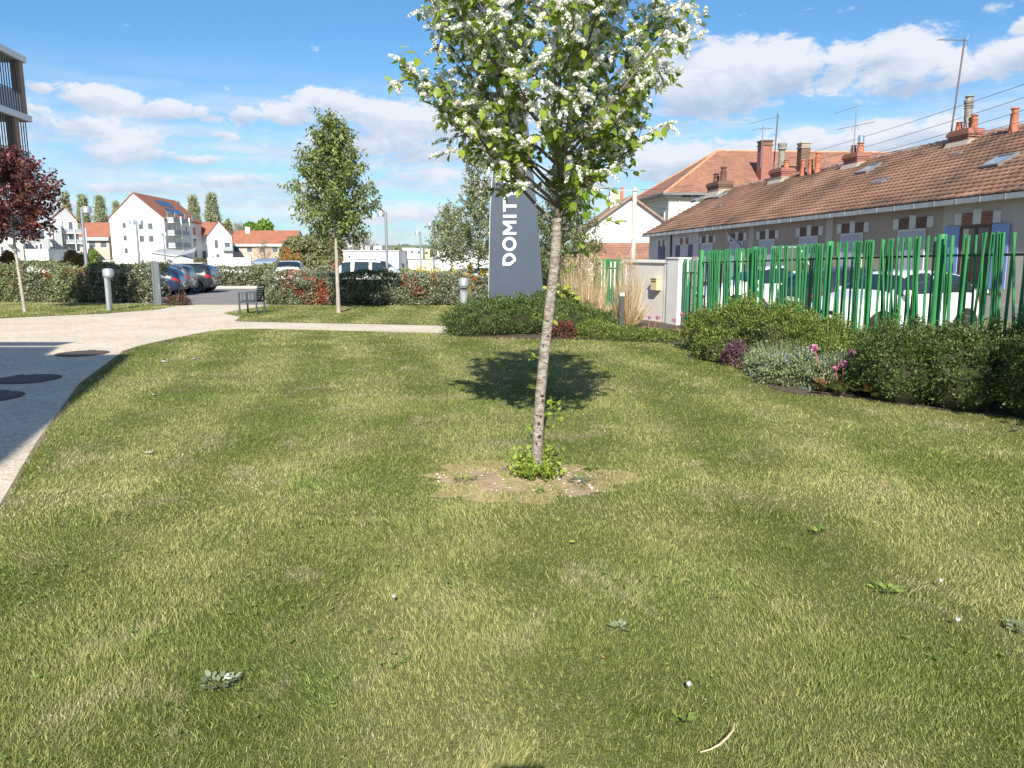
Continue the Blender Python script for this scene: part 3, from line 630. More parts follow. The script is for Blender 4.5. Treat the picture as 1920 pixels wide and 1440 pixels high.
shrub('round_shrub', 'light green shrub in front of the white hatchback wheel, behind the blue flowers', [(5.0, 12.4, .30, .6, .6, .52), (4.9, 11.6, .15, .55, .6, .42), (5.35, 11.3, .25, .5, .5, .45)], 20000, .040, m_spirea, (5.0, 11.8), seed=9)
shrub('dark_shrub', 'big dark green shrub in shade at the right edge beside the lawn', [(4.95, 9.6, .36, .60, .62, .58), (5.45, 9.15, .40, .60, .62, .62), (6.0, 8.6, .42, .57, .62, .64), (6.6, 8.0, .42, .6, .6, .64), (5.35, 10.1, .35, .45, .45, .52)], 60000, .036, m_dark, (5.6, 9.2), seed=11, stems=36, sprig=160)
# ------------------------------------------------------------------ right hand side: fence, gate wall, sign, row of houses
m_gfence = mat('green_paint', (.045, .25, .085), .55, (.034, .19, .065), 2.2, spec=.3)
m_gdark = mat('green_rail', (.012, .065, .028), .5)
FX = lambda y: 7.66 - .166 * y
POST = [5.35, 8.03, 10.7, 13.37, 16.04, 18.7]; FTOP = [2.16, 2.13, 2.09, 2.03, 1.96, 1.90]
fz = lambda y: float(np.interp(y, POST, FTOP))
f_o = thing('stick_fence', 'tall bright green metal fence of slanting round bars in front of the white cars', 'fence', (FX(12), 12, 0))
fl = lambda x, y, z: (x - FX(12), y - 12, z)
for y in POST:
    MB().lathe([(.062, 0), (.062, fz(y)), (.055, fz(y) + .012)], fl(FX(y), y, 0), 14).build('post', m_gfence, f_o, smooth=True)
for i in range(len(POST) - 1):
    a, b = POST[i] + .06, POST[i + 1] - .06
    for dz in (-.28, -1.78):
        MB().tube([fl(FX(a), a, fz(a) + dz), fl(FX(b), b, fz(b) + dz)], .018, 6).build('rail', m_gdark, f_o)
sticks = []
for i in range(len(POST) - 1):
    a, b = POST[i], POST[i + 1]; n = 25; y = a + .15
    while y < b - .10:
        tl = R.randn() * .055; tb_ = R.randn() * .06; side = -.045 if R.rand() < .55 else .045
        top = y + tl; bot = y + tb_ - .04 - (.10 if R.rand() < .3 else 0)
        sticks.append(([fl(FX(bot) + side, bot, .06), fl(FX(top) + side, top, fz(y) - .01 + R.randn() * .008)], .0165 if R.rand() < .8 else .020))
        y += .036 + .050 * R.rand() ** 1.5 + (.05 if R.rand() < .10 else 0)
sticks.sort(key=lambda s: s[0][0][1]); near = [s for s in sticks if s[0][0][1] + 12 > 9.2]; hid = [s for s in sticks if s[0][0][1] + 12 <= 9.2]
for s in near[:100]: MB().tube(s[0], s[1], 7).build('stick', m_gfence, f_o, smooth=True)
mb = MB()
for s in near[100:] + hid: mb.tube(s[0], s[1], 6)
o = mb.build('stick', m_gfence, f_o, smooth=True); o['kind'] = 'stuff'
def low_fence(label, y0, y1, top, name='stick_fence', posts=True, step=.09, cat='fence'):
    o = thing(name, label, cat, (FX(y0), y0, 0)); q = lambda x, y, z: (x - FX(y0), y - y0, z)
    if posts:
        for i, y in enumerate((y0, y1)): MB().lathe([(.05, 0), (.05, top + .02), (.045, top + .03)], q(FX(y), y, 0), 12).build('post', m_gfence if i == 0 else m_gdark, o, smooth=True)
    for dz in (-.3, -1.35): MB().tube([q(FX(y0), y0, top + dz), q(FX(y1), y1, top + dz)], .018, 6).build('rail', m_gdark, o)
    y = y0 + .08
    while y < y1 - .05:
        s = .04 if R.rand() < .5 else -.04; MB().tube([q(FX(y) + s, y + R.randn() * .03, .05), q(FX(y) + s, y + R.randn() * .03, top + R.randn() * .01)], .02, 6).build('stick', m_gfence, o, smooth=True); y += step * (.6 + .8 * R.rand())
    return o
low_fence('short lower section of green stick fence between the white gate pillar and the tall fence', 18.8, 19.7, 1.66)
low_fence('green barred gate half hidden behind the dry ornamental grasses', 23.75, 28.2, 1.64, name='barred_gate', step=.075, cat='gate')
# white rendered entrance wall with pillar
m_render = mat('beige_render', (.70, .66, .62), .85, (.64, .60, .56), 1.5, bump=.15, bscale=60)
m_wht = mat('white_render', (.82, .81, .80), .8, (.74, .73, .71), 2, bump=.1, bscale=60)
wdir = math.atan2(-.166, 1); wd2 = math.atan2(-.45, 1); gw_ = thing('entrance_wall', 'pale rendered wall with white coping between the dry grasses and the green fence', 'wall', (4.22, 20.45, 0), rz=-wd2)
MB().box(-.10, .10, .02, 2.2, 0, 1.58).build('wall', m_render, gw_)
MB().box(-.15, .15, -.0, 2.23, 1.58, 1.66).build('coping', m_wht, gw_, bevel=.008)
MB().box(-.125, -.102, .05, .18, 0, 1.578).box(-.125, -.102, 2.06, 2.195, 0, 1.578).build('border', m_render, gw_)
pl_ = thing('gate_pillar', 'white square gate pillar where the pale wall meets the green fence', 'pillar', (FX(20.1), 20.1, 0), rz=-wd2 * .7)
MB().box(-.17, .17, -.27, .34, 0, 1.69).build('shaft', m_wht, pl_, bevel=.01)
MB().box(-.19, .19, -.29, .355, 1.69, 1.73).build('cap', m_wht, pl_, bevel=.008)
ml = thing('letter_box', 'small cream letter box fixed on the pale entrance wall', 'letter box', (4.22 - .45 * .40 - .105, 20.45 + .38, 0), rz=-wd2)
m_cream = mat('cream_metal', (.62, .50, .30), .45)
MB().box(-.16, -.005, -.14, .14, .86, 1.17).build('box', m_cream, ml, bevel=.006)
MB().box(-.166, -.160, -.10, .10, 1.08, 1.11).build('slot', mat('black_slot', (.05, .045, .04), .6), ml)
MB().box(-.185, -.0, -.155, .155, 1.17, 1.185).build('lid', m_cream, ml)
# ---- the slate blue sign
m_slate = mat('slate_sign', (.060, .080, .115), .5, (.053, .072, .104), 1.2, spec=.4)
m_edge = mat('aluminium_edge', (.55, .56, .58), .35, metal=.6)
SX = -.62
sg = thing('sign_totem', 'tall tapering slate blue sign with white upright letters, behind the low green shrubs', 'sign', (0, 20.0, 0))
outL = [(-.640, 0), (-.600, .6), (-.545, 2.9), (-.455, 4.2), (-.33, 5.3)]; outR = [(.36, 5.3), (.47, 4.5), (.625, 3.0), (.75, 1.6), (.835, .6), (.87, 0)]
MB().prism(outL + outR, .30, 'y', 0).build('panel', m_slate, sg, bevel=.01)
mb = MB()
for i in range(len(outL) - 1):
    (x0, z0), (x1, z1) = outL[i], outL[i + 1]; mb.add([(x0 - .022, -.004, z0), (x0 - .001, -.004, z0), (x1 - .001, -.004, z1), (x1 - .022, -.004, z1), (x0 - .022, .29, z0), (x0 - .001, .29, z0), (x1 - .001, .29, z1), (x1 - .022, .29, z1)], [(0, 1, 2, 3), (4, 7, 6, 5), (0, 3, 7, 4), (1, 5, 6, 2)])
mb.build('edge_trim', m_edge, sg)
def ring(pts_o, pts_i, close=False):
    n = len(pts_o); F = [[pts_o[i], pts_o[(i + 1) % n], pts_i[(i + 1) % n], pts_i[i]] for i in range(n if close else n - 1)]
    return F
def arc(cx, cy, rx, ry, a0, a1, n=14): return [(cx + rx * cos(t), cy + ry * sin(t)) for t in np.linspace(a0, a1, n)]
w = .20
LET = {}
LET['O'] = (1.02, ring(arc(.5, .5, .52, .52, 0, 2 * pi, 33)[:-1], arc(.5, .5, .32, .32, 0, 2 * pi, 33)[:-1], True))
# D with its lower corner cut off at a slant
Do = [(0, .42), (0, 1), (.38, 1)] + arc(.38, .5, .5, .5, pi / 2, -pi / 2, 15)[1:] + [(.34, 0)]
Di = [(.2, .50), (.2, .81), (.38, .81)] + arc(.38, .5, .30, .31, pi / 2, -pi / 2, 15)[1:] + [(.40, .19)]
LET['D'] = (.9, ring(Do, Di, True))
LET['M'] = (1.0, [[(0, 0), (.18, 0), (.18, .62), (0, 1)], [(.18, .62), (.0, 1), (.2, 1), (.5, .56), (.5, .28)], [(.5, .28), (.5, .56), (.8, 1), (1, 1), (.82, .62)], [(.82, 0), (1, 0), (1, 1), (.82, .62)]])
LET['I'] = (.2, [[(0, 0), (.2, 0), (.2, 1), (0, 1)]])
LET['T'] = (.84, [[(0, .82), (.84, .82), (.84, 1), (0, 1)], [(.32, 0), (.52, 0), (.52, .82), (.32, .82)]])
LET['Y'] = (.9, [[(.35, 0), (.55, 0), (.55, .40), (.35, .40)], [(.35, .40), (.55, .40), (.45, .58), (.22, 1), (0, 1)], [(.55, .40), (.9, 1), (.68, 1), (.45, .58)]])
so_ = arc(.38, .74, .36, .27, .35, pi, 8)[:-1] + arc(.38, .72, .36, .27, pi, 1.5 * pi, 6) + arc(.38, .27, .20, .17, pi / 2, -pi / 2, 8)[1:] + arc(.38, .27, .26, .15, -pi / 2, -2.6, 5)[1:]
si_ = arc(.38, .74, .19, .11, .35, pi, 8)[:-1] + arc(.38, .72, .17, .11, pi, 1.5 * pi, 6) + arc(.38, .27, .40, .34, pi / 2, -pi / 2, 8)[1:] + arc(.38, .27, .44, .33, -pi / 2, -2.6, 5)[1:]
LET['S'] = (.8, ring(so_, si_))
mb = MB(); HL = .34
for ch, z0, z1 in [('D', 1.53, 1.85), ('O', 1.90, 2.25), ('M', 2.31, 2.65), ('I', 2.735, 2.80), ('T', 2.88, 3.16), ('Y', 3.18, 3.48), ('S', 3.53, 3.78)]:
    adv, polys = LET[ch]; xb = .100 + .010 * (z0 - 1.5)
    mb = MB()
    for pg in polys: mb.prism([(xb - v * HL, z0 + u / adv * (z1 - z0)) for u, v in pg], .008, 'y', -.009)
    mb.build('letter', mat('sign_white', (.86, .87, .88), .4), sg)
# ---- row of single storey houses with a long pantile roof
RZ = math.atan(.194); TILT = -.018; row = thing('terraced_row', 'long single storey terrace with brown pantile roof, brick chimneys and blue shutters', 'house', (18.04, 0, 0), rz=RZ)
row.rotation_euler = (TILT, 0, RZ)
def rd(px, X0=18.04):           # distance along the row at which a point of its front stands
    r = ((px - 960) / FPX) / 1.015; return X0 / (.1905 + .9817 * r)
m_tan = mat('tan_render', (.42, .345, .285), .92, (.35, .29, .24), .6, bump=1.0, bscale=38)
m_greyr = mat('grey_render', (.52, .475, .43), .92, (.46, .42, .38), .7, bump=1.0, bscale=38)
m_lgrey = mat('light_grey_render', (.56, .53, .50), .92, (.50, .475, .45), .6, bump=.2, bscale=20)
m_brick = None
def brick(name, c1, c2, mortar, sc=4.0, bw=.24, rh=.075):
    m = bpy.data.materials.new(name); m.use_nodes = True; nt = m.node_tree; L = nt.links.new; b = nt.nodes['Principled BSDF']; b.inputs['Roughness'].default_value = .9
    t = nt.nodes.new('ShaderNodeTexCoord'); s = nt.nodes.new('ShaderNodeSeparateXYZ'); L(t.outputs['Object'], s.inputs[0]); a = nt.nodes.new('ShaderNodeMath'); a.operation = 'ADD'; L(s.outputs[0], a.inputs[0]); L(s.outputs[1], a.inputs[1])
    c = nt.nodes.new('ShaderNodeCombineXYZ'); L(a.outputs[0], c.inputs[0]); L(s.outputs[2], c.inputs[1])
    k = nt.nodes.new('ShaderNodeTexBrick'); L(c.outputs[0], k.inputs['Vector']); k.inputs['Color1'].default_value = (*c1, 1); k.inputs['Color2'].default_value = (*c2, 1); k.inputs['Mortar'].default_value = (*mortar, 1)
    k.inputs['Scale'].default_value = 1; k.inputs['Brick Width'].default_value = bw; k.inputs['Row Height'].default_value = rh; k.inputs['Mortar Size'].default_value = .008
    n = nt.nodes.new('ShaderNodeTexNoise'); n.inputs['Scale'].default_value = 3; L(t.outputs['Object'], n.inputs['Vector']); mm = nt.nodes.new('ShaderNodeMix'); mm.data_type = 'RGBA'; mm.blend_type = 'MULTIPLY'; mm.inputs['Factor'].default_value = .5
    L(k.outputs['Color'], mm.inputs['A']); L(n.outputs['Color'], mm.inputs['B']); L(mm.outputs['Result'], b.inputs['Base Color']); return m
m_brick = brick('red_brick', (.42, .13, .075), (.34, .10, .06), (.38, .32, .27))
m_brick2 = brick('dark_brick', (.20, .09, .065), (.15, .075, .055), (.26, .22, .19))
Y0, Y1 = 12.0, 49.7; ya, yb = rd(1766), rd(1307)
for a, b, m in ((Y0, ya, m_greyr), (ya, yb, m_tan), (yb, Y1, m_lgrey)):
    MB().box(0, .35, a, b, .78, 3.90).build('wall', m, row)
MB().box(-.03, .35, Y0, Y1, -.3, .78).build('plinth', m_conc, row)
MB().add([(.35, Y1 - .01, 0), (10, Y1 - .01, 0), (10, Y1 - .01, 3.84), (4.9, Y1 - .01, 6.55), (.35, Y1 - .01, 3.84)], [(0, 1, 2, 3, 4)]).add([(.35, Y0, 0), (10, Y0, 0), (10, Y0, 3.84), (4.9, Y0, 6.55), (.35, Y0, 3.84)], [(0, 1, 2, 3, 4)]).add([(10, Y0, 0), (10, Y1, 0), (10, Y1, 3.84), (10, Y0, 3.84)], [(0, 1, 2, 3)]).build('gable', m_lgrey, row)
# pantile roof: every course steps over the one below and rolls from tile to tile
nc = 18; yy_ = np.arange(Y0 - .3, Y1 + .3, .055); ny = len(yy_); V = []; FQ = []; RN = []; k = 0
roll = .028 * (np.abs(np.sin(np.pi * yy_ / .26)) ** .7)
tile = np.floor(yy_ / .26).astype(int); trnd = R.rand(nc, tile.max() + 2)
XE, ZE, XR, ZR = -.33, 3.86, 4.9, 6.62; nrm = unit(np.array([-(ZR - ZE), 0, XR - XE]))
for c_ in range(nc):
    t0, t1 = c_ / nc, (c_ + 1.12) / nc
    blot = vnoise(yy_ + 100, np.full(ny, c_ * .34), 2.2, 12) * .6 + vnoise(yy_ + 50, np.full(ny, c_ * .34 + 9), .7, 13) * .4
    rv = np.clip(trnd[c_][tile] * .40 + (blot - .5) * 1.2 + .32, 0, 1)
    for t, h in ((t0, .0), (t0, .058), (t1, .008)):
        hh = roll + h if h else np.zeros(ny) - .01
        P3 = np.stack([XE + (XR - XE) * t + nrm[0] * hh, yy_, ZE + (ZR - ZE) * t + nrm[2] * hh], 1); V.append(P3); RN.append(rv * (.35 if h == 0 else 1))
    for s in (0, 1):
        i = np.arange(ny - 1)[:, None] + k + s * ny; FQ.append(np.concatenate([i, i + ny, i + ny + 1, i + 1], 1))
    k += 3 * ny
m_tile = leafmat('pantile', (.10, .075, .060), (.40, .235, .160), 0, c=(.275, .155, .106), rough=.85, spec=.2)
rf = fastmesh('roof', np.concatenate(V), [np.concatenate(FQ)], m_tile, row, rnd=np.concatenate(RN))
mb = MB(); mb.add([(XR, Y0 - .3, ZR - .02), (XR, Y1 + .3, ZR - .02), (10.4, Y1 + .3, 3.86), (10.4, Y0 - .3, 3.86)], [(0, 1, 2, 3)])
mb.build('rear_slope', mat('tile_brown', (.27, .12, .085), .9), rf)
mb = MB(); y = Y0 - .3
while y < Y1 + .2: mb.lathe([(0.001, 0), (.115, .0), (.13, .42), (0.001, .42)], (0, 0, 0), 8) if False else mb.tube([(XR, y, ZR + .0), (XR, y + .40, ZR + .02)], [.115, .135], 8, caps=True); y += .40
mb.build('ridge_tiles', mat('ridge_tile', (.30, .15, .105), .9, (.42, .33, .27), 2.5), rf)
mb = MB(); mb.box(XE - .10, XE - .085, Y0 - .2, Y1 + .2, 3.69, 3.84); mb.box(XE - .085, XE + .06, Y0 - .2, Y1 + .2, 3.69, 3.705)
y = Y0
while y < Y1: mb.box(XE - .112, XE - .10, y, y + .03, 3.68, 3.85); y += .9
mb.build('gutter', mat('zinc', (.42, .44, .45), .5, (.33, .35, .36), 4, metal=.4), row)
MB().box(XE + .06, .0, Y0, Y1, 3.77, 3.83).build('eaves_board', mat('eaves', (.34, .30, .27), .9), row)
for px in (1410, 1556): 
    y = rd(px); MB().box(-.05, 0, y - .22, y + .22, .78, 3.76).build('pilaster', mat('pilaster', (.47, .41, .36), .9), row)
y = rd(1306); MB().box(-.05, 0, y - .35, y + .35, .78, 3.76).build('pilaster', m_lgrey, row)
m_pipe = mat('downpipe_zinc', (.50, .51, .52), .5, metal=.4)
y = rd(1394); MB().tube([(-.25, y + 1.3, 3.70), (-.25, y + 1.1, 3.4), (-.10, y + .2, 2.9), (-.08, y, 2.7), (-.08, y, .3)], .055, 8).build('downpipe', m_pipe, row, smooth=True)
y = rd(1260); MB().tube([(-.06, y, 3.70), (-.06, y, .1)], .05, 6).build('downpipe', mat('downpipe_dark', (.05, .05, .055), .6), row)
m_lil = mat('lilac_shutter', (.46, .47, .56), .7, (.40, .41, .50), 3, bump=.1)
m_blue = mat('blue_shutter', (.24, .34, .66), .6, (.21, .30, .60), 3)
m_navy = mat('navy_shutter', (.055, .060, .13), .6); m_stone = mat('lintel_stone', (.66, .66, .64), .85, (.58, .58, .55), 6)
m_glass = mat('window_glass', (.03, .035, .04), .06, spec=.8); m_wood = mat('brown_wood', (.10, .045, .03), .6)
for px, kind, wd in ((1830, 'open', 1.15), (1710, 'lil', 1.3), (1598, 'lil', 1.3), (1517, 'lil', 1.3), (1439, 'lil', 1.3), (1382, 'lil', 1.3), (1327, 'lil', 1.3), (1284, 'navy', 1.2), (1241, 'navy2', 1.0)):
    y = rd(px); a, b = y - wd / 2, y + wd / 2; zt, zb = (3.08, 1.24)
    lin = MB().box(-.022, 0, a - .02, b + .02, zt + .02, zt + .36).build('lintel', m_brick2 if kind == 'lil' else m_brick, row)
    for k0_, k1_, kt in ((a - .28, a - .02, .36), (b + .02, b + .28, .36), (y - .15, y + .15, .44)): MB().box(-.036, .0, k0_, k1_, zt + .018, zt + kt).build('keystone', m_stone, lin)
    MB().box(-.09, 0, a - .1, b + .1, zb - .12, zb - .02).build('sill', m_stone, row)
    wn_ = MB().box(-.012, 0, a, b, zb - .02, zt + .02).build('window', m_glass, row)
    if kind == 'lil':
        s = MB(); n = 6
        for i in range(n): s.box(-.045, -.013, a + .05 + (wd - .1) * i / n + .008, a + .05 + (wd - .1) * (i + 1) / n - .008, zb, zt - .06)
        s.box(-.040, -.013, a + .05, b - .05, zb, zt - .06)
        s.build('shutter', m_lil, wn_)
        MB().box(-.050, -.013, a, a + .05, zb, zt).box(-.050, -.013, b - .05, b, zb, zt).box(-.050, -.013, a + .05, b - .05, zt - .06, zt).build('frame', m_stone, wn_)
    elif kind == 'open':
        MB().box(-.03, -.013, a, a + .08, zb, zt).box(-.03, -.013, b - .08, b, zb, zt).box(-.03, -.013, y - .05, y + .05, zb, zt).box(-.03, -.013, a + .08, y - .05, zt - .1, zt).box(-.03, -.013, y + .05, b - .08, zt - .1, zt).build('frame', m_wood, wn_)
        for s0, s1 in ((a - .66, a - .04), (b + .04, b + .66)): MB().box(-.06, -.032, s0, s1, zb, zt - .02).build('shutter', m_blue, wn_, bevel=.004)
        MB().box(-.028, -.014, b - .30, b - .09, zb, zt - .1).build('curtain', mat('curtain', (.6, .55, .42), .9), wn_)
    else:
        if kind == 'navy':
            MB().box(-.03, -.013, a + .02, b - .02, zb, zt).build('door_panel', m_lgrey, wn_)
            for s0, s1 in ((a - .55, a - .02), (b + .02, b + .55)): MB().box(-.06, -.034, s0, s1, zb, zt - .02).build('shutter', m_navy, wn_)
        else: MB().box(-.05, -.013, a + .02, b - .02, zb, zt).build('shutter', m_navy, wn_)
# roof windows: (px, t up the slope, along, up, glass?)
sl = lambda y, t, h=0: np.array([XE + (XR - XE) * t + nrm[0] * h, y, ZE + (ZR - ZE) * t + nrm[2] * h])
def slab(mb, y0, y1, t0, t1, h0, h1):
    a = [sl(y0, t0, h0), sl(y1, t0, h0), sl(y1, t1, h0), sl(y0, t1, h0), sl(y0, t0, h1), sl(y1, t0, h1), sl(y1, t1, h1), sl(y0, t1, h1)]
    mb.add(a, [(0, 3, 2, 1), (4, 5, 6, 7), (0, 1, 5, 4), (1, 2, 6, 5), (2, 3, 7, 6), (3, 0, 4, 7)]); return mb
def roof_d(px, py):             # where a sight line meets the front slope
    a, Y, Z = ray(px, py); c, s = cos(RZ), sin(RZ); best = None
    for t in np.linspace(.02, 1, 200):
        lx, lz = XE + (XR - XE) * t, ZE + (ZR - ZE) * t
        # world X = 16 + lx*c - ly*s ; Y = lx*s + ly*c
        k_ = (lz - .3 - CAMH) / Z; wx, wy = a * k_, Y * k_; ly = (wy - lx * s) / c
        k_ = (lz + TILT * ly - CAMH) / Z; wx, wy = a * k_, Y * k_; ly = (wy - lx * s) / c; ex = abs(18.04 + lx * c - ly * s - wx)
        if k_ > 0 and (best is None or ex < best[0]): best = (ex, ly, t)
    return best[1], best[2]
m_sky = mat('roof_glass', (.25, .33, .45), .08, spec=.9); m_flash = mat('flashing', (.16, .16, .165), .6)
for px, py, w_, h_ in ((1877, 308, .78, .14), (1632, 323, .78, .14), (1309, 384, .8, .10), (1352, 376, .8, .12)):
    y, t = roof_d(px, py); f = slab(slab(slab(slab(MB(), y - w_ / 2, y - w_ / 2 + .07, t - h_ / 2, t + h_ / 2, .02, .15), y + w_ / 2 - .07, y + w_ / 2, t - h_ / 2, t + h_ / 2, .02, .15), y - w_ / 2 + .07, y + w_ / 2 - .07, t - h_ / 2, t - h_ / 2 + .018, .02, .15), y - w_ / 2 + .07, y + w_ / 2 - .07, t + h_ / 2 - .018, t + h_ / 2, .02, .15).build('roof_window', m_flash, row)
    slab(MB(), y - w_ / 2 + .07, y + w_ / 2 - .07, t - h_ / 2 + .018, t + h_ / 2 - .018, .02, .12).build('pane', m_sky, f)
for px, py, w_, h_ in ((1652, 345, .8, .07), (1350, 396, .6, .04), (1797, 292, .5, .035)):
    y, t = roof_d(px, py); slab(MB(), y - w_ / 2, y + w_ / 2, t - h_ / 2, t + h_ / 2, .03, .085).build('roof_vent', m_flash, row)
# chimneys
m_terra = mat('terracotta', (.48, .17, .09), .85, (.36, .13, .08), 8); m_flue = mat('old_flue', (.34, .33, .29), .9, (.16, .15, .13), 9); m_mort = mat('pale_mortar', (.36, .32, .27), .9)
def ridge_y(px): r = ((px - 960) / FPX) / 1.03; return (22.46 - .857 * r) / (.1905 + .9817 * r)
dly = lambda ly: .857 + .9817 * ly
def zof(px, py, d): return P(px, py, d)[2]
def pot(mb, x, y, z, r, h, kind=0):
    mb.lathe([(r * 1.1, 0), (r, .05), (r * .92, h * .6), (r * 1.1, h * .66), (r * .75, h * .7), (r * .75, h * .9), (r * 1.15, h * .92), (r * .9, h)], (x, y, z), 10)
def chimney(px, ytop, ybase, al, ac, m, xo=-.35, name='chimney', band=True):
    y = ridge_y(px); d = dly(y); zt = zof(px, ytop, d) - TILT * y; x = XR + xo; zb_ = ZR - .9
    c = MB().box(x - ac / 2, x + ac / 2, y - al / 2, y + al / 2, zb_, zt - .30).box(x - ac / 2 - .04, x + ac / 2 + .04, y - al / 2 - .04, y + al / 2 + .04, zt - .30, zt - .21).box(x - ac / 2 - .08, x + ac / 2 + .08, y - al / 2 - .08, y + al / 2 + .08, zt - .21, zt - .08).box(x - ac / 2 - .03, x + ac / 2 + .03, y - al / 2 - .03, y + al / 2 + .03, zt - .08, zt).build(name, m, row)
    if band: MB().box(x - ac / 2 - .012, x + ac / 2 + .012, y - al / 2 - .012, y + al / 2 + .012, zt - .52, zt - .47).build('band', m_mort, c)
    MB().add([(x - ac / 2 - .25, y - al / 2 - .1, zb_ + .38), (x + .1, y - al / 2 - .1, ZR - .1), (x + .1, y + al / 2 + .1, ZR - .1), (x - ac / 2 - .25, y + al / 2 + .1, zb_ + .38), (x - ac / 2 - .01, y - al / 2 - .1, zb_ + .75), (x - ac / 2 - .01, y + al / 2 + .1, zb_ + .75)], [(0, 1, 4), (3, 5, 2), (0, 4, 5, 3)]).build('flashing', m_mort, c)
    return c, x, y, zt
c, x, y, z = chimney(1805, 243, 280, .95, .62, m_brick)
mb = MB(); pot(mb, x + .05, y - .30, z, .12, .5); pot(mb, x - .05, y + .32, z, .12, .34); mb.build('chimney_pot', m_terra, c, smooth=True)
zt = zof(1810, 178, dly(y)) - TILT * y; MB().lathe([(.13, 0), (.13, (zt - z) * .62), (.17, (zt - z) * .64), (.12, (zt - z) * .67), (.17, (zt - z) * .71), (.13, (zt - z) * .74), (.18, (zt - z) * .80), (.17, (zt - z) * .88), (.12, (zt - z) * .9), (.12, (zt - z) * .95), (.17, (zt - z) * .97), (.14, zt - z)], (x + .02, y, z), 14).build('flue', m_flue, c, smooth=True)
c, x, y, z = chimney(1605, 287, 320, 1.0, .66, m_brick)
mb = MB(); pot(mb, x, y - .2, z, .15, .45); pot(mb, x, y + .3, z, .13, .4); mb.build('chimney_pot', m_terra, c, smooth=True)
MB().lathe([(.14, 0), (.14, .32), (.12, .33)], (x, y - .2, z + .42), 12).build('metal_liner', mat('steel', (.75, .75, .76), .25, metal=1), c, smooth=True)
c, x, y, z = chimney(1466, 316, 345, 1.15, .72, m_brick)
mb = MB(); pot(mb, x, y - .38, z, .14, .42); mb.build('chimney_pot', m_terra, c, smooth=True)
zt = zof(1470, 266, dly(y)) - TILT * y; MB().lathe([(.17, 0), (.16, (zt - z) * .72), (.25, (zt - z) * .74), (.25, (zt - z) * .78), (.2, (zt - z) * .8), (.25, (zt - z) * .97), (.2, zt - z)], (x + .05, y + .2, z), 12).build('flue', m_flue, c, smooth=True)
c, x, y, z = chimney(1357, 342, 370, 1.6, .9, m_brick2, xo=-.6)
mb = MB(); pot(mb, x, y - .45, z, .2, .9); pot(mb, x, y + .5, z, .2, .6); mb.build('chimney_pot', mat('sooty_pot', (.14, .07, .055), .9), c, smooth=True)
for px, h_ in ((1897, .62), (1508, .6), (1522, .55), (1535, .8)):
    y = ridge_y(px); mb = MB(); mb.lathe([(.17, -.5), (.15, -.1), (.13, 0)], (XR - .45, y, ZR), 10); pot(mb, XR - .45, y, ZR, .13, h_); mb.build('roof_pot', m_terra, row, smooth=True)
# aerials on the roof (each one a thing)
m_mast = mat('galvanised', (.40, .40, .42), .4, metal=.7); m_rust = mat('dark_mast', (.16, .11, .10), .6, metal=.3)
def loc2w(x, y, z): c, s = cos(RZ), sin(RZ); return (18.04 + x * c - y * s, x * s + y * c, z)
def aerial(label, px, ytop, ybase, booms, lean=0, mm=None, r=.022):
    y = ridge_y(px); w_ = loc2w(XR - .5, y, 0); d = w_[1]; zb_, zt = zof(px, ybase, d), zof(px, ytop, d); o = thing('roof_aerial', label, 'aerial', (P(px, ybase, d)[0], d, zb_))
    H = zt - zb_; MB().tube([(0, 0, -.4), (lean * H, 0, H)], r, 6).build('mast', mm or m_mast, o)
    for (f, L, ax, tilt, ne, el_) in booms:
        mb = MB(); c_ = np.array([lean * H * f, 0, H * f]); dv = np.array([cos(ax), sin(ax), tilt]); dv /= np.linalg.norm(dv); mb.tube([c_ - dv * .12, c_ + dv * L], .014, 4)
        pv = np.cross(dv, [0, 0, 1]); pv /= np.linalg.norm(pv)
        for i in range(ne):
            q = c_ + dv * (L * (i + .5) / ne); mb.tube([q - pv * el_, q + pv * el_], .007, 3)
        for s in (1, -1): mb.tube([c_ - dv * .1, c_ - dv * .16 + np.array([0, 0, .22 * s])], .009, 3)
        mb.build('antenna', m_mast, o)
    return o
aerial('tall dark television aerial mast beside the tallest chimney at the right', 1777, 72, 286, [(.985, 1.15, pi + .2, -.04, 14, .09)], lean=.06, mm=m_rust, r=.03)
aerial('pale television aerial with two booms above the middle brick chimney', 1599, 196, 300, [(.97, 1.1, pi + .1, -.32, 10, .10), (.62, .95, 0.1, .2, 8, .12), (.62, .9, pi + .1, -.2, 6, .12)])
aerial('dark television aerial mast rising left of the middle roofs', 1447, 213, 352, [(.96, 1.6, pi + .1, -.25, 9, .16)], lean=.03, mm=m_rust, r=.035)
aerial('thin pale aerial with small booms beside the tall free chimney', 1427, 235, 300, [(.93, .6, pi, -.25, 4, .12), (.9, .6, 0, .05, 4, .12)], r=.02)
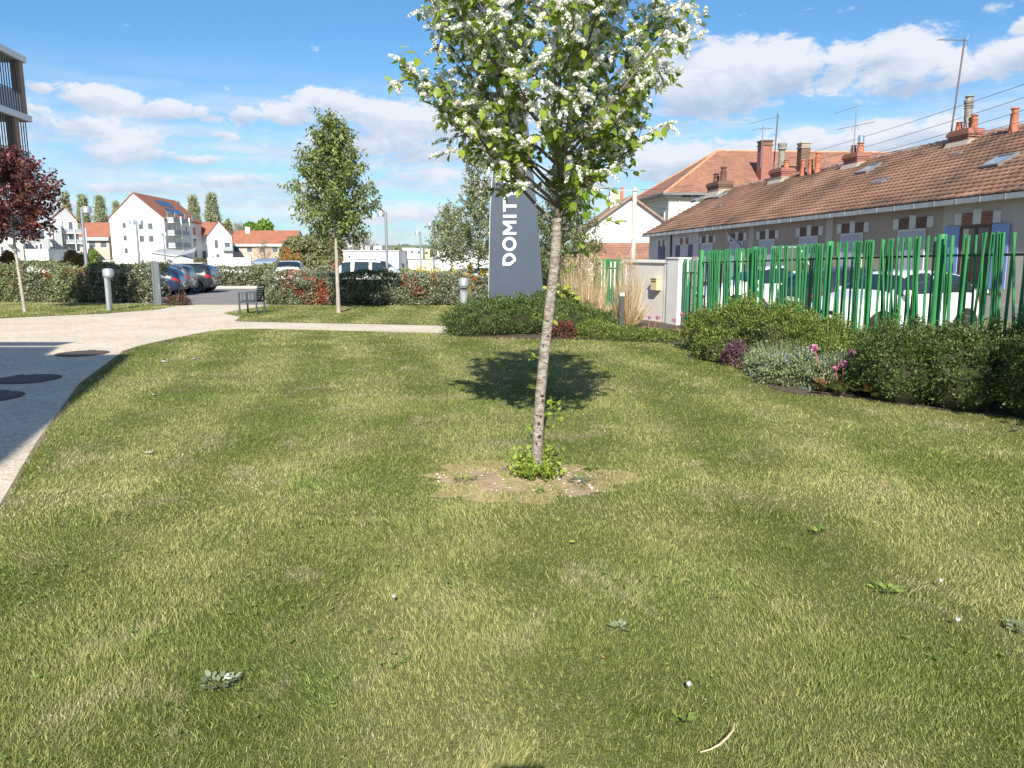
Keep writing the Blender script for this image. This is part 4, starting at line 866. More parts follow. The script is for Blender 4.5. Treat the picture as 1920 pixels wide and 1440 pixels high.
# ------------------------------------------------------------------ big house, gable house, pole, wires
def tiled(name, c1, c2, rows=.30, soot=(.16, .08, .06)):
    m = bpy.data.materials.new(name); m.use_nodes = True; nt = m.node_tree; L = nt.links.new; b = nt.nodes['Principled BSDF']; b.inputs['Roughness'].default_value = .88
    t = nt.nodes.new('ShaderNodeTexCoord'); n = nt.nodes.new('ShaderNodeTexNoise'); n.inputs['Scale'].default_value = .55; n.inputs['Detail'].default_value = 9; n.inputs['Roughness'].default_value = .7; L(t.outputs['Object'], n.inputs['Vector'])
    cr = nt.nodes.new('ShaderNodeValToRGB'); e = cr.color_ramp.elements; e[0].position = .32; e[1].position = .66; e[0].color = (*c1, 1); e[1].color = (*c2, 1); L(n.outputs['Fac'], cr.inputs[0])
    n2 = nt.nodes.new('ShaderNodeTexNoise'); n2.inputs['Scale'].default_value = 5; n2.inputs['Detail'].default_value = 2; L(t.outputs['Object'], n2.inputs['Vector'])
    s = nt.nodes.new('ShaderNodeSeparateXYZ'); L(t.outputs['Object'], s.inputs[0]); a = nt.nodes.new('ShaderNodeMath'); a.operation = 'FRACT'; q = nt.nodes.new('ShaderNodeMath'); q.operation = 'DIVIDE'; L(s.outputs[2], q.inputs[0]); q.inputs[1].default_value = rows; L(q.outputs[0], a.inputs[0])
    r = nt.nodes.new('ShaderNodeMapRange'); r.inputs['From Max'].default_value = .3; r.inputs['To Min'].default_value = .62; r.inputs['To Max'].default_value = 1; L(a.outputs[0], r.inputs['Value'])
    r2 = nt.nodes.new('ShaderNodeMapRange'); r2.inputs['From Min'].default_value = .35; r2.inputs['From Max'].default_value = .65; r2.inputs['To Min'].default_value = .8; r2.inputs['To Max'].default_value = 1.15; L(n2.outputs['Fac'], r2.inputs['Value'])
    mu = nt.nodes.new('ShaderNodeMath'); mu.operation = 'MULTIPLY'; L(r.outputs[0], mu.inputs[0]); L(r2.outputs[0], mu.inputs[1])
    mm = nt.nodes.new('ShaderNodeMix'); mm.data_type = 'RGBA'; mm.blend_type = 'MULTIPLY'; mm.inputs['Factor'].default_value = 1; L(cr.outputs[0], mm.inputs['A']); L(mu.outputs[0], mm.inputs['B']); L(mm.outputs['Result'], b.inputs['Base Color']); return m
m_plain = tiled('flat_tiles', (.20, .105, .075), (.36, .165, .105), .20)
m_orange = tiled('orange_tiles', (.29, .115, .072), (.37, .145, .09), .35)
bh = thing('hip_roofed_house', 'big two storey pale house with orange brown hipped roof rising behind the terrace', 'house', (15.9, 80, gz(80)), rz=radians(5)); k0 = .594
W_, D_ = 36, 15.5; ze = 7.7 + k0
m_bhw = mat('pale_render', (.60, .58, .54), .9, (.53, .51, .475), .3, bump=.1); m_recess = mat('recess', (.40, .41, .42), .7)
MB().box(0, W_, 0, D_, 0, ze - .4).build('wall', m_bhw, bh)
MB().box(-.45, W_ + .45, -.45, D_ + .45, ze - .4, ze).build('cornice', mat('cornice_stone', (.52, .50, .46), .9), bh)
o_ = .75; A = [(-o_, -o_, ze + .02), (W_ + o_, -o_, ze + .02), (W_ + o_, D_ + o_, ze + .02), (-o_, D_ + o_, ze + .02), (7.6, D_ / 2, ze + 5.3), (W_ - 7.6, D_ / 2, ze + 5.3)]
rf2 = MB().add(A, [(0, 1, 5, 4), (1, 2, 5), (2, 3, 4, 5), (3, 0, 4), (0, 3, 2, 1)]).build('roof', m_plain, bh)
mb = MB()
for a, b in ((0, 4), (3, 4), (1, 5), (4, 5)): mb.tube([np.array(A[a]), np.array(A[b])], .14, 6)
mb.build('ridge_tiles', mat('hip_tile', (.50, .22, .12), .9, (.58, .34, .22), 2), rf2)
MB().box(-o_ - .12, -o_, -o_ - .1, D_ + o_, ze - .12, ze + .10).box(-o_ - .12, W_ + o_, -o_ - .12, -o_, ze - .12, ze + .10).build('gutter', mat('dark_gutter', (.16, .17, .18), .6), bh)
g = MB(); x = 1.2
while x < 14: g.box(x, x + 1.0, -.462, -.45, ze - .33, ze - .08); x += 1.15
g.build('vent_panel', mat('vent_dark', (.06, .065, .08), .3), bh)
for i, y in enumerate((2.2, 5.0, 7.8, 10.6, 13.2)):
    wf = MB().box(-.10, 0, y - 1.05, y - .65, 3.0 + k0, 6.0 + k0).box(-.10, 0, y + .65, y + 1.05, 3.0 + k0, 6.0 + k0).build('window', m_bhw, bh)
    MB().box(-.02, 0, y - .65, y + .65, 3.0 + k0, 6.0 + k0).build('pane', m_recess, wf)
MB().box(-.14, 0, .1, D_ - .1, 2.75 + k0, 2.95 + k0).build('string_course', m_bhw, bh)
MB().tube([(1.1, -.08, ze - .45), (1.1, -.08, .2)], .07, 8).build('downpipe', m_pipe, bh)
MB().box(.2, 9, -.06, 0, ze - 2.3, ze - 2.22).build('wall_moulding', m_bhw, bh)
def wbox(name, m, px0, px1, y_t, y_b, d, dep, parent, loc):
    a = P(px0, y_t, d); b = P(px1, y_b, d); return MB().box(a[0] - loc[0], b[0] - loc[0], d - loc[1], d + dep - loc[1], b[2] - loc[2], a[2] - loc[2]).build(name, m, parent)
# chimneys standing on the hipped roof, in the house's own frame
def tall_ch(px, yt, w0, w1, m, d):
    c_, s_ = cos(radians(5)), sin(radians(5)); p_ = P(px, yt, d); dx, dy = p_[0] - 15.9, p_[1] - 80; lx, ly = dx * c_ + dy * s_, -dx * s_ + dy * c_; zt = p_[2] - gz(80)
    c = MB().box(lx - w0 / 2, lx + w0 / 2, ly - w1 / 2, ly + w1 / 2, ze + .5, zt - .35).build('chimney', m, bh)
    MB().box(lx - w0 / 2 - .08, lx + w0 / 2 + .08, ly - w1 / 2 - .08, ly + w1 / 2 + .08, zt - .55, zt - .42).box(lx - w0 / 2, lx + w0 / 2, ly - w1 / 2, ly + w1 / 2, zt - .345, zt - .12).box(lx - w0 / 2 - .1, lx + w0 / 2 + .1, ly - w1 / 2 - .1, ly + w1 / 2 + .1, zt - .115, zt).build('chimney_cap', m_mort if m is m_brick2 else m_brick2, c)
tall_ch(1435, 264, 1.05, 1.3, m_brick, 83.0); tall_ch(1508, 268, .95, 1.0, m_brick2, 82.6)
# white gable house further back
gh = thing('gable_house', 'white gabled house with a brown tiled lean-to, left of the utility pole', 'house', (9.05, 60, gz(60))); k1 = -gz(60)
gx = 3.7; zE, zA = 3.35 + k1, 5.95 + k1
MB().prism([(-gx, 0), (gx, 0), (gx, zE), (0, zA), (-gx, zE)], 10, 'y', 0).build('wall', m_wht, gh)
mb = MB()
for s in (-1, 1):
    mb.add([(s * (gx + .45), -.35, zE - .30), (0, -.35, zA + .02), (0, 10.3, zA + .02), (s * (gx + .45), 10.3, zE - .30), (s * (gx + .45), -.35, zE - .12), (0, -.35, zA + .22), (0, 10.3, zA + .22), (s * (gx + .45), 10.3, zE - .12)], [(0, 1, 2, 3), (4, 7, 6, 5), (0, 4, 5, 1), (0, 3, 7, 4), (3, 2, 6, 7)])
mb.build('roof', mat('brown_verge', (.30, .20, .155), .9), gh)
MB().box(-1.2, -.4, 3.2, 4.0, zA - .9, zA + .75).build('chimney', mat('pale_chimney', (.50, .44, .38), .9), gh)
MB().box(-.35, -.10, 3.4, 3.65, zA - .6, zA + 1.1).build('chimney_pot', m_terra, gh)
MB().box(-2.1, -.6, -.012, 0, 3.05 + k1 - .6, 3.12 + k1 - .6).build('wall_slot', m_recess, gh)
MB().add([(-gx, -3.2, 1.45 + k1), (gx, -3.2, 1.45 + k1), (gx, -.01, 2.62 + k1), (-gx, -.01, 2.62 + k1), (-gx, -3.2, 1.35 + k1), (gx, -3.2, 1.35 + k1)], [(0, 1, 2, 3), (0, 4, 5, 1)]).build('lean_to_roof', m_plain, gh)
MB().box(-gx + .2, gx - .2, -3.0, -.01, 0, 1.34 + k1).build('lean_to_wall', m_wht, gh)
# concrete utility pole with a street light on it
up = thing('utility_pole', 'pale concrete utility pole with a street lamp in front of the white gable', 'pole', (P(1187, 480, 50)[0], 50, gz(50)))
zt = P(1187, 351, 50)[2] - gz(50); MB().prism([(-.13, -.10), (.13, -.10), (.13, .10), (-.13, .10)], zt).build('shaft', m_conc, up, bevel=.02)
MB().box(-1.0, .3, -.16, -.1, zt - .25, zt - .17).build('crossarm', m_mast, up)
MB().tube([(-.13, -.05, 4.05), (-.5, -.05, 4.25)], .03, 6).build('lamp_arm', m_mast, up)
MB().lathe([(.03, -.10), (.20, -.06), (.26, .0), (.2, .07), (.05, .1)], (0, 0, 0), 12).build('lamp_head', m_mast, up, loc=(-.80, -.05, 4.32), smooth=True).scale = (1.5, .8, .7)
# overhead wires, each hung between real points
m_wire = mat('wire', (.05, .05, .055), .6)
def wire(label, a, b, sag, r=.012):
    a = np.array(a); b = np.array(b); pts = [a + (b - a) * t - np.array([0, 0, sag * 4 * t * (1 - t)]) for t in np.linspace(0, 1, 14)]
    o = MB().tube(pts, r, 4).build('overhead_wire', m_wire); meta(o, label, 'wire', 'overhead wires above the terrace'); return o
E1 = [(1955, 146), (1955, 171), (1955, 195), (1955, 217)]; E2 = [(1470, 300), (1520, 303), (1570, 304), (1632, 291)]
nm = ['topmost', 'second from top', 'third from top', 'lowest']
for i in range(4):
    wire('%s thin dark wire sloping across the sky at the upper right' % nm[i], P(*E1[i], 26), P(*E2[i], (44, 42, 40, 34)[i]), .10, .009)
for i, (y0, y1) in enumerate(((356, 347), (367, 356), (382, 395))):
    wire(['upper thin wire', 'middle thin wire', 'lower thin wire'][i] + ' running from the concrete pole past the hipped roof', P(1187, y0, 50), P(1300, y1, 66), .1, .012)
# ------------------------------------------------------------------ street furniture
m_alu = mat('bollard_alu', (.50, .53, .56), .38, (.44, .47, .50), 6, metal=.55); m_alu_d = mat('bollard_dark', (.05, .055, .06), .6)
def bollard(label, base, H, rz, s=1.0, group='bollard lights along the path'):
    o = thing('bollard_light', label, 'bollard light', (base[0], base[1], gz(base[1])), rz=rz, group=group)
    MB().prism([(.12 * s * cos(t), .075 * s * sin(t) + .05) for t in np.linspace(0, 2 * pi, 15)[:-1]], H - .22).build('post', m_alu, o, smooth=False, bevel=.01)
    MB().lathe([(.155 * s, H - .24), (.155 * s, H - .06), (.13 * s, H - .02), (.06 * s, H)], (0, 0, 0), 22).build('head', m_alu, o, smooth=True)
    MB().lathe([(.135 * s, -.06), (.15 * s, 0)], (0, 0, H - .245), 18).build('lens', mat('lens_grey', (.20, .21, .22), .3), o, smooth=True)
    MB().prism([(-.095 * s, 0)] + [(.095 * s * cos(t), -.11 * sin(t)) for t in np.linspace(pi, 0, 9)][1:-1] + [(.095 * s, 0)], .02, 'y', -.047).build('reflector', mat('reflector_shadow', (.23, .25, .27), .5), o, loc=(0, 0, H - .30))
    return o
bollard('grey metal bollard light on the grass strip before the left hedge', (-13.05, 25.1), 1.36, radians(92), 1.08)
bollard('grey metal bollard light just left of the grey sign on the middle lawn', (-1.43, 22.95), 1.13, radians(4))
bd = thing('slim_post_light', 'slim dark square post light standing in the dry ornamental grasses', 'bollard light', (2.72, 19.1, 0))
MB().box(-.06, .06, -.05, .05, 0, .80).build('post', mat('dark_metal', (.085, .095, .095), .45, metal=.4), bd, bevel=.005); MB().box(-.055, .055, -.045, .045, .80, .88).build('head', mat('opal', (.55, .56, .55), .3), bd)
tm = thing('slim_totem', 'dark grey waist high signpost at the end of the left hedge', 'signpost', (*G(297, 572), 0), rz=radians(8))
MB().box(-.075, .13, -.05, .05, 0, 1.55).build('panel', mat('totem_grey', (.115, .13, .14), .5), tm, bevel=.006); MB().box(-.13, -.078, -.06, .06, 0, 1.56).build('side_profile', mat('totem_side', (.17, .19, .21), .4, metal=.4), tm, bevel=.004)
MB().box(.09, .10, -.053, -.05, .5, .54).box(.06, .10, -.053, -.05, .58, .60).box(.06, .10, -.053, -.05, .64, .66).box(.06, .10, -.053, -.05, .70, .72).build('engraved_marks', m_alu, tm)
m_lamp = mat('lamp_grey', (.34, .36, .38), .4, metal=.5)
def lamppost(label, px, ytop, d, heads, group='park lamps of the parking lot'):
    a = P(px, ytop, d); g0 = gz(d); H = a[2] - g0; o = thing('lamp_post', label, 'lamp post', (a[0], d, g0), group=group)
    MB().lathe([(.085, 0), (.075, H * .5), (.06, H - .02)], (0, 0, 0), 10).build('pole', m_lamp, o, smooth=True)
    for s in heads:
        MB().lathe([(.20, 0), (.20, .26), (.19, .28)], (s * .24, 0, H - .27), 16).build('lamp_head', m_alu, o, smooth=True)
        MB().box(min(0, s * .24), max(0, s * .24), -.03, .03, H - .10, H - .04).build('bracket', m_lamp, o)
    return o
lamppost('tall single headed park lamp right of the egg shaped tree', 723, 396, 39.5, (-1,))
lamppost('single headed park lamp at far distance, middle one before the pear trees', 788, 434, 62, (-1,))
lamppost('single headed park lamp nearest the pear trees', 812, 418, 55, (-1,))
lamppost('tall single headed park lamp in front of the left apartments', 152, 388, 36, (1,))
lamppost('double headed park lamp in front of the white gable wall', 255, 413, 50, (-1, 1))
lamppost('smaller double headed park lamp at the balcony side of the white block', 306, 437, 74, (-1, 1))
# garden armchair
ch = thing('garden_armchair', 'dark grey slatted metal armchair on the tip of the lawn facing left', 'chair', (-7.98, 23.7, 0), rz=radians(-6))
m_ch = mat('chair_grey', (.075, .095, .105), .45, metal=.3)
for x in (-.28, .26):
    for y in (-.28, .28): MB().box(x - .02, x + .02, y - .02, y + .02, 0, .64 if x < 0 else .66).build('leg', m_ch, ch)
for y in (-.28, .28):
    MB().box(-.30, .28, y - .025, y + .025, .641, .67).build('armrest', m_ch, ch)
    for x in (-.17, -.06): MB().box(x - .012, x + .012, y - .012, y + .012, .41, .641).build('arm_slat', m_ch, ch)
s = MB()
for i in range(8): s.box(-.26 + i * .065, -.205 + i * .065, -.255, .255, .385, .41)
s.build('seat', m_ch, ch); MB().box(-.27, .25, -.26, -.235, .35, .384).box(-.27, .25, .235, .26, .35, .384).build('seat_frame', m_ch, ch)
bk = MB()
for i in range(7):
    t0, t1 = i / 7, (i + .8) / 7; x0, z0, x1, z1 = .14 + .19 * t0, .40 + .50 * t0, .14 + .19 * t1, .40 + .50 * t1
    bk.add([(x0, -.255, z0), (x1, -.255, z1), (x1, .255, z1), (x0, .255, z0), (x0 + .03, -.255, z0), (x1 + .03, -.255, z1), (x1 + .03, .255, z1), (x0 + .03, .255, z0)], [(0, 1, 2, 3), (4, 7, 6, 5), (0, 4, 5, 1), (1, 5, 6, 2), (2, 6, 7, 3), (3, 7, 4, 0)])
for y in (-.27, .255): bk.add([(.13, y, .38), (.335, y, .92), (.335, y + .015, .92), (.13, y + .015, .38), (.17, y, .38), (.375, y, .92), (.375, y + .015, .92), (.17, y + .015, .38)], [(0, 1, 2, 3), (4, 7, 6, 5), (0, 4, 5, 1), (1, 5, 6, 2), (2, 6, 7, 3), (3, 7, 4, 0)])
bk.build('backrest', m_ch, ch)
# manhole covers
m_iron = mat('cast_iron', (.105, .080, .068), .75, (.075, .06, .052), 12, bump=.6, bscale=70)
for lab, (x, y) in (('round rusty iron manhole cover on the sunlit path, farthest of three', (-8.0, 14.21)), ('round iron manhole cover in the building shadow, middle one of three', (-7.2, 11.27)), ('round iron manhole cover at the frame edge, nearest of three', (-6.85, 9.81))):
    o = thing('manhole_cover', lab, 'manhole cover', (x, y, .001), rz=R.rand(), group='manhole covers in the path')
    MB().lathe([(.455, 0), (.455, .006)], n=40).build('frame', m_iron, o); mb = MB().lathe([(.40, .006), (.40, .011)], n=40); mb.box(-.06, .06, .40, .50, .006, .010).box(-.06, .06, -.50, -.40, .006, .010)
    mb.build('lid', m_iron, o)
# ------------------------------------------------------------------ cars
m_tyre = mat('tyre', (.022, .022, .023), .85); m_rim = mat('rim', (.55, .56, .58), .3, metal=.8); m_arch = mat('arch_black', (.02, .02, .022), .7)
m_cglass = mat('car_glass', (.018, .028, .034), .03, spec=1.0); m_red = mat('tail_red', (.45, .012, .010), .15, coat=.5); m_headl = mat('headlight', (.55, .60, .66), .08, spec=1.0); m_black = mat('black_trim', (.02, .02, .022), .4)
m_plate = mat('plate', (.75, .75, .72), .4)
HATCH = dict(x=[0, .02, .07, .14, .28, .45, .57, .66, .735, .80, .90, .96, .99, 1], top=[.78, 1.02, 1.24, 1.38, 1.46, 1.48, 1.43, 1.24, 1.02, .96, .88, .76, .64, .52],
             belt=[.72, .86, .92, .95, .95, .94, .93, .92, .90, .87, .79, .68, .58, .46], wb=[.64, .76, .83, .86, .875, .875, .875, .875, .87, .855, .80, .72, .62, .50],
             wt=[.44, .52, .57, .60, .61, .61, .61, .64, .70, .72, .66, .56, .46, .38], bot=[.42, .32, .27, .22, .2, .2, .2, .2, .2, .2, .22, .25, .28, .33])
SUV = dict(HATCH, x=[0, .01, .035, .10, .28, .45, .57, .66, .735, .80, .90, .96, .99, 1], top=[.86, 1.16, 1.40, 1.53, 1.58, 1.58, 1.53, 1.36, 1.14, 1.07, 1.0, .88, .74, .56], belt=[.80, .96, 1.02, 1.05, 1.05, 1.04, 1.03, 1.02, 1.0, .98, .92, .80, .68, .5], bot=[.46, .38, .32, .28, .26, .26, .26, .26, .26, .26, .28, .3, .34, .4])
VAN = dict(HATCH, x=[0, .01, .03, .10, .3, .5, .62, .72, .80, .85, .92, .97, .99, 1], top=[.9, 1.3, 1.68, 1.80, 1.83, 1.82, 1.76, 1.48, 1.16, 1.08, .98, .84, .7, .55], belt=[.85, 1.0, 1.05, 1.06, 1.06, 1.05, 1.04, 1.03, 1.0, .97, .9, .78, .66, .5],
           wt=[.60, .66, .69, .70, .70, .69, .68, .68, .70, .70, .64, .56, .46, .38])
def make_car(name, label, spec, L, loc, rz, paint, wheels=(.17, .80), wr=.32, rim=None, glass_sections=((.09, .36), (.38, .70)), cat='car', group=None, plate=True, clad=None):
    o = thing(name, label, cat, (loc[0], loc[1], gz(loc[1])), rz=rz, group=group)
    n = 72; u = np.linspace(0, 1, n); S = {}
    for k in ('top', 'belt', 'wb', 'wt', 'bot'):
        v = np.interp(u, spec['x'], spec[k])
        for _ in range(3): v = np.concatenate([[v[0]], (v[:-2] + 2 * v[1:-1] + v[2:]) / 4, [v[-1]]])
        S[k] = v
    def ringp(i):
        if isinstance(i, float):
            a = int(min(i, n - 1.001)); f = i - a; A, B = ringp(a), ringp(a + 1); return A * (1 - f) + B * f
        t, b, wb, wt, bo = (S[k][i] for k in ('top', 'belt', 'wb', 'wt', 'bot')); x = (u[i] - .5) * L
        tu = max(t - b, .02)
        return np.array([(x, 0, bo), (x, wb * .86, bo), (x, wb * .97, bo + .10), (x, wb, bo + (b - bo) * .45), (x, wb * 1.0, bo + (b - bo) * .72), (x, wb * .965, b), (x, (wb * .965 * .35 + wt * .65) + .02, b + tu * .62), (x, wt * .97, b + tu * .90), (x, wt * .80, t - .008), (x, wt * .4, t + .008), (x, 0, t + .012)])
    rings = [ringp(i) for i in range(n)]; m_ = len(rings[0]); V = []; F = []
    for r in rings:
        full = np.concatenate([r, (r * [1, -1, 1])[1:-1][::-1]]); V += [tuple(q) for q in full]
    K = 2 * m_ - 2
    for i in range(n - 1):
        for k in range(K): k2 = (k + 1) % K; F.append((i * K + k, (i + 1) * K + k, (i + 1) * K + k2, i * K + k2))
    F.append(tuple(range(K))); F.append(tuple((n - 1) * K + k for k in range(K))[::-1])
    mb = MB(); mb.add(V, F); mb.build('body', paint, o, smooth=True)
    def patch(name, u0, u1, v0, v1, off, m, side, parent=None, nu=8, nv=3, trim=None):
        V = []; F = []
        for a in range(nu + 1):
            ui = (u0 + (u1 - u0) * a / nu); r = ringp(float(ui * (n - 1))); lo, hi = v0, v1
            if trim: lo, hi = trim(ui, v0, v1)
            vs = list(np.linspace(lo, hi, nv + 1))
            if nv > 3: j_ = int(np.argmin([abs(q_ - 6) for q_ in vs])); vs[j_] = min(max(6.0, lo), hi)
            for b in range(nv + 1):
                v = vs[b]; k = int(min(v, m_ - 1.001)); q = r[k] + (r[k + 1] - r[k]) * (v - k); V.append([q[0], q[1] * side, q[2]])
        V = np.array(V).reshape(nu + 1, nv + 1, 3); du = np.gradient(V, axis=0); dv = np.gradient(V, axis=1); nn = unit(np.cross(du, dv)); 
        cen = np.array([0, 0, .7]); s = np.sign(((V - cen) * nn).sum(-1, keepdims=True)); s[s == 0] = 1; V2 = V + nn * s * off
        for a in range(nu):
            for b in range(nv): i = a * (nv + 1) + b; F.append((i, i + 1, i + nv + 2, i + nv + 1))
        return MB().add(V2.reshape(-1, 3), F).build(name, m, parent or o, smooth=True)
    lim = lambda ui: np.interp(ui, [0, .03, .09, .18, .56, .66, .72, .74], [5.2, 5.7, 6.4, 6.95, 6.95, 6.7, 6.1, 5.3] if spec is not VAN else [5.2, 6.5, 6.9, 6.95, 6.95, 6.9, 6.5, 5.3])
    for side in (1, -1):
        for (a, b) in glass_sections: patch('side_window', a, b, 5.14, 6.95, .006, m_cglass, side, nu=14, nv=6, trim=lambda ui, v0, v1: (v0, max(v0 + .02, min(v1, lim(ui)))))
        patch('headlight', .925, .975, 4.1, 5.0, .006, m_headl, side, nu=5); patch('tail_light', .012, .065, 4.2, 5.05, .008, m_red, side, nu=5)
        patch('door_seam', .375, .379, 1.6, 5.0, .003, m_black, side, nu=1); patch('door_seam', .60, .604, 1.6, 5.0, .003, m_black, side, nu=1)
        patch('door_handle', .40, .43, 4.52, 4.7, .014, m_black if clad else paint, side, nu=2)
        patch('sill', .25, .74, 1.05, 1.9, .006, clad or m_black, side, nu=6)
        r = ringp(float(.665 * (n - 1)))[5]; mb = MB(); mb.lathe([(.02, -.07), (.085, -.05), (.10, 0), (.085, .06), (.03, .08)], (0, 0, 0), 10)
        w = mb.build('wing_mirror', paint, o, loc=(r[0], side * (r[1] + .12), r[2] + .10), smooth=True); w.scale = (.7, 1.1, .9)
    # glass front and rear: span both sides over the top
    for nm_, a, b in (('windscreen', .60, .728), ('rear_window', .022, .085)):
        V = []; F = []; nu = 6; cols = [6.35, 7, 8, 9, 10]
        for i in range(nu + 1):
            r = ringp(float((a + (b - a) * i / nu) * (n - 1))); row_ = []
            for v in cols: k = int(min(v, m_ - 1.001)); q = r[k] + (r[k + 1] - r[k]) * (v - k); row_.append(q)
            full = [q * [1, -1, 1] for q in row_] + [q for q in row_[::-1][1:]]
            for q in full: V.append(q + np.array([.004 if nm_ == 'windscreen' else -.006, 0, .007]))
        K2 = 2 * len(cols) - 1
        for i in range(nu):
            for k in range(K2 - 1): j = i * K2 + k; F.append((j, j + 1, j + K2 + 1, j + K2))
        MB().add(V, F).build(nm_, m_cglass, o, smooth=True)
    for fx in wheels:
        for side in (1, -1):
            i = int(fx * (n - 1)); wbx = S['wb'][i]; c_ = np.array([(fx - .5) * L, side * wbx, wr])
            ar = MB().prism([((wr + .055) * cos(t), (wr + .055) * sin(t) * (1 if sin(t) > 0 else .6)) for t in np.linspace(0, 2 * pi, 29)[:-1]], .10, 'y', -.05).build('wheel_arch', clad or m_arch, o, loc=(c_[0], side * (wbx - .042), wr))
            w = thing('wheel', None, None, tuple(c_ + [0, side * .005 - side * .10, 0])); w.parent = o; w.rotation_euler = (0, 0, 0 if side > 0 else pi)
            mb = MB(); V = []; F = []; prof = [(wr * .64, .10), (wr * .70, .118), (wr * .93, .118), (wr, .09), (wr, -.09), (wr * .93, -.11)]; kk = 28
            for r_, yy in prof:
                for k in range(kk): V.append((r_ * cos(2 * pi * k / kk), yy, r_ * sin(2 * pi * k / kk)))
            for a in range(len(prof) - 1):
                for k in range(kk): F.append((a * kk + k, a * kk + (k + 1) % kk, (a + 1) * kk + (k + 1) % kk, (a + 1) * kk + k))
            mb.add(V, F).build('tyre', m_tyre, w, smooth=True)
            mb = MB(); ns = 5
            for k in range(ns):
                t = 2 * pi * k / ns + .3
                for dt in (-.16, .16): mb.add([(.05 * cos(t - .5), .085, .05 * sin(t - .5)), (.05 * cos(t + .5), .085, .05 * sin(t + .5)), (wr * .66 * cos(t + dt * 1.6 + .07), .105, wr * .66 * sin(t + dt * 1.6 + .07)), (wr * .66 * cos(t + dt * 1.6 - .09), .105, wr * .66 * sin(t + dt * 1.6 - .09))], [(0, 1, 2, 3)])
            for k in range(28):
                t, t2 = 2 * pi * k / 28, 2 * pi * (k + 1) / 28; mb.add([(wr * .60 * cos(t), .10, wr * .60 * sin(t)), (wr * .60 * cos(t2), .10, wr * .60 * sin(t2)), (wr * .665 * cos(t2), .112, wr * .665 * sin(t2)), (wr * .665 * cos(t), .112, wr * .665 * sin(t))], [(0, 1, 2, 3)])
            mb.add([(.06 * cos(2 * pi * k / 8), .095, .06 * sin(2 * pi * k / 8)) for k in range(8)], [tuple(range(8))])
            mb.build('rim', rim or m_rim, w)
            MB().add([(wr * .62 * cos(2 * pi * k / 20), .05, wr * .62 * sin(2 * pi * k / 20)) for k in range(20)], [tuple(range(20))]).build('brake_disc', m_arch, w)
    if plate: MB().box(-L / 2 - .018, -L / 2 + .05, -.26, .26, .60, .71).build('number_plate', m_plate, o); MB().box(L / 2 - .05, L / 2 + .012, -.26, .26, .40, .50).build('number_plate', m_plate, o)
    MB().box(-L / 2 + .02, -L / 2 + .06, -.6, .6, spec['bot'][0] - .12, spec['bot'][0] + .04).build('rear_bumper_skirt', clad or m_black, o)
    MB().box(L / 2 - .08, L / 2 - .005, -.34, .34, .50, .62).build('grille', m_black, o)
    return o
def paint(name, c, metal=0., rough=.3): return mat(name, c, rough, metal=metal, coat=1.0)
p_white = paint('white_car_paint', (.80, .80, .80)); p_silver = paint('silver_paint', (.20, .21, .225), .6, .35); p_black = paint('black_paint', (.020, .022, .026)); p_blue = paint('blue_paint', (.012, .030, .085), .1); p_dk = paint('dark_blue_paint', (.03, .035, .07), .3)
# right: white hatchback nose toward the fence, angled
make_car('hatchback_car', 'white hatchback parked behind the tall green stick fence, nose toward the fence', HATCH, 3.75, (8.55, 17.35), radians(180 + 20), p_white, wr=.30, glass_sections=((.10, .385), (.405, .69)))
make_car('estate_car', 'white car with large dark windows behind the farther part of the green fence', HATCH, 4.1, (7.6, 23.2), radians(180 + 6), p_white, wr=.31)
oc = make_car('dark_hatchback_car', 'dark hatchback with its boot lid raised between the two white cars behind the fence', HATCH, 3.9, (9.2, 21.0), radians(20), paint('anthracite_paint', (.04, .045, .05)), wr=.31)
lid = MB().add([(-1.75, -.50, 1.36), (-1.75, .50, 1.36), (-2.25, .52, 1.98), (-2.25, -.52, 1.98), (-1.75, -.50, 1.40), (-1.75, .50, 1.40), (-2.25, .52, 2.02), (-2.25, -.52, 2.02)], [(0, 3, 2, 1), (4, 5, 6, 7), (0, 1, 5, 4), (1, 2, 6, 5), (2, 3, 7, 6), (3, 0, 4, 7)]).build('boot_lid', p_white, oc); lid['label'] = 'raised white boot lid'
# parking lot, left: four cars side by side, tails toward the drive
B = radians(180 + 5)
make_car('blue_hatchback', 'dark blue hatchback with red tail light, nearest car of the left parking row', HATCH, 3.95, (-17.95, 37.6), B, p_blue, wr=.30, group='cars parked in the left row')
make_car('silver_hatchback', 'silver grey car parked between the blue hatchback and the black utility vehicle', dict(SUV, top=[v * .97 for v in SUV['top']]), 4.2, (-18.55, 40.0), B, p_silver, wr=.33, group='cars parked in the left row')
m_wrim = mat('pale_rim', (.72, .73, .75), .3, metal=.6)
ob = make_car('black_suv', 'black compact utility car with pale star shaped wheel rims in the left parking row', SUV, 4.15, (-18.4, 42.5), B, p_black, wr=.35, rim=m_wrim, clad=mat('grey_cladding', (.10, .10, .105), .6), group='cars parked in the left row')
MB().box(-1.6, .35, -.5, .5, 1.60, 1.635).build('white_roof_panel', p_white, ob, bevel=.02)
make_car('dark_suv', 'dark car parked farthest in the left row behind the black utility car', SUV, 4.2, (-19.2, 45.0), B, p_dk, wr=.34, group='cars parked in the left row')
make_car('white_roof_car', 'white car hidden behind the left hedge, only its roof showing', HATCH, 4.2, (-18.3, 35.1), B, p_white, group=None)
vn_ = make_car('white_van', 'white window van with roof rails parked behind the middle hedge', VAN, 4.35, (-8.15, 46.5), radians(-4), p_white, wr=.31, glass_sections=((.07, .20), (.25, .45), (.49, .755)), cat='van')
for s in (-.55, .55): MB().tube([(-1.6, s, 1.83), (-1.5, s, 1.87), (.0, s, 1.87), (.15, s, 1.83)], .018, 6).build('roof_rail', m_black, vn_)
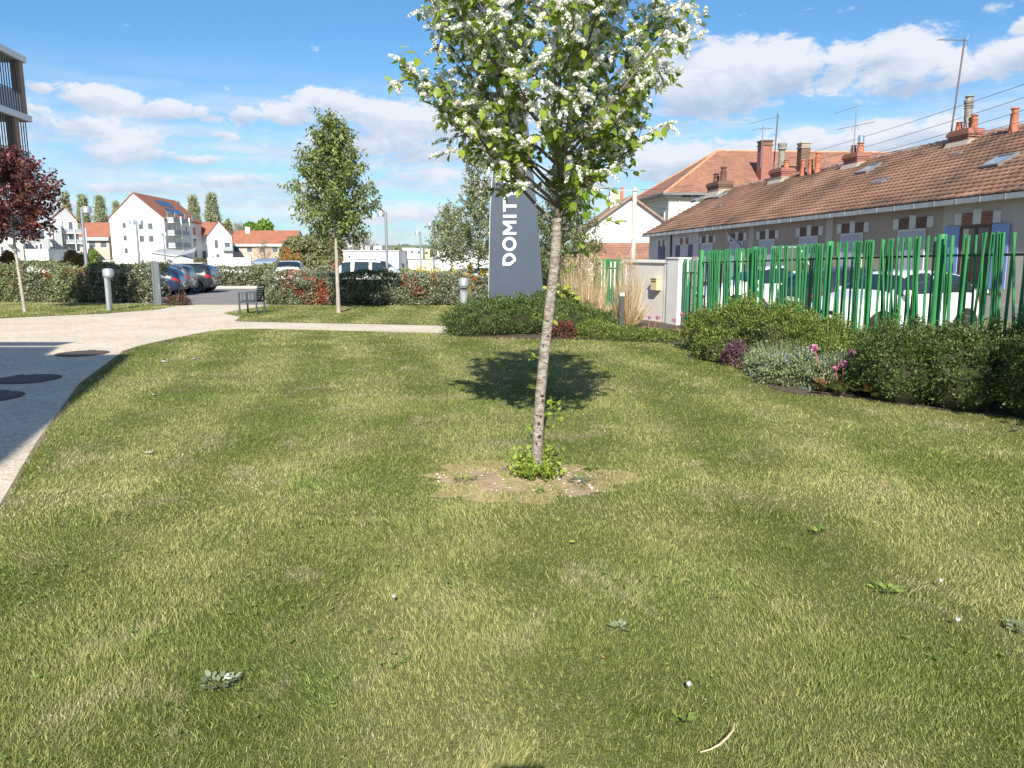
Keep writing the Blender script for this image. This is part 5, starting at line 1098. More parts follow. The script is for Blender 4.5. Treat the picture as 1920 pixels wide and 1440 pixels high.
make_car('white_van', 'white van seen end on through the red tipped part of the middle hedge', VAN, 4.0, (-14.3, 50.0), radians(-80), p_white, wr=.31, cat='van', glass_sections=((.49, .755),))
make_car('small_grey_car', 'pale car at the far parking edge beside the green railings', HATCH, 3.9, (-2.1, 51.0), radians(-70), p_white)
# ------------------------------------------------------------------ hedges
m_hedge = leafmat('hedge_leaf', (.075, .085, .035), (.36, .40, .20), .2, c=(.17, .20, .085), rough=.38, spec=.5)
m_hedge_g = leafmat('grey_hedge_leaf', (.075, .085, .05), (.42, .44, .30), .2, c=(.17, .19, .11), rough=.35, spec=.5)
m_photinia = leafmat('red_leaf', (.22, .045, .025), (.58, .15, .075), .3, c=(.40, .085, .045))
def hedge(label, segs, H, n, size, depth=.9, red=(), mats=(m_hedge, m_hedge_g), name='hedge', zoff=.0, seed=1):
    """segs: list of (x0,y0,x1,y1) front line; foliage fills a wavy topped slab behind it"""
    x0, y0, x1, y1 = segs; L = math.hypot(x1 - x0, y1 - y0); ux, uy = (x1 - x0) / L, (y1 - y0) / L; nx, ny_ = uy, -ux     # front normal (toward camera)
    o = thing(name, label, 'hedge', ((x0 + x1) / 2, (y0 + y1) / 2, gz((y0 + y1) / 2)))
    s = R.rand(n) * L; which = R.rand(n); Hs = H * (1 + .10 * (vnoise(s + seed * 9, 0 * s, .9, seed) - .5) * 2 + .06 * (vnoise(s + seed * 9, 0 * s + 4, .3, seed) - .5) * 2)
    z = np.where(which < .62, zoff + (Hs - zoff) * R.rand(n), Hs - np.abs(R.randn(n)) * .08)
    t = np.where(which < .62, np.abs(R.randn(n)) * .10, R.rand(n) * depth)
    bulge = .13 * (vnoise(s + 30, z + 3, .55, seed + 2) - .5) * 2 + .10 * (vnoise(s + 30, z + 3, .22, seed + 5) - .5) * 2 - .20 * np.clip((z - Hs + .25) / .25, 0, 1) ** 2 - .12 * np.clip(1 - z / .3, 0, 1)
    z = z + np.where(which >= .62, .09 * R.randn(n) * (R.rand(n) < .15), 0)
    ends = R.rand(n) < .05; s = np.where(ends, np.where(R.rand(n) < .5, np.abs(R.randn(n)) * .09, L - np.abs(R.randn(n)) * .09), s); t = np.where(ends, R.rand(n) * depth, t)
    cx_, cy_ = (x0 + x1) / 2, (y0 + y1) / 2; X = x0 + ux * s + nx * (bulge - t) - cx_; Y = y0 + uy * s + ny_ * (bulge - t) - cy_
    p = np.stack([X, Y, z], 1); nr = np.stack([nx + 0 * s, ny_ + 0 * s, np.where(which < .62, .35, 1.6)], 1)
    y = unit(unit(nr) * .6 + rdir(n) * .8 + np.array([0, 0, .25])); zh = unit(unit(nr) + rdir(n) * .7)
    ismix = vnoise(s * 1.0 + 11, z * .6, 1.4, seed + 7) > .52
    isr = np.zeros(n, bool)
    for (a, b, zc, rr, pr) in red: isr |= (((s / L - a) * L / b) ** 2 + ((z / H - zc) * H / rr) ** 2 < 1) & (R.rand(n) < pr) & (vnoise(s * 1.0, z, .16, 3) > .42)
    for nm_, sel, m in (('foliage', ~ismix & ~isr, mats[0]), ('grey_foliage', ismix & ~isr, mats[1]), ('red_shoots', isr, m_photinia)):
        if sel.sum(): inst(nm_, DIAM, p[sel], y[sel], zh[sel], size * (.6 + .7 * R.rand(sel.sum())), m, o, width=.95)
    mb = MB(); k = int(L / .45)
    for i in range(k):
        a = (i + .5) / k * L; q = np.array([x0 + ux * a - nx * .4 - cx_, y0 + uy * a - ny_ * .4 - cy_, 0]); mb.tube(curve(q, (R.randn() * .15, R.randn() * .15, 1), H * .85, .1, 4, .1), [.025, .02, .015, .01, .006], 4, caps=False)
    mb.build('stems', m_bark_dark, o)
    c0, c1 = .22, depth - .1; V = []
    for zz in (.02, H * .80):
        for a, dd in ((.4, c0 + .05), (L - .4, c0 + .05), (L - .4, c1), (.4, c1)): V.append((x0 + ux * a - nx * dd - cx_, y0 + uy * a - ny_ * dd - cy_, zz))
    MB().add(V, [(0, 1, 2, 3), (4, 5, 6, 7), (0, 1, 5, 4), (1, 2, 6, 5), (2, 3, 7, 6), (3, 0, 4, 7)]).build('shaded_twig_core', mat('shaded_twig_core', (.030, .032, .014), .95), o)  # dark box standing for the shaded twig mass deep in the hedge
    return o
hedge('long clipped hedge at the left with a few red shoots, running to the slim signpost', (-23.0, 31.1, -13.35, 28.8), 1.40, 36000, .088, red=[(.66, .5, .80, .25, .3), (.68, .4, .3, .3, .35), (.52, .22, .8, .2, .6), (.35, .3, .6, .3, .3)], seed=1)
hedge('mixed clipped hedge with red tipped shoots behind the armchair and the egg shaped tree', (-9.0, 28.0, -1.9, 27.25), 1.12, 27000, .082, red=[(.16, .5, .75, .4, .4), (.25, .7, .45, .5, .5), (.30, .4, .2, .3, .4), (.75, .35, .75, .25, .35), (.80, .3, .4, .25, .35), (.87, .2, .8, .2, .4)], seed=4)
hedge('short clipped hedge between the middle hedge and the grey sign', (-1.85, 26.9, 1.6, 26.4), 1.05, 13000, .078, red=[(.1, .3, .8, .25, .5)], seed=6)
hedge('low far hedge along the kerb at the back of the parking lot', (-24, 53.6, -11.6, 53.4), 1.32, 15000, .15, depth=1.0, seed=8)
hedge('far low hedge along the back of the parking lot, right of the white van', (-11.3, 53.4, 4, 53.2), 1.15, 11000, .15, depth=1.0, seed=9, red=[(.1, .8, .8, .5, .4)])
shrub('low_plants', 'low dark reddish plant tuft beside the slim signpost at the path corner', [(-11.95, 27.6, .1, .45, .3, .22)], 1500, .06, leafmat('purple_leaf', (.06, .03, .03), (.24, .12, .11), .2, c=(.12, .07, .05)), (-11.9, 27.6), cat='plant')
m_mud = m_spirea
# groundcover and low perennials
shrub('dark_red_plant', 'small dark red leaved plant beside the blossom trunk foot shrubs', [(1.08, 16.85, .1, .36, .25, .24)], 2600, .045, leafmat('dark_red_leaf', (.05, .02, .018), (.22, .08, .06), .2), (1.08, 16.85), cat='plant', seed=21, core=False)
shrub('dark_red_plant', 'small purple leaved plant at the bed edge left of the blue flowers', [(3.72, 12.6, .12, .26, .26, .26)], 2600, .035, leafmat('purple_leaf2', (.055, .025, .035), (.22, .11, .14), .2), (3.72, 12.6), cat='plant', seed=22, core=False)
shrub('ground_cover', 'low green ground cover at the lawn edge before the dry grasses', [(1.9, 16.9, .05, .6, .5, .3), (2.5, 16.5, .02, .55, .45, .26), (3.1, 16.2, .02, .5, .4, .22)], 13000, .040, m_spirea, (2.4, 16.6), cat='plant', seed=23, thick=.5)
m_silver = leafmat('silver_leaf', (.11, .15, .06), (.40, .45, .24), .25, c=(.22, .28, .13))
shrub('blue_flowering_plant', 'pale silvery green plant patch dotted with small blue flowers at the bed edge', [(4.05, 11.0, .06, .55, .6, .36), (4.5, 10.5, .06, .5, .5, .38), (3.95, 11.7, .05, .4, .5, .28)], 26000, .034, m_silver, (4.2, 11.0), cat='plant', seed=24, thick=.5, sprig=60)
fo = bpy.data.objects['blue_flowering_plant']
p, nr = shell([(-.15, 0, .08, .56, .62, .42), (.3, -.5, .08, .52, .52, .42), (-.25, .7, .06, .42, .5, .34)], 130, .08, seed=24)
p = p[R.rand(len(p)) < .9]; n = len(p); p4 = np.repeat(p, 4, 0) + R.normal(size=(n * 4, 3)) * .012
inst('flowers', PETAL, p4, rdir(n * 4), rdir(n * 4), .016, leafmat('blue_petal', (.20, .22, .45), (.38, .42, .68), .3), fo)
# bergenias: broad leathery leaves, pink flower heads on red stalks
m_berg = leafmat('bergenia_leaf', (.30, .085, .05), (.34, .40, .13), .2, c=(.16, .24, .06), rough=.35, spec=.5); m_stalk = mat('red_stalk', (.36, .10, .09), .6); m_pink = leafmat('pink_petal', (.42, .13, .24), (.68, .36, .48), .3, c=(.56, .23, .36))
def bergenia(label, base, nl, sz, heads, seed=0):
    o = thing('bergenia_plant', label, 'plant', (*base, .01)); n = nl; a = R.rand(n) * 2 * pi; r = .05 + .28 * R.rand(n)
    p = np.stack([r * np.cos(a), r * np.sin(a), .02 + .10 * R.rand(n)], 1); y = unit(np.stack([np.cos(a), np.sin(a), .25 + .9 * R.rand(n)], 1)); zh = unit(np.stack([-np.cos(a) * .5, -np.sin(a) * .5, 1 + 0 * a], 1) + R.normal(size=(n, 3)) * .2)
    inst('leaves', LEAF, p, y, zh, sz * (.6 + .6 * R.rand(n)), m_berg, o, width=1.35)
    for (dx, dy, h, r_) in heads:
        MB().tube([(dx * .3, dy * .3, 0), (dx * .8, dy * .8, h * .6), (dx, dy, h)], [.010, .008, .006], 5).build('flower_stalk', m_stalk, o)
        k = int(90 * (r_ / .08) ** 2) + 20; d = rdir(k); q = d * r_ * (R.rand(k, 1) ** .4) * [1, 1, .8] + [dx, dy, h]
        inst('flower_head', PETAL, q, rdir(k), unit(d + rdir(k) * .4), .028, m_pink, o)
    return o
bergenia('red leaved bergenia with round pink flower heads at the bed corner before the dark shrub', (4.38, 10.0), 70, .17, [(-.02, .02, .40, .065), (.22, .25, .52, .075), (-.25, .45, .56, .065), (-.15, -.05, .36, .04), (.45, .2, .42, .04)])
bergenia('green and red bergenia beside the dark shrub, right of the pink flower heads', (4.75, 9.7), 60, .15, [(.1, .25, .48, .05)])
bergenia('bergenia with small pink flowers at the foot of the dry grasses', (3.0, 17.2), 60, .15, [(.1, .1, .42, .05), (.3, .2, .40, .05)])
bergenia('bergenia with nodding pink flowers at the foot of the white gate pillar', (3.85, 17.0), 55, .14, [(-.25, .1, .36, .045), (-.05, .2, .50, .06), (.2, .1, .48, .05), (.1, .0, .3, .04)])
bergenia('yellow green bergenia clump at the lawn edge left of the gate pillar', (2.95, 16.4), 60, .13, [])
# soft green grass-like perennial between the shrubs
gp = thing('feathery_plant', 'feathery pale green plant between the yellow green shrubs behind the blue flowers', 'plant', (4.35, 11.9, 0)); n = 1600; a = R.rand(n) * 2 * pi; r = .35 * np.sqrt(R.rand(n))
NEEDLE = (np.array([(-.5, 0, 0), (.5, 0, 0), (.35, .55, .03), (-.35, .55, .03), (0, 1, -.03)]), [np.array([(0, 1, 2, 3)]), np.array([(3, 2, 4)])])
def blades(name, cx_, cy_, n, r, h, w, m, parent, lean=.25, z=0):
    a = R.rand(n) * 2 * pi; q = r * np.sqrt(R.rand(n)); p = np.stack([cx_ + q * np.cos(a), cy_ + q * np.sin(a), np.full(n, z)], 1)
    y = unit(np.stack([np.cos(a) * lean * q / r + R.randn(n) * lean * .35, np.sin(a) * lean * q / r + R.randn(n) * lean * .35, np.ones(n)], 1)); hh = h * (.6 + .45 * R.rand(n))
    TV, TF = NEEDLE; T = (TV * [w / h, 1, 1], TF); return inst(name, T, p, y, rdir(n), hh, m, parent)
blades('leaves', 0, 0, 1500, .42, .55, .010, m_silver, gp, .7)
# dry ornamental grasses
m_straw = leafmat('dry_grass', (.42, .30, .17), (.80, .66, .46), .35, c=(.62, .47, .29), rough=.7)
def miscanthus(label, x, y, r, h, n):
    o = thing('ornamental_grass', label, 'ornamental grass', (x, y, .01), group='dry ornamental grasses by the entrance wall')
    blades('stems', 0, 0, n, r, h, .013, m_straw, o, .17); blades('dead_leaves', 0, 0, n, r * 1.15, h * .5, .016, m_straw, o, .85)
    k = int(n * .32); a = R.rand(k) * 2 * pi; q = r * np.sqrt(R.rand(k)) * 1.25; p = np.stack([q * np.cos(a), q * np.sin(a), h * (.72 + .27 * R.rand(k))], 1)
    p6 = np.repeat(p, 7, 0) + np.stack([R.randn(k * 7) * .012, R.randn(k * 7) * .012, R.rand(k * 7) * .16], 1); inst('plumes', DIAM, p6, unit(rdir(k * 7) * .4 + [0, 0, 1]), rdir(k * 7), .05, m_straw, o, width=.5)
    return o
miscanthus('wide clump of tall dry straw coloured grass left of the slim post light', 1.85, 19.9, .44, 1.70, 700)
miscanthus('narrower clump of tall dry grass between the slim post light and the pale wall', 2.93, 19.6, .20, 1.78, 330)
# yellow flowering spurge and forsythias
m_yel = leafmat('yellow_flower', (.24, .30, .05), (.50, .50, .10), .2, c=(.36, .40, .07)); m_yel2 = leafmat('forsythia_flower', (.50, .38, .03), (.72, .58, .07), .2)
sp = shrub('yellow_spurge', 'spurge with domed yellow green flower heads behind the blossom tree trunk', [(1.22, 19.2, .35, .5, .4, .55)], 6000, .06, m_pear2, (1.22, 19.2), cat='plant', seed=31)
for i in range(20):
    a = R.rand() * 2 * pi; q = .45 * sqrt(R.rand()); c_ = np.array([q * cos(a), q * sin(a) - .1, .55 + .40 * R.rand() + .1]); k = 60; d = rdir(k); d[:, 2] = np.abs(d[:, 2])
    inst('flower_head', PETAL, c_ + d * [.085, .085, .05], rdir(k), d, .035, m_yel, sp)
def forsythia(label, px, py, d, w, h, n):
    a, Y, Z = ray(px, py); x = a * d / Y; o = thing('forsythia', label, 'shrub', (x, d, gz(d))); tb = [curve((R.randn() * w * .25, R.randn() * .2, 0), (R.randn() * .35, R.randn() * .2, 1), h * (.7 + .4 * R.rand()), .1, 5, .08) for _ in range(n)]
    mb = MB()
    for t in tb: mb.tube(t, .012, 4, caps=False)
    mb.build('stems', m_bark_dark, o); p, dd = along(tb, 46, .3); k = len(p); inst('flowers', PETAL, p + R.normal(size=(k, 3)) * .03, rdir(k), rdir(k), .07, m_yel2, o)
forsythia('yellow forsythia bush behind the hedge beneath the nearest pear tree', 893, 525, 30.5, 1.2, 1.55, 22)
forsythia('yellow forsythia with upright shoots behind the hedge near the lamp posts', 800, 520, 44, 1.6, 1.7, 22)
# low green railings far behind the parking lot
for lab, px0, px1, yt, d in (('far green railing panel right of the farthest white shed', 840, 862, 505, 54.3), ('far green railing behind the pear tree beside the grey sign', 880, 918, 503, 54.3)):
    a = P(px0, yt, d); b = P(px1, yt, d); h = a[2] - gz(d); o = thing('green_railing', lab, 'railing', (a[0], d, gz(d))); W2 = b[0] - a[0]
    MB().box(0, W2, 0, .04, h - .06, h).box(0, W2, 0, .04, .1, .16).build('rail', m_gfence, o); mb = MB(); x = 0
    while x < W2: mb.box(x, x + .06, .045, .07, .05, h); x += .11
    mb.build('bars', m_gfence, o)
# ------------------------------------------------------------------ background buildings
def px2w(px, py, d):
    q = P(px, py, d); return np.array([q[0], d, q[2]])
m_bwin = mat('far_window', (.10, .12, .15), .15, spec=.7); m_balc = mat('balcony_grey', (.33, .36, .39), .6); m_lav = mat('pale_grey_render', (.60, .61, .63), .85, (.55, .56, .58), .2)
m_brightwall = mat('bright_white_render', (.84, .84, .84), .85, (.78, .78, .78), .15); m_salmon = mat('salmon_render', (.60, .45, .37), .9, (.55, .41, .33), .3)
m_solar = mat('solar_panel', (.025, .035, .075), .2, spec=.7); m_verge = mat('verge_brown', (.16, .08, .06), .8)
def win(parent, x0, x1, y, z0, z1, axis='y', s=-1, frame=m_brightwall, pane=m_bwin):
    """window on a wall plane: axis 'y' = wall faces -y at y; axis 'x' = wall faces +x at x=y"""
    e = .10
    if axis == 'y':
        w = MB().box(x0 - e, x1 + e, y - .03, y, z0 - e, z0).box(x0 - e, x1 + e, y - .03, y, z1, z1 + e).box(x0 - e, x0, y - .03, y, z0, z1).box(x1, x1 + e, y - .03, y, z0, z1).build('window', frame, parent)
        MB().box(x0, x1, y - .015, y, z0, z1).build('pane', pane, w)
    else:
        w = MB().box(y, y + .03, x0 - e, x1 + e, z0 - e, z0).box(y, y + .03, x0 - e, x1 + e, z1, z1 + e).box(y, y + .03, x0 - e, x0, z0, z1).box(y, y + .03, x1, x1 + e, z0, z1).build('window', frame, parent)
        MB().box(y, y + .015, x0, x1, z0, z1).build('pane', pane, w)
    return w
def gable_block(name, label, X, Y, W, L, ze, za, rz, m_w, m_r, over=.35, cat='building', apexf=.5):
    """gable wall faces -y, ridge runs away along y"""
    o = thing(name, label, cat, (X, Y, gz(Y)), rz=rz); ze -= gz(Y); za -= gz(Y); ax = W * apexf
    MB().prism([(0, 0), (W, 0), (W, ze), (ax, za), (0, ze)], L, 'y', 0).build('wall', m_w, o)
    mb = MB(); V = lambda x, y, z: (x, y, z)
    for xa, za_, xb, zb_ in ((-over, ze - over * (za - ze) / ax, ax, za), (W + over, ze - over * (za - ze) / (W - ax), ax, za)):
        mb.add([(xa, -.25, za_ + .03), (xb, -.25, zb_ + .03), (xb, L + .25, zb_ + .03), (xa, L + .25, za_ + .03), (xa, -.25, za_ + .22), (xb, -.25, zb_ + .25), (xb, L + .25, zb_ + .25), (xa, L + .25, za_ + .22)], [(0, 1, 2, 3), (4, 7, 6, 5), (0, 4, 5, 1), (0, 3, 7, 4), (3, 2, 6, 7)])
    mb.build('roof', m_r, o); return o, ze, za
# white four storey block with a gable to the camera
pL, pR, pA = px2w(205, 408, 170), px2w(303, 412, 170), px2w(250, 369, 170)
o, ze_, za_ = gable_block('apartment_block', 'bright white four storey apartment block with red roof, solar panels and gable facing the lawn', pL[0], 170, pR[0] - pL[0], 27, 9.3, 14.5, radians(5.5), m_brightwall, m_orange, apexf=.47)
Wg = pR[0] - pL[0]
for fz_ in (7.3, 4.6, 1.9):
    zz = fz_ - gz(170) + .4
    win(o, 2.6, 3.3, 0, zz - .55, zz + .55); 
    if fz_ > 3:
        win(o, 5.9, 6.9, 0, zz - .8, zz + .5); win(o, 7.9, 8.9, 0, zz - .8, zz + .5)
zf = [.3 - gz(170) + i * 2.75 for i in range(4)]
for i, z in enumerate(zf):
    for y, w in ((2.5, 2.0), (7.5, 1.2), (14.5, 1.2), (20.0, 2.2)): win(o, y, y + w, Wg, z + .3 if w < 2.1 else z + .4, z + 2.2, axis='x', pane=m_bwin)
for z in zf[1:]:
    b = MB().box(Wg + .02, Wg + 1.7, 1.2, 11.5, z - .15, z).build('balcony', m_brightwall, o); MB().box(Wg + 1.62, Wg + 1.7, 1.2, 11.5, z + .001, z + 1.0).box(Wg + .05, Wg + 1.62, 1.2, 1.26, z + .001, z + 1.0).build('parapet', m_balc, b)
for y in (5.6, 11.6): MB().box(Wg + 1.75, Wg + 2.0, y - .13, y + .13, 0, zf[3] + 1.3).build('column', m_brightwall, o)
axg = Wg * .47; slope = (za_ - ze_) / (Wg - axg)
def rp(u, v, h=.28): x = axg + (Wg - axg) * u; return (x, v, za_ - slope * (x - axg) + h)
for u0, u1, v0, v1 in ((.22, .46, 9, 18), (.56, .80, 9, 18)):
    MB().add([rp(u0, v0, .30), rp(u1, v0, .30), rp(u1, v1, .30), rp(u0, v1, .30), rp(u0, v0, .42), rp(u1, v0, .42), rp(u1, v1, .42), rp(u0, v1, .42)], [(0, 3, 2, 1), (4, 5, 6, 7), (0, 1, 5, 4), (1, 2, 6, 5), (2, 3, 7, 6), (3, 0, 4, 7)]).build('solar_panel', m_solar, o)
MB().box(Wg + .02, Wg + .10, .0, .14, .2, ze_).build('downpipe', m_pipe, o)
# metal roofed porch beside it
a = px2w(285, 485, 150); o = thing('bin_shelter', 'small shelter with folded grey metal roof before the white apartment block', 'shelter', (a[0], 150, gz(150)))
MB().prism([(0, 1.2), (3.4, 1.2), (5.2, 0), (8.2, 0), (8.2, 1.0), (4.6, 2.0), (0, 2.6)], 3, 'y', 0).build('walls', m_lav, o); MB().add([(-.2, -.3, 2.45), (4.6, -.3, 1.7), (5.5, 3, 2.9), (.3, 3, 3.3)], [(0, 1, 2, 3)]).add([(4.6, -.3, 1.7), (8.4, -.3, 2.6), (7.4, 3, 3.4), (5.5, 3, 2.9)], [(0, 1, 2, 3)]).build('roof', mat('zinc_roof', (.30, .32, .34), .7, metal=.0), o)
# small white gabled house right of it, with a side wing
aL, aR = px2w(388, 446, 195), px2w(432, 448, 195); W_h = aR[0] - aL[0]
o, z1, z2 = gable_block('white_house', 'small white gabled house joined to the right end of the white apartment block', aL[0], 195, W_h, 12, 5.9, 9.6, radians(19), m_lav, m_orange)
for x, w, z0, h in ((1.7, .8, 3.6, 2.0), (4.0, 1.3, 3.6, 1.4), (1.9, .8, .9, 1.2)): win(o, x, x + w, 0, z0, z0 + h)
MB().box(3.6, W_h + .1, -.9, -.02, 2.9, 3.9).build('balcony', m_balc, o)
gL = px2w(371, 440, 198); o = thing('side_wing', 'low wing with red roof between the white block and the small gabled house', 'building', (gL[0], 198, gz(198)))
MB().box(0, 5.4, 0, 8, 0, 5.2).build('wall', m_brightwall, o); MB().add([(-1.2, -.6, 7.0), (4.4, -.6, 7.0), (4.4, 5, 10.1), (-1.2, 5, 10.4)], [(0, 1, 2, 3)]).add([(-1.2, 5, 10.4), (4.4, 5, 10.1), (4.4, 10, 7.0), (-1.2, 10, 7.0)], [(0, 1, 2, 3)]).build('roof', m_orange, o)
MB().box(0, 2.9, .6, .8, 5.2, 7.0).box(3, 5.4, -.01, 8, 5.2, 7.1).build('loggia', m_brightwall, o); win(o, .6, 1.8, 0, .9, 2.9)
# long low building with red roof and salmon walls
def long_house(label, pxa, pxb, yra, yrb, yea, yeb, da, db, depth=9, wins=4, wm=m_salmon, skip=()):
    A1, B1 = px2w(pxa, yea, da), px2w(pxb, yeb, db); L = math.hypot(B1[0] - A1[0], B1[1] - A1[1]); rz = math.atan2(B1[1] - A1[1], B1[0] - A1[0]); g0 = gz(da)
    o = thing('red_roofed_building', label, 'building', (A1[0], da, g0), rz=rz); ze = A1[2] - g0; zr = px2w(pxa, yra, da + depth / 2)[2] - g0
    MB().box(0, L, 0, depth, 0, ze).build('wall', wm, o); MB().prism([(0, ze), (depth, ze), (depth / 2, zr - .1)], L, 'x', 0).build('gable', m_brightwall, o)
    MB().add([(-.3, -.7, ze - .02), (L + .3, -.7, ze - .02), (L + .3, depth / 2, zr), (-.3, depth / 2, zr)], [(0, 1, 2, 3)]).add([(-.3, depth / 2, zr), (L + .3, depth / 2, zr), (L + .3, depth + .7, ze - .02), (-.3, depth + .7, ze - .02)], [(0, 1, 2, 3)]).build('roof', m_orange, o)
    MB().box(-.3, L + .3, -.85, -.7, ze - .55, ze + .05).box(-.3, L + .3, -.69, -.02, ze - .55, ze - .45).build('fascia', m_brightwall, o)
    for i in range(wins):
        x = L * (i + .5) / wins; win(o, x - .7, x + .7, 0, ze - 2.1, ze - .75, pane=m_bwin, frame=m_lav)
    return o, L, ze, zr
o, L, ze, zr = long_house('long low building with red tiled roof and salmon walls behind the white garden walls', 431, 552, 432, 441, 458, 464, 214, 214, 11, 5)
MB().box(3.0, 4.2, 4.2, 5.2, zr - 1.0, zr + .9).build('chimney', m_brightwall, o); MB().box(12, 12.25, -.3, 5.4, ze + .5, ze + .55).build('roof_joint', m_lav, o)
long_house('red roofed salmon building between the left apartments and the white block', 140, 204, 417, 420, 446, 450, 176, 176, 10, 3)
# grey white apartments at the left: their fronts are turned towards the lawn
class Front:
    """a front plane through the sight line (px0, d0), turned by rz; converts sight lines into the building's own x and z"""
    def __init__(s, px0, d0, rz):
        a, Y, Z = ray(px0, 450); s.o = np.array([a * d0 / Y, d0]); s.rz = rz; s.u = np.array([cos(rz), sin(rz)]); s.g = gz(d0)
    def xz(s, px, py):
        a, Y, Z = ray(px, py); r = a / Y; t = (r * s.o[1] - s.o[0]) / (s.u[0] - r * s.u[1]); d = s.o[1] + t * s.u[1]; return t, CAMH + Z * d / Y - s.g
    def box(s, o, px0, px1, yt, yb, m, nm='wall', y0=0, dep=8):
        x0, z1 = s.xz(px0, yt); x1, _ = s.xz(px1, yt); _, z0 = s.xz((px0 + px1) / 2, yb); return MB().box(x0, x1, y0, y0 + dep, z0, z1).build(nm, m, o)
    def win(s, o, px0, px1, yt, yb, y=0):
        x0, z1 = s.xz(px0, yt); x1, z0 = s.xz(px1, yb); return win(o, x0, x1, y, z0, z1, frame=m_brightwall)
def front_thing(name, label, px0, d0, rz, cat='building'):
    f = Front(px0, d0, rz); return f, thing(name, label, cat, (f.o[0], f.o[1], f.g), rz=rz)
m_far_grey = mat('far_grey_render', (.44, .45, .46), .85, (.40, .41, .42), .2)
f, o = front_thing('grey_apartment_house', 'pale grey gabled apartment house with balconies behind the red maple', 93, 152, radians(33))
x0, z0 = f.xz(93, 418); x1, z1 = f.xz(145, 415); xa, za = f.xz(121, 388)
MB().prism([(x0, 0), (x1, 0), (x1, z1), (xa, za), (x0, z1)], 14, 'y', 0).build('wall', m_far_grey, o)
mb = MB()
for xe, s_ in ((x0 - .4, -1), (x1 + .4, 1)): mb.add([(xe, -.25, z1 - .2), (xa, -.25, za + .04), (xa, 14.2, za + .04), (xe, 14.2, z1 - .2), (xe, -.25, z1), (xa, -.25, za + .25), (xa, 14.2, za + .25), (xe, 14.2, z1)], [(0, 1, 2, 3), (4, 7, 6, 5), (0, 4, 5, 1), (0, 3, 7, 4), (3, 2, 6, 7)])
mb.build('roof', m_orange, o); _, zl = f.xz(120, 411); MB().box(x0 + .1, x1 - .1, -.05, 0, zl, zl + .09).build('moulding', m_lav, o)
for q in ((116, 120, 414, 433), (128, 137, 416, 430), (116, 120, 437, 452), (128, 137, 437, 450), (98, 103, 416, 420), (97, 102, 435, 451), (97, 102, 456, 466)): f.win(o, q[0], q[1], q[2], q[3])
f.box(o, 89, 113, 421, 492, m_far_grey, 'stair_tower', y0=-1.6, dep=1.6); f.win(o, 97, 102, 435, 451, y=-1.6); f.win(o, 97, 102, 457, 466, y=-1.6)
for yt in (430, 449):
    bb = f.box(o, 123, 158, yt + 7, yt + 8.2, m_brightwall, 'balcony', y0=-1.7, dep=1.68); f.box(bb, 123, 158, yt, yt + 6.9, m_balc, 'parapet', y0=-1.74, dep=.06)
for px in (138, 158): f.box(o, px - .8, px + .8, 428, 475, m_brightwall, 'column', y0=-1.95, dep=.18)
f, o = front_thing('terrace_wing', 'stepped white apartment wing with a wood lined roof terrace behind the maple', 45, 140, radians(33))
f.box(o, 45, 62, 424, 492, m_far_grey); f.box(o, 62.1, 90, 448, 492, m_far_grey, 'lower_wall'); f.box(o, 82, 90, 428, 447.9, m_brightwall, 'side_wall', y0=.5, dep=6); f.box(o, 62.1, 81.9, 432, 447.9, mat('wood_cladding', (.40, .27, .15), .8), 'timber_screen', y0=2.5, dep=4); f.box(o, 62.1, 89, 429, 431, m_brightwall, 'beam', y0=.2, dep=2)
xa_, zr_ = f.xz(62.2, 419); xb_, ze_2 = f.xz(86, 428.5); MB().add([(xa_, .4, ze_2), (xb_, .4, ze_2), (xb_ - 1, 6, zr_ + .6), (xa_, 6, zr_ + .6)], [(0, 1, 2, 3)]).build('roof', m_orange, o)
for q in ((48, 53, 434, 450), (48, 53, 457, 470), (66, 72, 459, 470), (74, 80, 457, 471)): f.win(o, *q)
f, o = front_thing('corner_apartments', 'pale blue grey apartment building at the frame edge behind the maple trunk', -40, 128, radians(33))
f.box(o, -40, 40, 434, 492, m_lav)
for q in ((1, 7, 440, 455), (27, 33, 440, 455), (1, 7, 462, 474), (27, 33, 462, 474)): f.win(o, *q)
f.box(o, 12, 24, 456, 458, m_brightwall, 'balcony', y0=-1.5, dep=1.48)
# white garden walls and garages
def wall_seg(label, px0, px1, yt, d, h=None, m=m_brightwall, th=.3, d2=None, name='garden_wall', cat='wall', cop=True):
    d2 = d2 or d; a, b = px2w(px0, yt, d), px2w(px1, yt, d2); g0 = gz(d); L = math.hypot(b[0] - a[0], b[1] - a[1]); h = a[2] - g0; o = thing(name, label, cat, (a[0], d, g0), rz=math.atan2(b[1] - a[1], b[0] - a[0]))
    MB().box(0, L, 0, th, -.3, h).build('wall', m, o)
    if cop: MB().box(-.05, L + .05, -.05, th + .05, h, h + .07).build('coping', m_lav, o)
    return o, L, h
wall_seg('bright white garden wall behind the left hedge, left of the road sign', 47, 90, 468, 95, th=6)
wall_seg('greyish garden wall behind the left hedge beneath the balconies', 91, 150, 473, 100, m=m_lav)
wall_seg('long white garden wall left of the white gable corner', 193, 290, 489, 120)
o, L, h = wall_seg('long low white wall behind the parked black car', 389, 470, 484, 78); MB().box(L * .2, L * .2 + .35, -.02, -.001, 0, h).build('wall_joint', m_lav, o)
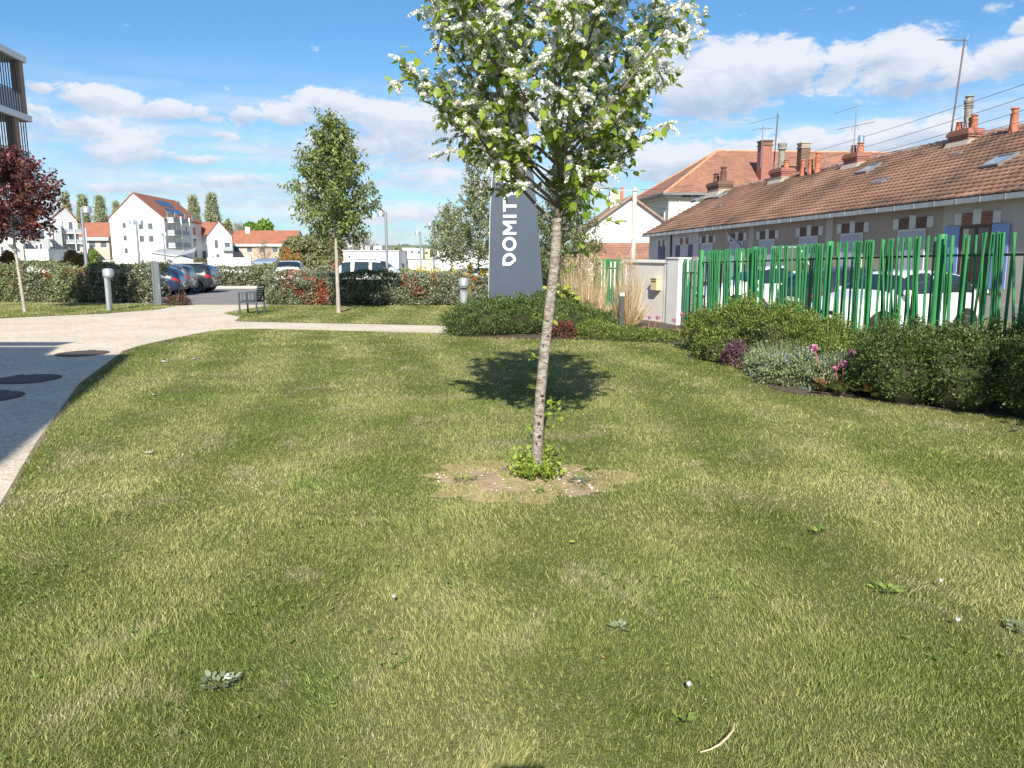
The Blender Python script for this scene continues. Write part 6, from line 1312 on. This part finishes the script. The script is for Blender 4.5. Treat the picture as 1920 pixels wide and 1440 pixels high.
a = px2w(471, 486, 78); o = thing('porch', 'small grey porch with folded roof at the right end of the long low white wall', 'porch', (a[0], 78.4, gz(78))); MB().box(0, 2.4, 0, 2, 0, 1.5).build('wall', m_lav, o); MB().add([(-.1, -.2, 1.55), (1.1, -.6, .95), (2.5, -.2, 1.6), (2.4, 2, 1.9), (0, 2, 1.9)], [(0, 1, 2), (0, 2, 3, 4)]).build('roof', mat('slate_roof', (.20, .25, .33), .5), o); MB().box(.8, 1.6, -.02, -.001, 0, .9).build('door', m_brightwall, o)
# white shed behind the window van and white boundary wall
a, b = px2w(644, 471, 58), px2w(747, 476, 58); o = thing('white_shed', 'big flat roofed white shed behind the white window van', 'shed', (a[0], 58, gz(58))); W = b[0] - a[0]; H = a[2] - gz(58)
MB().box(0, W, 0, 5, 0, H).build('wall', m_brightwall, o); MB().box(-.08, W + .08, -.08, 5.08, H, H + .07).build('roof_edge', m_lav, o); MB().lathe([(.07, 0), (.07, .03)], n=10).build('vent', m_black, o, loc=(.42, -.02, H - .4)).rotation_euler = (pi / 2, 0, 0)
a, b = px2w(748, 494, 60), px2w(765, 512, 60); o = thing('grey_gate', 'dark grey gate between the white shed and the white boundary wall', 'gate', (a[0], 60, gz(60))); MB().box(0, b[0] - a[0], 0, .1, 0, a[2] - gz(60)).build('panel', mat('gate_grey', (.13, .135, .14), .6), o); MB().box(-.04, 0, -.03, .13, 0, a[2] - gz(60) + .05).build('post', m_lav, o)
o, L, h = wall_seg('white boundary wall between the grey gate and the pear trees', 766, 905, 489, 62, m=m_brightwall)
a = px2w(815, 490, 66); o, z1, z2 = gable_block('white_barn', 'low white gabled outbuilding behind the boundary wall, left of the pear trees', a[0], 66, 4.6, 8, 1.35, 2.1, 0, m_brightwall, m_lav)
# road signs seen from behind
for lab, px, yc, yb, d, rx in (('grey disc road sign seen from behind before the left apartments', 107, 483, 497, 70, .33), ('narrow dark road sign seen edge on before the white gable', 268, 494, 503, 80, .16)):
    a = px2w(px, yc, d); g0 = gz(d); o = thing('road_sign', lab, 'road sign', (a[0], d, g0)); MB().prism([(rx * cos(t), a[2] - g0 + .42 * sin(t)) for t in np.linspace(0, 2 * pi, 17)[:-1]], .03, 'y', 0).build('disc', mat('sign_back', (.13, .135, .15), .5), o); MB().lathe([(.03, 0), (.03, a[2] - g0)], (0, .08, 0), 8).build('post', m_lamp, o)
# ---- the residence at the left: loggias with slatted screens (in view at the frame edge) and its second wing beside the lawn, whose shadow falls on the path
m_tw = mat('taupe_cladding', (.36, .25, .18), .8, (.32, .22, .16), 3); m_soff = mat('soffit', (.52, .50, .46), .9)
o = thing('residence_building', 'four storey residence with taupe corner pier and slatted balconies at the left frame edge', 'building', (-25.35, 42, gz(42))); rz_ = radians(8)
o.rotation_euler = (0, 0, rz_ * 0 + math.atan2(.4, 2.8)); g0 = -gz(42); zt = 11.85 + g0
MB().box(-14, -2.2, -16, 0, 0, zt - .5).build('wall', m_brightwall, o)
for i, z in enumerate((zt, zt - 2.95, zt - 5.9, zt - 8.85)):
    s_ = MB().box(-14, .10, -16.3, .10, z - .28, z - .02).build('floor_slab' if i else 'roof_slab', m_soff, o); MB().box(.10, .16, -16.3, .16, z - .30, z + .02).box(-14, .10, .10, .16, z - .30, z + .02).build('slab_edge', m_brightwall, s_)
for z, y0 in ((zt - 2.95, -.40), (zt - 5.9, -1.5), (zt - 8.85, -1.5)):
    MB().box(-.42, .02, y0, y0 + .42, z, z + 2.66).build('corner_pier', m_tw, o)
for z in (zt - 2.95, zt - 5.9, zt - 8.85):
    y = -15.8; sc = MB()
    while y < (-.55 if z > zt - 3 else -1.7): sc.box(-.06, -.02, y, y + .035, z + .02, z + 2.62); y += .26
    if z < zt - 3:
        y = -1.0
        while y < .0: sc.box(-.06, -.02, y, y + .035, z + .02, z + 2.62); y += .26
    sc.box(-.07, -.01, -15.8, .0, z + 1.05, z + 1.10)
    sc.build('slatted_screen', mat('screen_dark', (.06, .065, .075), .5), o); MB().box(-.11, -.08, -15.8, -.03, z + .08, z + 1.03).build('balcony_panel', mat('opal_glass', (.62, .66, .70), .35), o)
for i in range(4):
    for y in (-4.2, -9.4): win(o, y, y + 2.2, -2.2, zt - 2.9 - 2.95 * i, zt - .8 - 2.95 * i, axis='x')
o = thing('residence_wing', 'four storey taupe and white residence wing standing left of the path', 'building', (-7.15, 1.2, 0)); HB = 9.0
off = lambda pts: [(x + 7.15, y - 1.2) for x, y in pts]
foot = [(-7.15, 1.2), (-4.95, -5.5), (-3.2, -10.9), (-20, -16), (-26, 2.4), (-9.2, 2.4), (-8.75, 1.2)]
MB().prism(off(foot), HB - .3).build('wall', m_brightwall, o); MB().prism(off(foot), .30, 'z', HB - .295).build('roof', m_soff, o)
MB().box(-18, -2.2, 1.85, 1.98, HB - .35, HB + .05).build('awning_rail', m_tw, o)
def wall_win(p0, p1, n, zs):
    p0, p1 = np.array(p0) + [7.15, -1.2], np.array(p1) + [7.15, -1.2]; d_ = (p1 - p0) / np.linalg.norm(p1 - p0); nn = np.array([-d_[1], d_[0]]); L = np.linalg.norm(p1 - p0)
    for i in range(n):
        for z in zs:
            c = p0 + d_ * L * (i + .5) / n; a, b = c - d_ * .6, c + d_ * .6; e = nn * .02
            w = MB().add([(*(a + e), z), (*(b + e), z), (*(b + e), z + 2.1), (*(a + e), z + 2.1), (*a, z), (*b, z), (*b, z + 2.1), (*a, z + 2.1)], [(0, 1, 2, 3), (0, 4, 5, 1), (1, 5, 6, 2), (2, 6, 7, 3), (3, 7, 4, 0)]).build('window', m_bwin, o)
wall_win((-3.2, -10.9), (-7.15, 1.2), 4, (.3, 3.1, 5.9)) ; wall_win((-9.2, 2.4), (-26, 2.4), 5, (.3, 3.1, 5.9))
# ------------------------------------------------------------------ far trees, hills, town
m_pop = leafmat('poplar_leaf', (.26, .30, .17), (.62, .64, .46), .25, c=(.42, .46, .29))
EP = env_fn([(1, .6), (3, 1.7), (7, 2.4), (12, 2.5), (17, 1.9), (21, 1.0), (23, .2)])
def poplar(label, px, ytop, d, sx):
    a = px2w(px, ytop, d); H = a[2] - gz(d); return (label, a[0], d, H, sx)
pops = [('leftmost poplar showing only its tip above the maple', 121, 356, 262, .8), ('broad poplar left of the street lamp head above the grey apartments', 152, 361, 258, 1.05), ('pale poplar standing between the street lamp and the white block, second from the gable', 185, 363, 260, 1.05), ('poplar just left of the white gable roof', 217, 374, 262, .9),
        ('poplar above the right end of the white block roof, left of a pair', 361, 363, 262, 1.1), ('tallest poplar, right one of the pair above the small gabled house', 395, 359, 262, 1.2), ('poplar tip peeping over the ridge with the solar panels', 333, 374, 270, .5)]
proto = None
for i, (lab, px, yt, d, sx) in enumerate(pops):
    a = px2w(px, yt, d); H = a[2] - gz(d)
    if proto is None:
        proto = thing('poplar_tree', lab, 'tree', (a[0], d, gz(d)), group='poplars behind the apartments')
        lead = [np.array([R.randn() * .1, R.randn() * .1, z]) for z in np.linspace(0, 22.5, 8)]; lead[0] = np.array([0, 0, -.3])
        MB().tube(lead, [.45, .4, .35, .28, .22, .16, .1, .04], 8).build('trunk', m_bark_grey, proto, smooth=True)
        tb, tw = grow(lead[0], EP, 90, (1.5, 20.5), (.95, 1.15), 9, 1.5, lead=lead, r0=.14, up=.9, tstart=.15, spread=.5); tubes_mesh('branches', tb, m_bark_grey, proto, 4)
        leaves_on('crown', tw, 14, .50, m_pop, proto, droop=0, jit=.25, out=.9, t0=.05); o = proto
    else:
        o = copy_tree(proto); o['label'] = lab; o.location = (a[0], d, gz(d))
    s = H / 23.0; o.scale = (s * sx * 1.1, s * sx * 1.1, s); o.rotation_euler = (0, 0, i * 1.3)
m_bright = leafmat('bright_crown', (.09, .17, .025), (.26, .38, .07), .2, c=(.16, .27, .045)); m_olive = leafmat('olive_thicket', (.11, .12, .05), (.34, .33, .17), .2, c=(.19, .21, .09)); m_rust = leafmat('rusty_leaf', (.22, .12, .04), (.48, .30, .10), .2, c=(.34, .20, .06)); m_bare = mat('bare_twigs', (.27, .215, .185), .9)
def blob_tree(name, label, px, pxw, yt, yb, d, m, n, ls, lumps=9, flat=1., stems=30, cat='tree'):
    a, b = px2w(px, yt, d), px2w(px, yb, d); w = pxw / FPX * d / 2; g0 = gz(d); top = a[2] - g0; bot = max(0, b[2] - g0) * .6; H = top - bot
    base = (a[0], d, g0); o = thing(name, label, cat, base); ell = []
    for i in range(lumps):
        t = R.rand(); x = (R.rand() * 2 - 1) * w * .72; hh = top - H * .22 - (abs(x) / w) ** 2 * H * .35 - R.rand() * H * .5; ell.append((x, R.randn() * w * .2, max(hh, H * .2), w * (.30 + .18 * R.rand()), w * (.3 + .1 * R.rand()), min(H * (.20 + .12 * R.rand()), hh + .2)))
    p, nr = shell(ell, n, .5, zmin=.02, seed=int(px) % 50, bump=.3)
    inst('crown', DIAM, p, unit(nr * .6 + rdir(n)), unit(nr + rdir(n) * .5), ls * (.6 + .8 * R.rand(n)), m, o, width=1.2)
    mb = MB(); mb.tube([(0, 0, -.2), (0, 0, top * .4), (w * .1, 0, top * .7)], [w * .05, w * .04, w * .02], 6)
    for i in range(stems):
        e = ell[i % lumps]; mb.tube([(0, 0, top * .2), (e[0] * .6, e[1] * .6, e[2] * .7), (e[0] + R.randn() * e[3] * .4, e[1], e[2] + e[5] * .6)], [w * .02, w * .012, w * .004], 4, caps=False)
    mb.build('trunk', m_bark_dark, o); return o
blob_tree('round_tree', 'bright green round crowned tree behind the long red roof', 482, 64, 415, 440, 262, m_bright, 7000, .9, 12)
blob_tree('round_tree', 'olive tree right of the tallest poplar, behind the small gabled house', 425, 34, 416, 440, 258, m_olive, 3000, .8, 7)
blob_tree('thicket', 'large olive green thicket of bushes right of the long red roofed building', 588, 118, 441, 508, 66, m_olive, 26000, .17, 20, cat='bushes')
blob_tree('rusty_bush', 'orange brown bush in front of the left part of the olive thicket', 540, 42, 466, 505, 62, m_rust, 7000, .14, 8, cat='bush')
blob_tree('dark_bush', 'small green bush in front of the long low white wall, by the black car roof', 378, 24, 479, 500, 90, m_olive, 3500, .2, 6, cat='bush')
blob_tree('green_bush', 'bright leafy bush beside the street lamp behind the left hedge', 172, 24, 468, 500, 60, m_bright, 3500, .15, 6, cat='bush')
blob_tree('rusty_bush', 'red brown bushes behind the left hedge below the balconies', 138, 50, 474, 500, 55, m_rust, 6000, .13, 8, cat='bush')
blob_tree('rusty_bush', 'green and rust coloured bush behind the hedge at the left edge', 12, 44, 470, 500, 45, m_rust, 6000, .10, 7, cat='bush')
blob_tree('red_bush', 'red leaved photinia bush right of the olive thicket beside the white shed', 633, 26, 486, 512, 54, m_photinia, 3500, .12, 6, cat='bush')
blob_tree('green_bush', 'green bush behind the hedge left of the white end on van', 500, 60, 493, 516, 56, m_olive, 6000, .13, 8, cat='bush')
def bare_tree(label, px, yt, d, w, n=26, name='bare_tree', m=m_bare):
    a = px2w(px, yt, d); H = a[2] - gz(d); o = thing(name, label, 'tree', (a[0], d, gz(d))); env = env_fn([(0, w * .3), (H * .4, w), (H * .75, w * .8), (H, w * .1)]); lead = [np.array([0, 0, z]) for z in np.linspace(-.2, H * .9, 6)]
    MB().tube(lead, [H * .02 * (1 - .8 * i / 5) for i in range(6)], 6).build('trunk', m, o); tb, tw = grow(lead[0], env, n, (H * .15, H * .8), (.6, 1.2), 12, H * .18, lead=lead, r0=H * .008, up=.5, spread=.7)
    mb = MB()
    for pts, r in tb: mb.tube(pts, r, 4, caps=False)
    for t in tw: mb.tube(t[::2], H * .0013, 3, caps=False)
    mb.build('branches', m, o); leaves_on('buds', tw, 5, H * .018, m_olive, o, jit=H * .01); return o
bare_tree('almost leafless bushy tree before the salmon wall of the long building', 494, 452, 84, 2.3, 40)
for lab, px, yt, w in (('hazy bare tree behind the thicket, left of the egg shaped tree trunk', 597, 426, 9), ('bare tree right behind the egg shaped tree trunk', 662, 428, 7), ('low wide bare tree between the trunk and the street lamp', 683, 440, 7), ('small bare tree above the middle of the thicket', 618, 430, 6), ('bare grey trees behind the round green crown, left side', 447, 418, 9)): bare_tree(lab, px, yt, 250, w, 26)
# far town: pale blocks and the wooded rise with fields
hx = np.linspace(-900, 900, 120); rows = [(560, 0), (640, 1.2), (760, 5.0), (900, 9.5), (1150, 12.5), (1500, 11), (2200, 14)]; V = []; F = []
for (y, z) in rows:
    for x in hx: V.append((x * y / 560, y, gz(y) - .02 + z * (.75 + .5 * vnoise(np.array([x + 900.]), np.array([y]), 160, 44)[0]) * np.interp(x, [-500, -300, 60, 300], [.5, 1, .92, .9])))
for i in range(len(rows) - 1):
    for j in range(119): F.append((i * 120 + j, i * 120 + j + 1, (i + 1) * 120 + j + 1, (i + 1) * 120 + j))
mb = MB(); mb.add(V, F); struct('hills', mb, mat('field_green', (.09, .155, .065), .95, (.17, .18, .10), .012)).data.polygons.foreach_set('use_smooth', [True] * len(F))
n = 26000; x = (R.rand(n) * 2 - 1) * 1.0; d = 330 + 190 * R.rand(n); X = x * d * .75; cl = vnoise(X + 3000, d, 9, 51) * .6 + vnoise(X + 3000, d, 24, 52) * .5
hh = 4.2 * np.clip(cl * 1.3 - .1, .15, 1.2) * (d / 420); z = hh * np.sqrt(R.rand(n)) ; p = np.stack([X, d, gz(60) + z], 1)
meta(inst('far_treeline', DIAM, p, unit(rdir(n) + [0, 0, .4]), rdir(n), 1.5 + 1.4 * R.rand(n), leafmat('far_wood', (.10, .10, .055), (.27, .24, .15), .1, c=(.17, .165, .095)), width=1.6), 'brown green belt of far trees and bushes before the hills', 'trees', kind='stuff')
n = 4200; x = (R.rand(n) * 2 - 1); X = x * 760; dd = 905 + 12 * R.randn(n); zz = np.interp(X, [-500, 500], [8, 8]); cl = vnoise(X + 3000, 0 * X, 14, 61); keep = cl > .42; X, dd, cl = X[keep], dd[keep], cl[keep]
p = np.stack([X, dd + 240, 10.5 + 5.0 * (cl - .4) * R.rand(len(X)) * 2], 1)
meta(inst('ridge_trees', DIAM, p, rdir(len(X)), rdir(len(X)), 4.0, leafmat('ridge_wood', (.07, .10, .06), (.13, .16, .10), 0), width=1.4), 'scattered dark trees along the far green ridge', 'trees', kind='stuff')
far = [(640, 664, 459, 470, 300, 'wide white far block right of the egg shaped tree trunk'), (666, 681, 457, 470, 320, 'white far block behind the low bare tree'), (683, 693, 460, 470, 310, 'small white far block left of the dark conifer'), (700, 716, 462, 471, 315, 'pale far block just left of the tall street lamp'),
       (755, 778, 466, 474, 330, 'long white far hall between the two right lamps, left half'), (779, 792, 467, 475, 320, 'white far hall behind the farthest lamp post'), (793, 806, 468, 476, 326, 'pale yellow far hall left of the nearest right lamp'), (820, 838, 470, 478, 300, 'white far house partly behind the pear tree')]
for x0, x1, yt, yb, d, lab in far:
    a, b = px2w(x0, yt, d), px2w(x1, yb, d); o = thing('far_building', lab, 'building', (a[0], d, gz(d)), group='pale far buildings of the town'); W = b[0] - a[0]; H = a[2] - gz(d)
    MB().box(0, W, 0, 12, 0, H).build('wall', mat('far_yellow', (.7, .62, .35), .9) if 'yellow' in lab else m_brightwall, o); MB().box(-.3, W + .3, -.3, 12.3, H, H + .3).build('roof', m_lav, o)
    mb = MB(); k = int(W / 2.2)
    for i in range(k): mb.box(W * (i + .3) / k, W * (i + .7) / k, -.05, -.01, H - 1.9, H - .8)
    mb.build('window_band', m_bwin, o)
# ------------------------------------------------------------------ small things lying in the lawn
m_litter = mat('litter_white', (.60, .60, .54), .7, (.36, .38, .30), 20)
def scrap(label, px, py, s, n=7):
    x, y = G(px, py); V = []; F = []; mb = MB(); o = None
    for i in range(n):
        a = R.rand() * 6.3; r = s * .35 * R.rand(); c_ = np.array([r * cos(a), r * sin(a), .02 + .018 * R.rand()]); u_ = unit(rdir(1)[0] * [1, 1, .35]) * s * (.14 + .16 * R.rand()); v_ = unit(np.cross(u_, [.1, .2, 1.])) * s * (.1 + .12 * R.rand()); mb.add([c_ - u_ - v_, c_ + u_ - v_ * .7, c_ + u_ * .8 + v_ + [0, 0, .01], c_ - u_ * .9 + v_], [(0, 1, 2, 3)])
    o = mb.build('paper_scrap', m_litter, loc=(x, y, .004)); meta(o, label, 'litter'); o['kind'] = 'stuff'; return o
scrap('torn white paper scrap trodden into the lawn on the left half', 282, 855, .10)
scrap('white scrap lying near the lower left of the lawn beside grey leaves', 428, 1281, .06)
scrap('white fragments on the lawn below the bend of the path', 288, 743, .12); scrap('small white fragments near the far path edge of the lawn', 310, 680, .16); scrap('small white fragment right of the far path fragments', 366, 674, .16)
scrap('white fragment on the lawn at the right edge below the dark shrub', 1900, 811, .12); scrap('white fragment on the lawn left of the tree shadow', 850, 710, .12)
m_puff = leafmat('puff', (.62, .62, .58), (.85, .85, .82), .4)
for i, (px, py, lab) in enumerate(((1761, 1106, 'bright white dandelion clock on the right side of the lawn'), (1793, 1181, 'greyish dandelion clock below the bright one on the right'), (1290, 1305, 'dandelion clock near the bottom, right of centre'), (738, 1136, 'small daisy like dandelion head left of centre on the lawn'))):
    x, y = G(px, py); o = thing('dandelion', lab, 'dandelion', (x, y, 0)); MB().tube([(0, 0, 0), (.004, 0, .025), (.003, .002, .05)], .0016, 5).build('stalk', m_stalk if i == 9 else mat('green_stem', (.16, .20, .07), .7), o)
    k = 90; d = rdir(k); inst('seed_head', PETAL, d * .011 + [.003, .002, .055], unit(np.cross(d, rdir(k))), d, .006 if i < 3 else .004, m_puff, o)
# curved dead leaf at the bottom
x, y = G(1345, 1408); o = thing('dead_leaf', 'curved pale dead grass leaf lying at the bottom right', 'dead leaf', (x, y, .03)); pts = [np.array(G(*q)) - (x, y) for q in ((1312, 1424), (1330, 1421), (1348, 1413), (1362, 1402), (1373, 1390), (1376, 1376))]
mb = MB(); V = []
for i, q in enumerate(pts):
    t = pts[min(i + 1, 5)] - pts[max(i - 1, 0)]; t = t / np.linalg.norm(t); nn = np.array([-t[1], t[0]]) * .0065 * (1 - abs(i - 2.2) / 4.2); V += [(*(q - nn), .004 * i), (*(q), .004 * i + .003), (*(q + nn), .004 * i)]
mb.add(V, [f for i in range(5) for f in ((3 * i, 3 * i + 1, 3 * i + 4, 3 * i + 3), (3 * i + 1, 3 * i + 2, 3 * i + 5, 3 * i + 4))]).build('leaf_blade', mat('dead_leaf_tan', (.60, .47, .33), .7, (.48, .36, .24), 30), o)
# flat weed rosettes and clover patches
m_weed = leafmat('weed_leaf', (.10, .15, .03), (.32, .40, .10), .25, c=(.18, .26, .055)); m_gweed = leafmat('grey_weed', (.13, .16, .08), (.32, .36, .22), .2)
def rosette(label, px, py, r, n, m=m_weed, s=.06):
    x, y = G(px, py); o = thing('weed_rosette', label, 'weed', (x, y, .004)); a = R.rand(n) * 2 * pi; q = r * np.sqrt(R.rand(n)) * .5
    p = np.stack([q * np.cos(a), q * np.sin(a), .012 + .016 * R.rand(n)], 1); yv = unit(np.stack([np.cos(a), np.sin(a), .15 + .5 * R.rand(n)], 1)); inst('leaves', LEAF, p, yv, np.tile([0, 0, 1.], (n, 1)) + R.normal(size=(n, 3)) * .25, s * (.5 + .7 * R.rand(n)), m, o, width=.9); return o
rosette('grey dead looking weed rosette around the white scrap near the lower left', 412, 1288, .13, 60, m_gweed, .038)
rosette('pale weed rosette in the lower middle right of the lawn', 1163, 1186, .08, 20, m_gweed, .04); rosette('dark green weed with serrated look at the right of the lawn', 1655, 1112, .10, 26, m_weed, .05)
rosette('small weed at the bottom edge right of centre', 1278, 1358, .06, 16, m_weed, .04); rosette('weed rosette at the right frame edge of the lawn', 1905, 1185, .07, 18, m_gweed, .045); rosette('yellow green leafy weed near the right middle of the lawn', 1535, 1002, .09, 22, m_weed, .045)
rosette('flat weed left of the bare soil under the blossom tree', 868, 905, .14, 40, m_weed, .035); rosette('weed tuft in the bare soil right of the trunk', 1085, 905, .16, 60, m_gweed, .035); rosette('weed in front of the suckers on the bare soil', 1010, 925, .10, 30, m_weed, .03)
rosette('weed with a yellow flower right of the bare soil', 1112, 883, .10, 26, m_weed, .04)
# yellow leaf and tiny orange leaf
for lab, px, py, c, s in (('fallen yellow green leaf in the middle of the lawn', 1067, 1026, (.42, .42, .05), .05), ('tiny orange leaf on the lawn right of centre', 1128, 1246, (.62, .20, .10), .018)):
    x, y = G(px, py); o = inst('fallen_leaf', LEAF, [[0, 0, 0]], [[1, .3, .05]], [[0, 0, 1.]], s, mat('leaf_' + lab.split()[1], c, .6), None, (x, y, .035)); meta(o, lab, 'leaf')
# clover and weed leaves spread through the grass
n = 2200; y = 2.3 + 13 * R.rand(n) ** 1.4; x = (R.rand(n) * 2 - 1) * (.68 * y + .8); k = inside(x, y, LAWN) & (vnoise(x + 20, y, .8, 71) * .7 + vnoise(x + 20, y, .25, 72) * .5 > .70); x, y = x[k], y[k]; n = len(x); x3 = np.repeat(x, 3); y3 = np.repeat(y, 3); a = np.tile([0, 2.1, 4.2], n) + np.repeat(R.rand(n) * 6, 3)
meta(inst('clover', DIAM, np.stack([x3, y3, .020 + .012 * np.repeat(R.rand(n), 3)], 1), np.stack([np.cos(a), np.sin(a), .15 + 0 * a], 1), np.tile([0, 0, 1.], (3 * n, 1)) + R.normal(size=(3 * n, 3)) * .15, .016 * (.8 + .5 * R.rand(3 * n)) * (1 + y3 * .06), m_weed, width=1.5), 'small clover and weed leaves growing through the lawn', 'clover', kind='stuff')
n = 80; y = 2.4 + 14 * R.rand(n); x = (R.rand(n) * 2 - 1) * .66 * y; k = inside(x, y, LAWN); x, y = x[k], y[k]; n = len(x)
meta(inst('fallen_petals', PETAL, np.stack([x, y, .034 + 0 * x], 1), rdir(n) * [1, 1, .1], np.tile([0, 0, 1.], (n, 1)) + R.normal(size=(n, 3)) * .3, .006 * (1 + y * .1), m_puff), 'tiny white petals and daisies scattered over the lawn', 'petals', kind='stuff')

# the phone held up at the viewpoint: the top edge of its shadow reaches the bottom of the picture
ph = thing('mobile_phone', 'dark mobile phone held sideways above the lawn, its shadow at the bottom edge', 'phone', (0, -.03, 1.745))
MB().box(-.085, .085, -.005, .005, -.045, .058).build('case', m_black, ph, bevel=.003); MB().box(-.078, .078, -.0065, -.0052, -.04, .052).build('screen', m_cglass, ph)
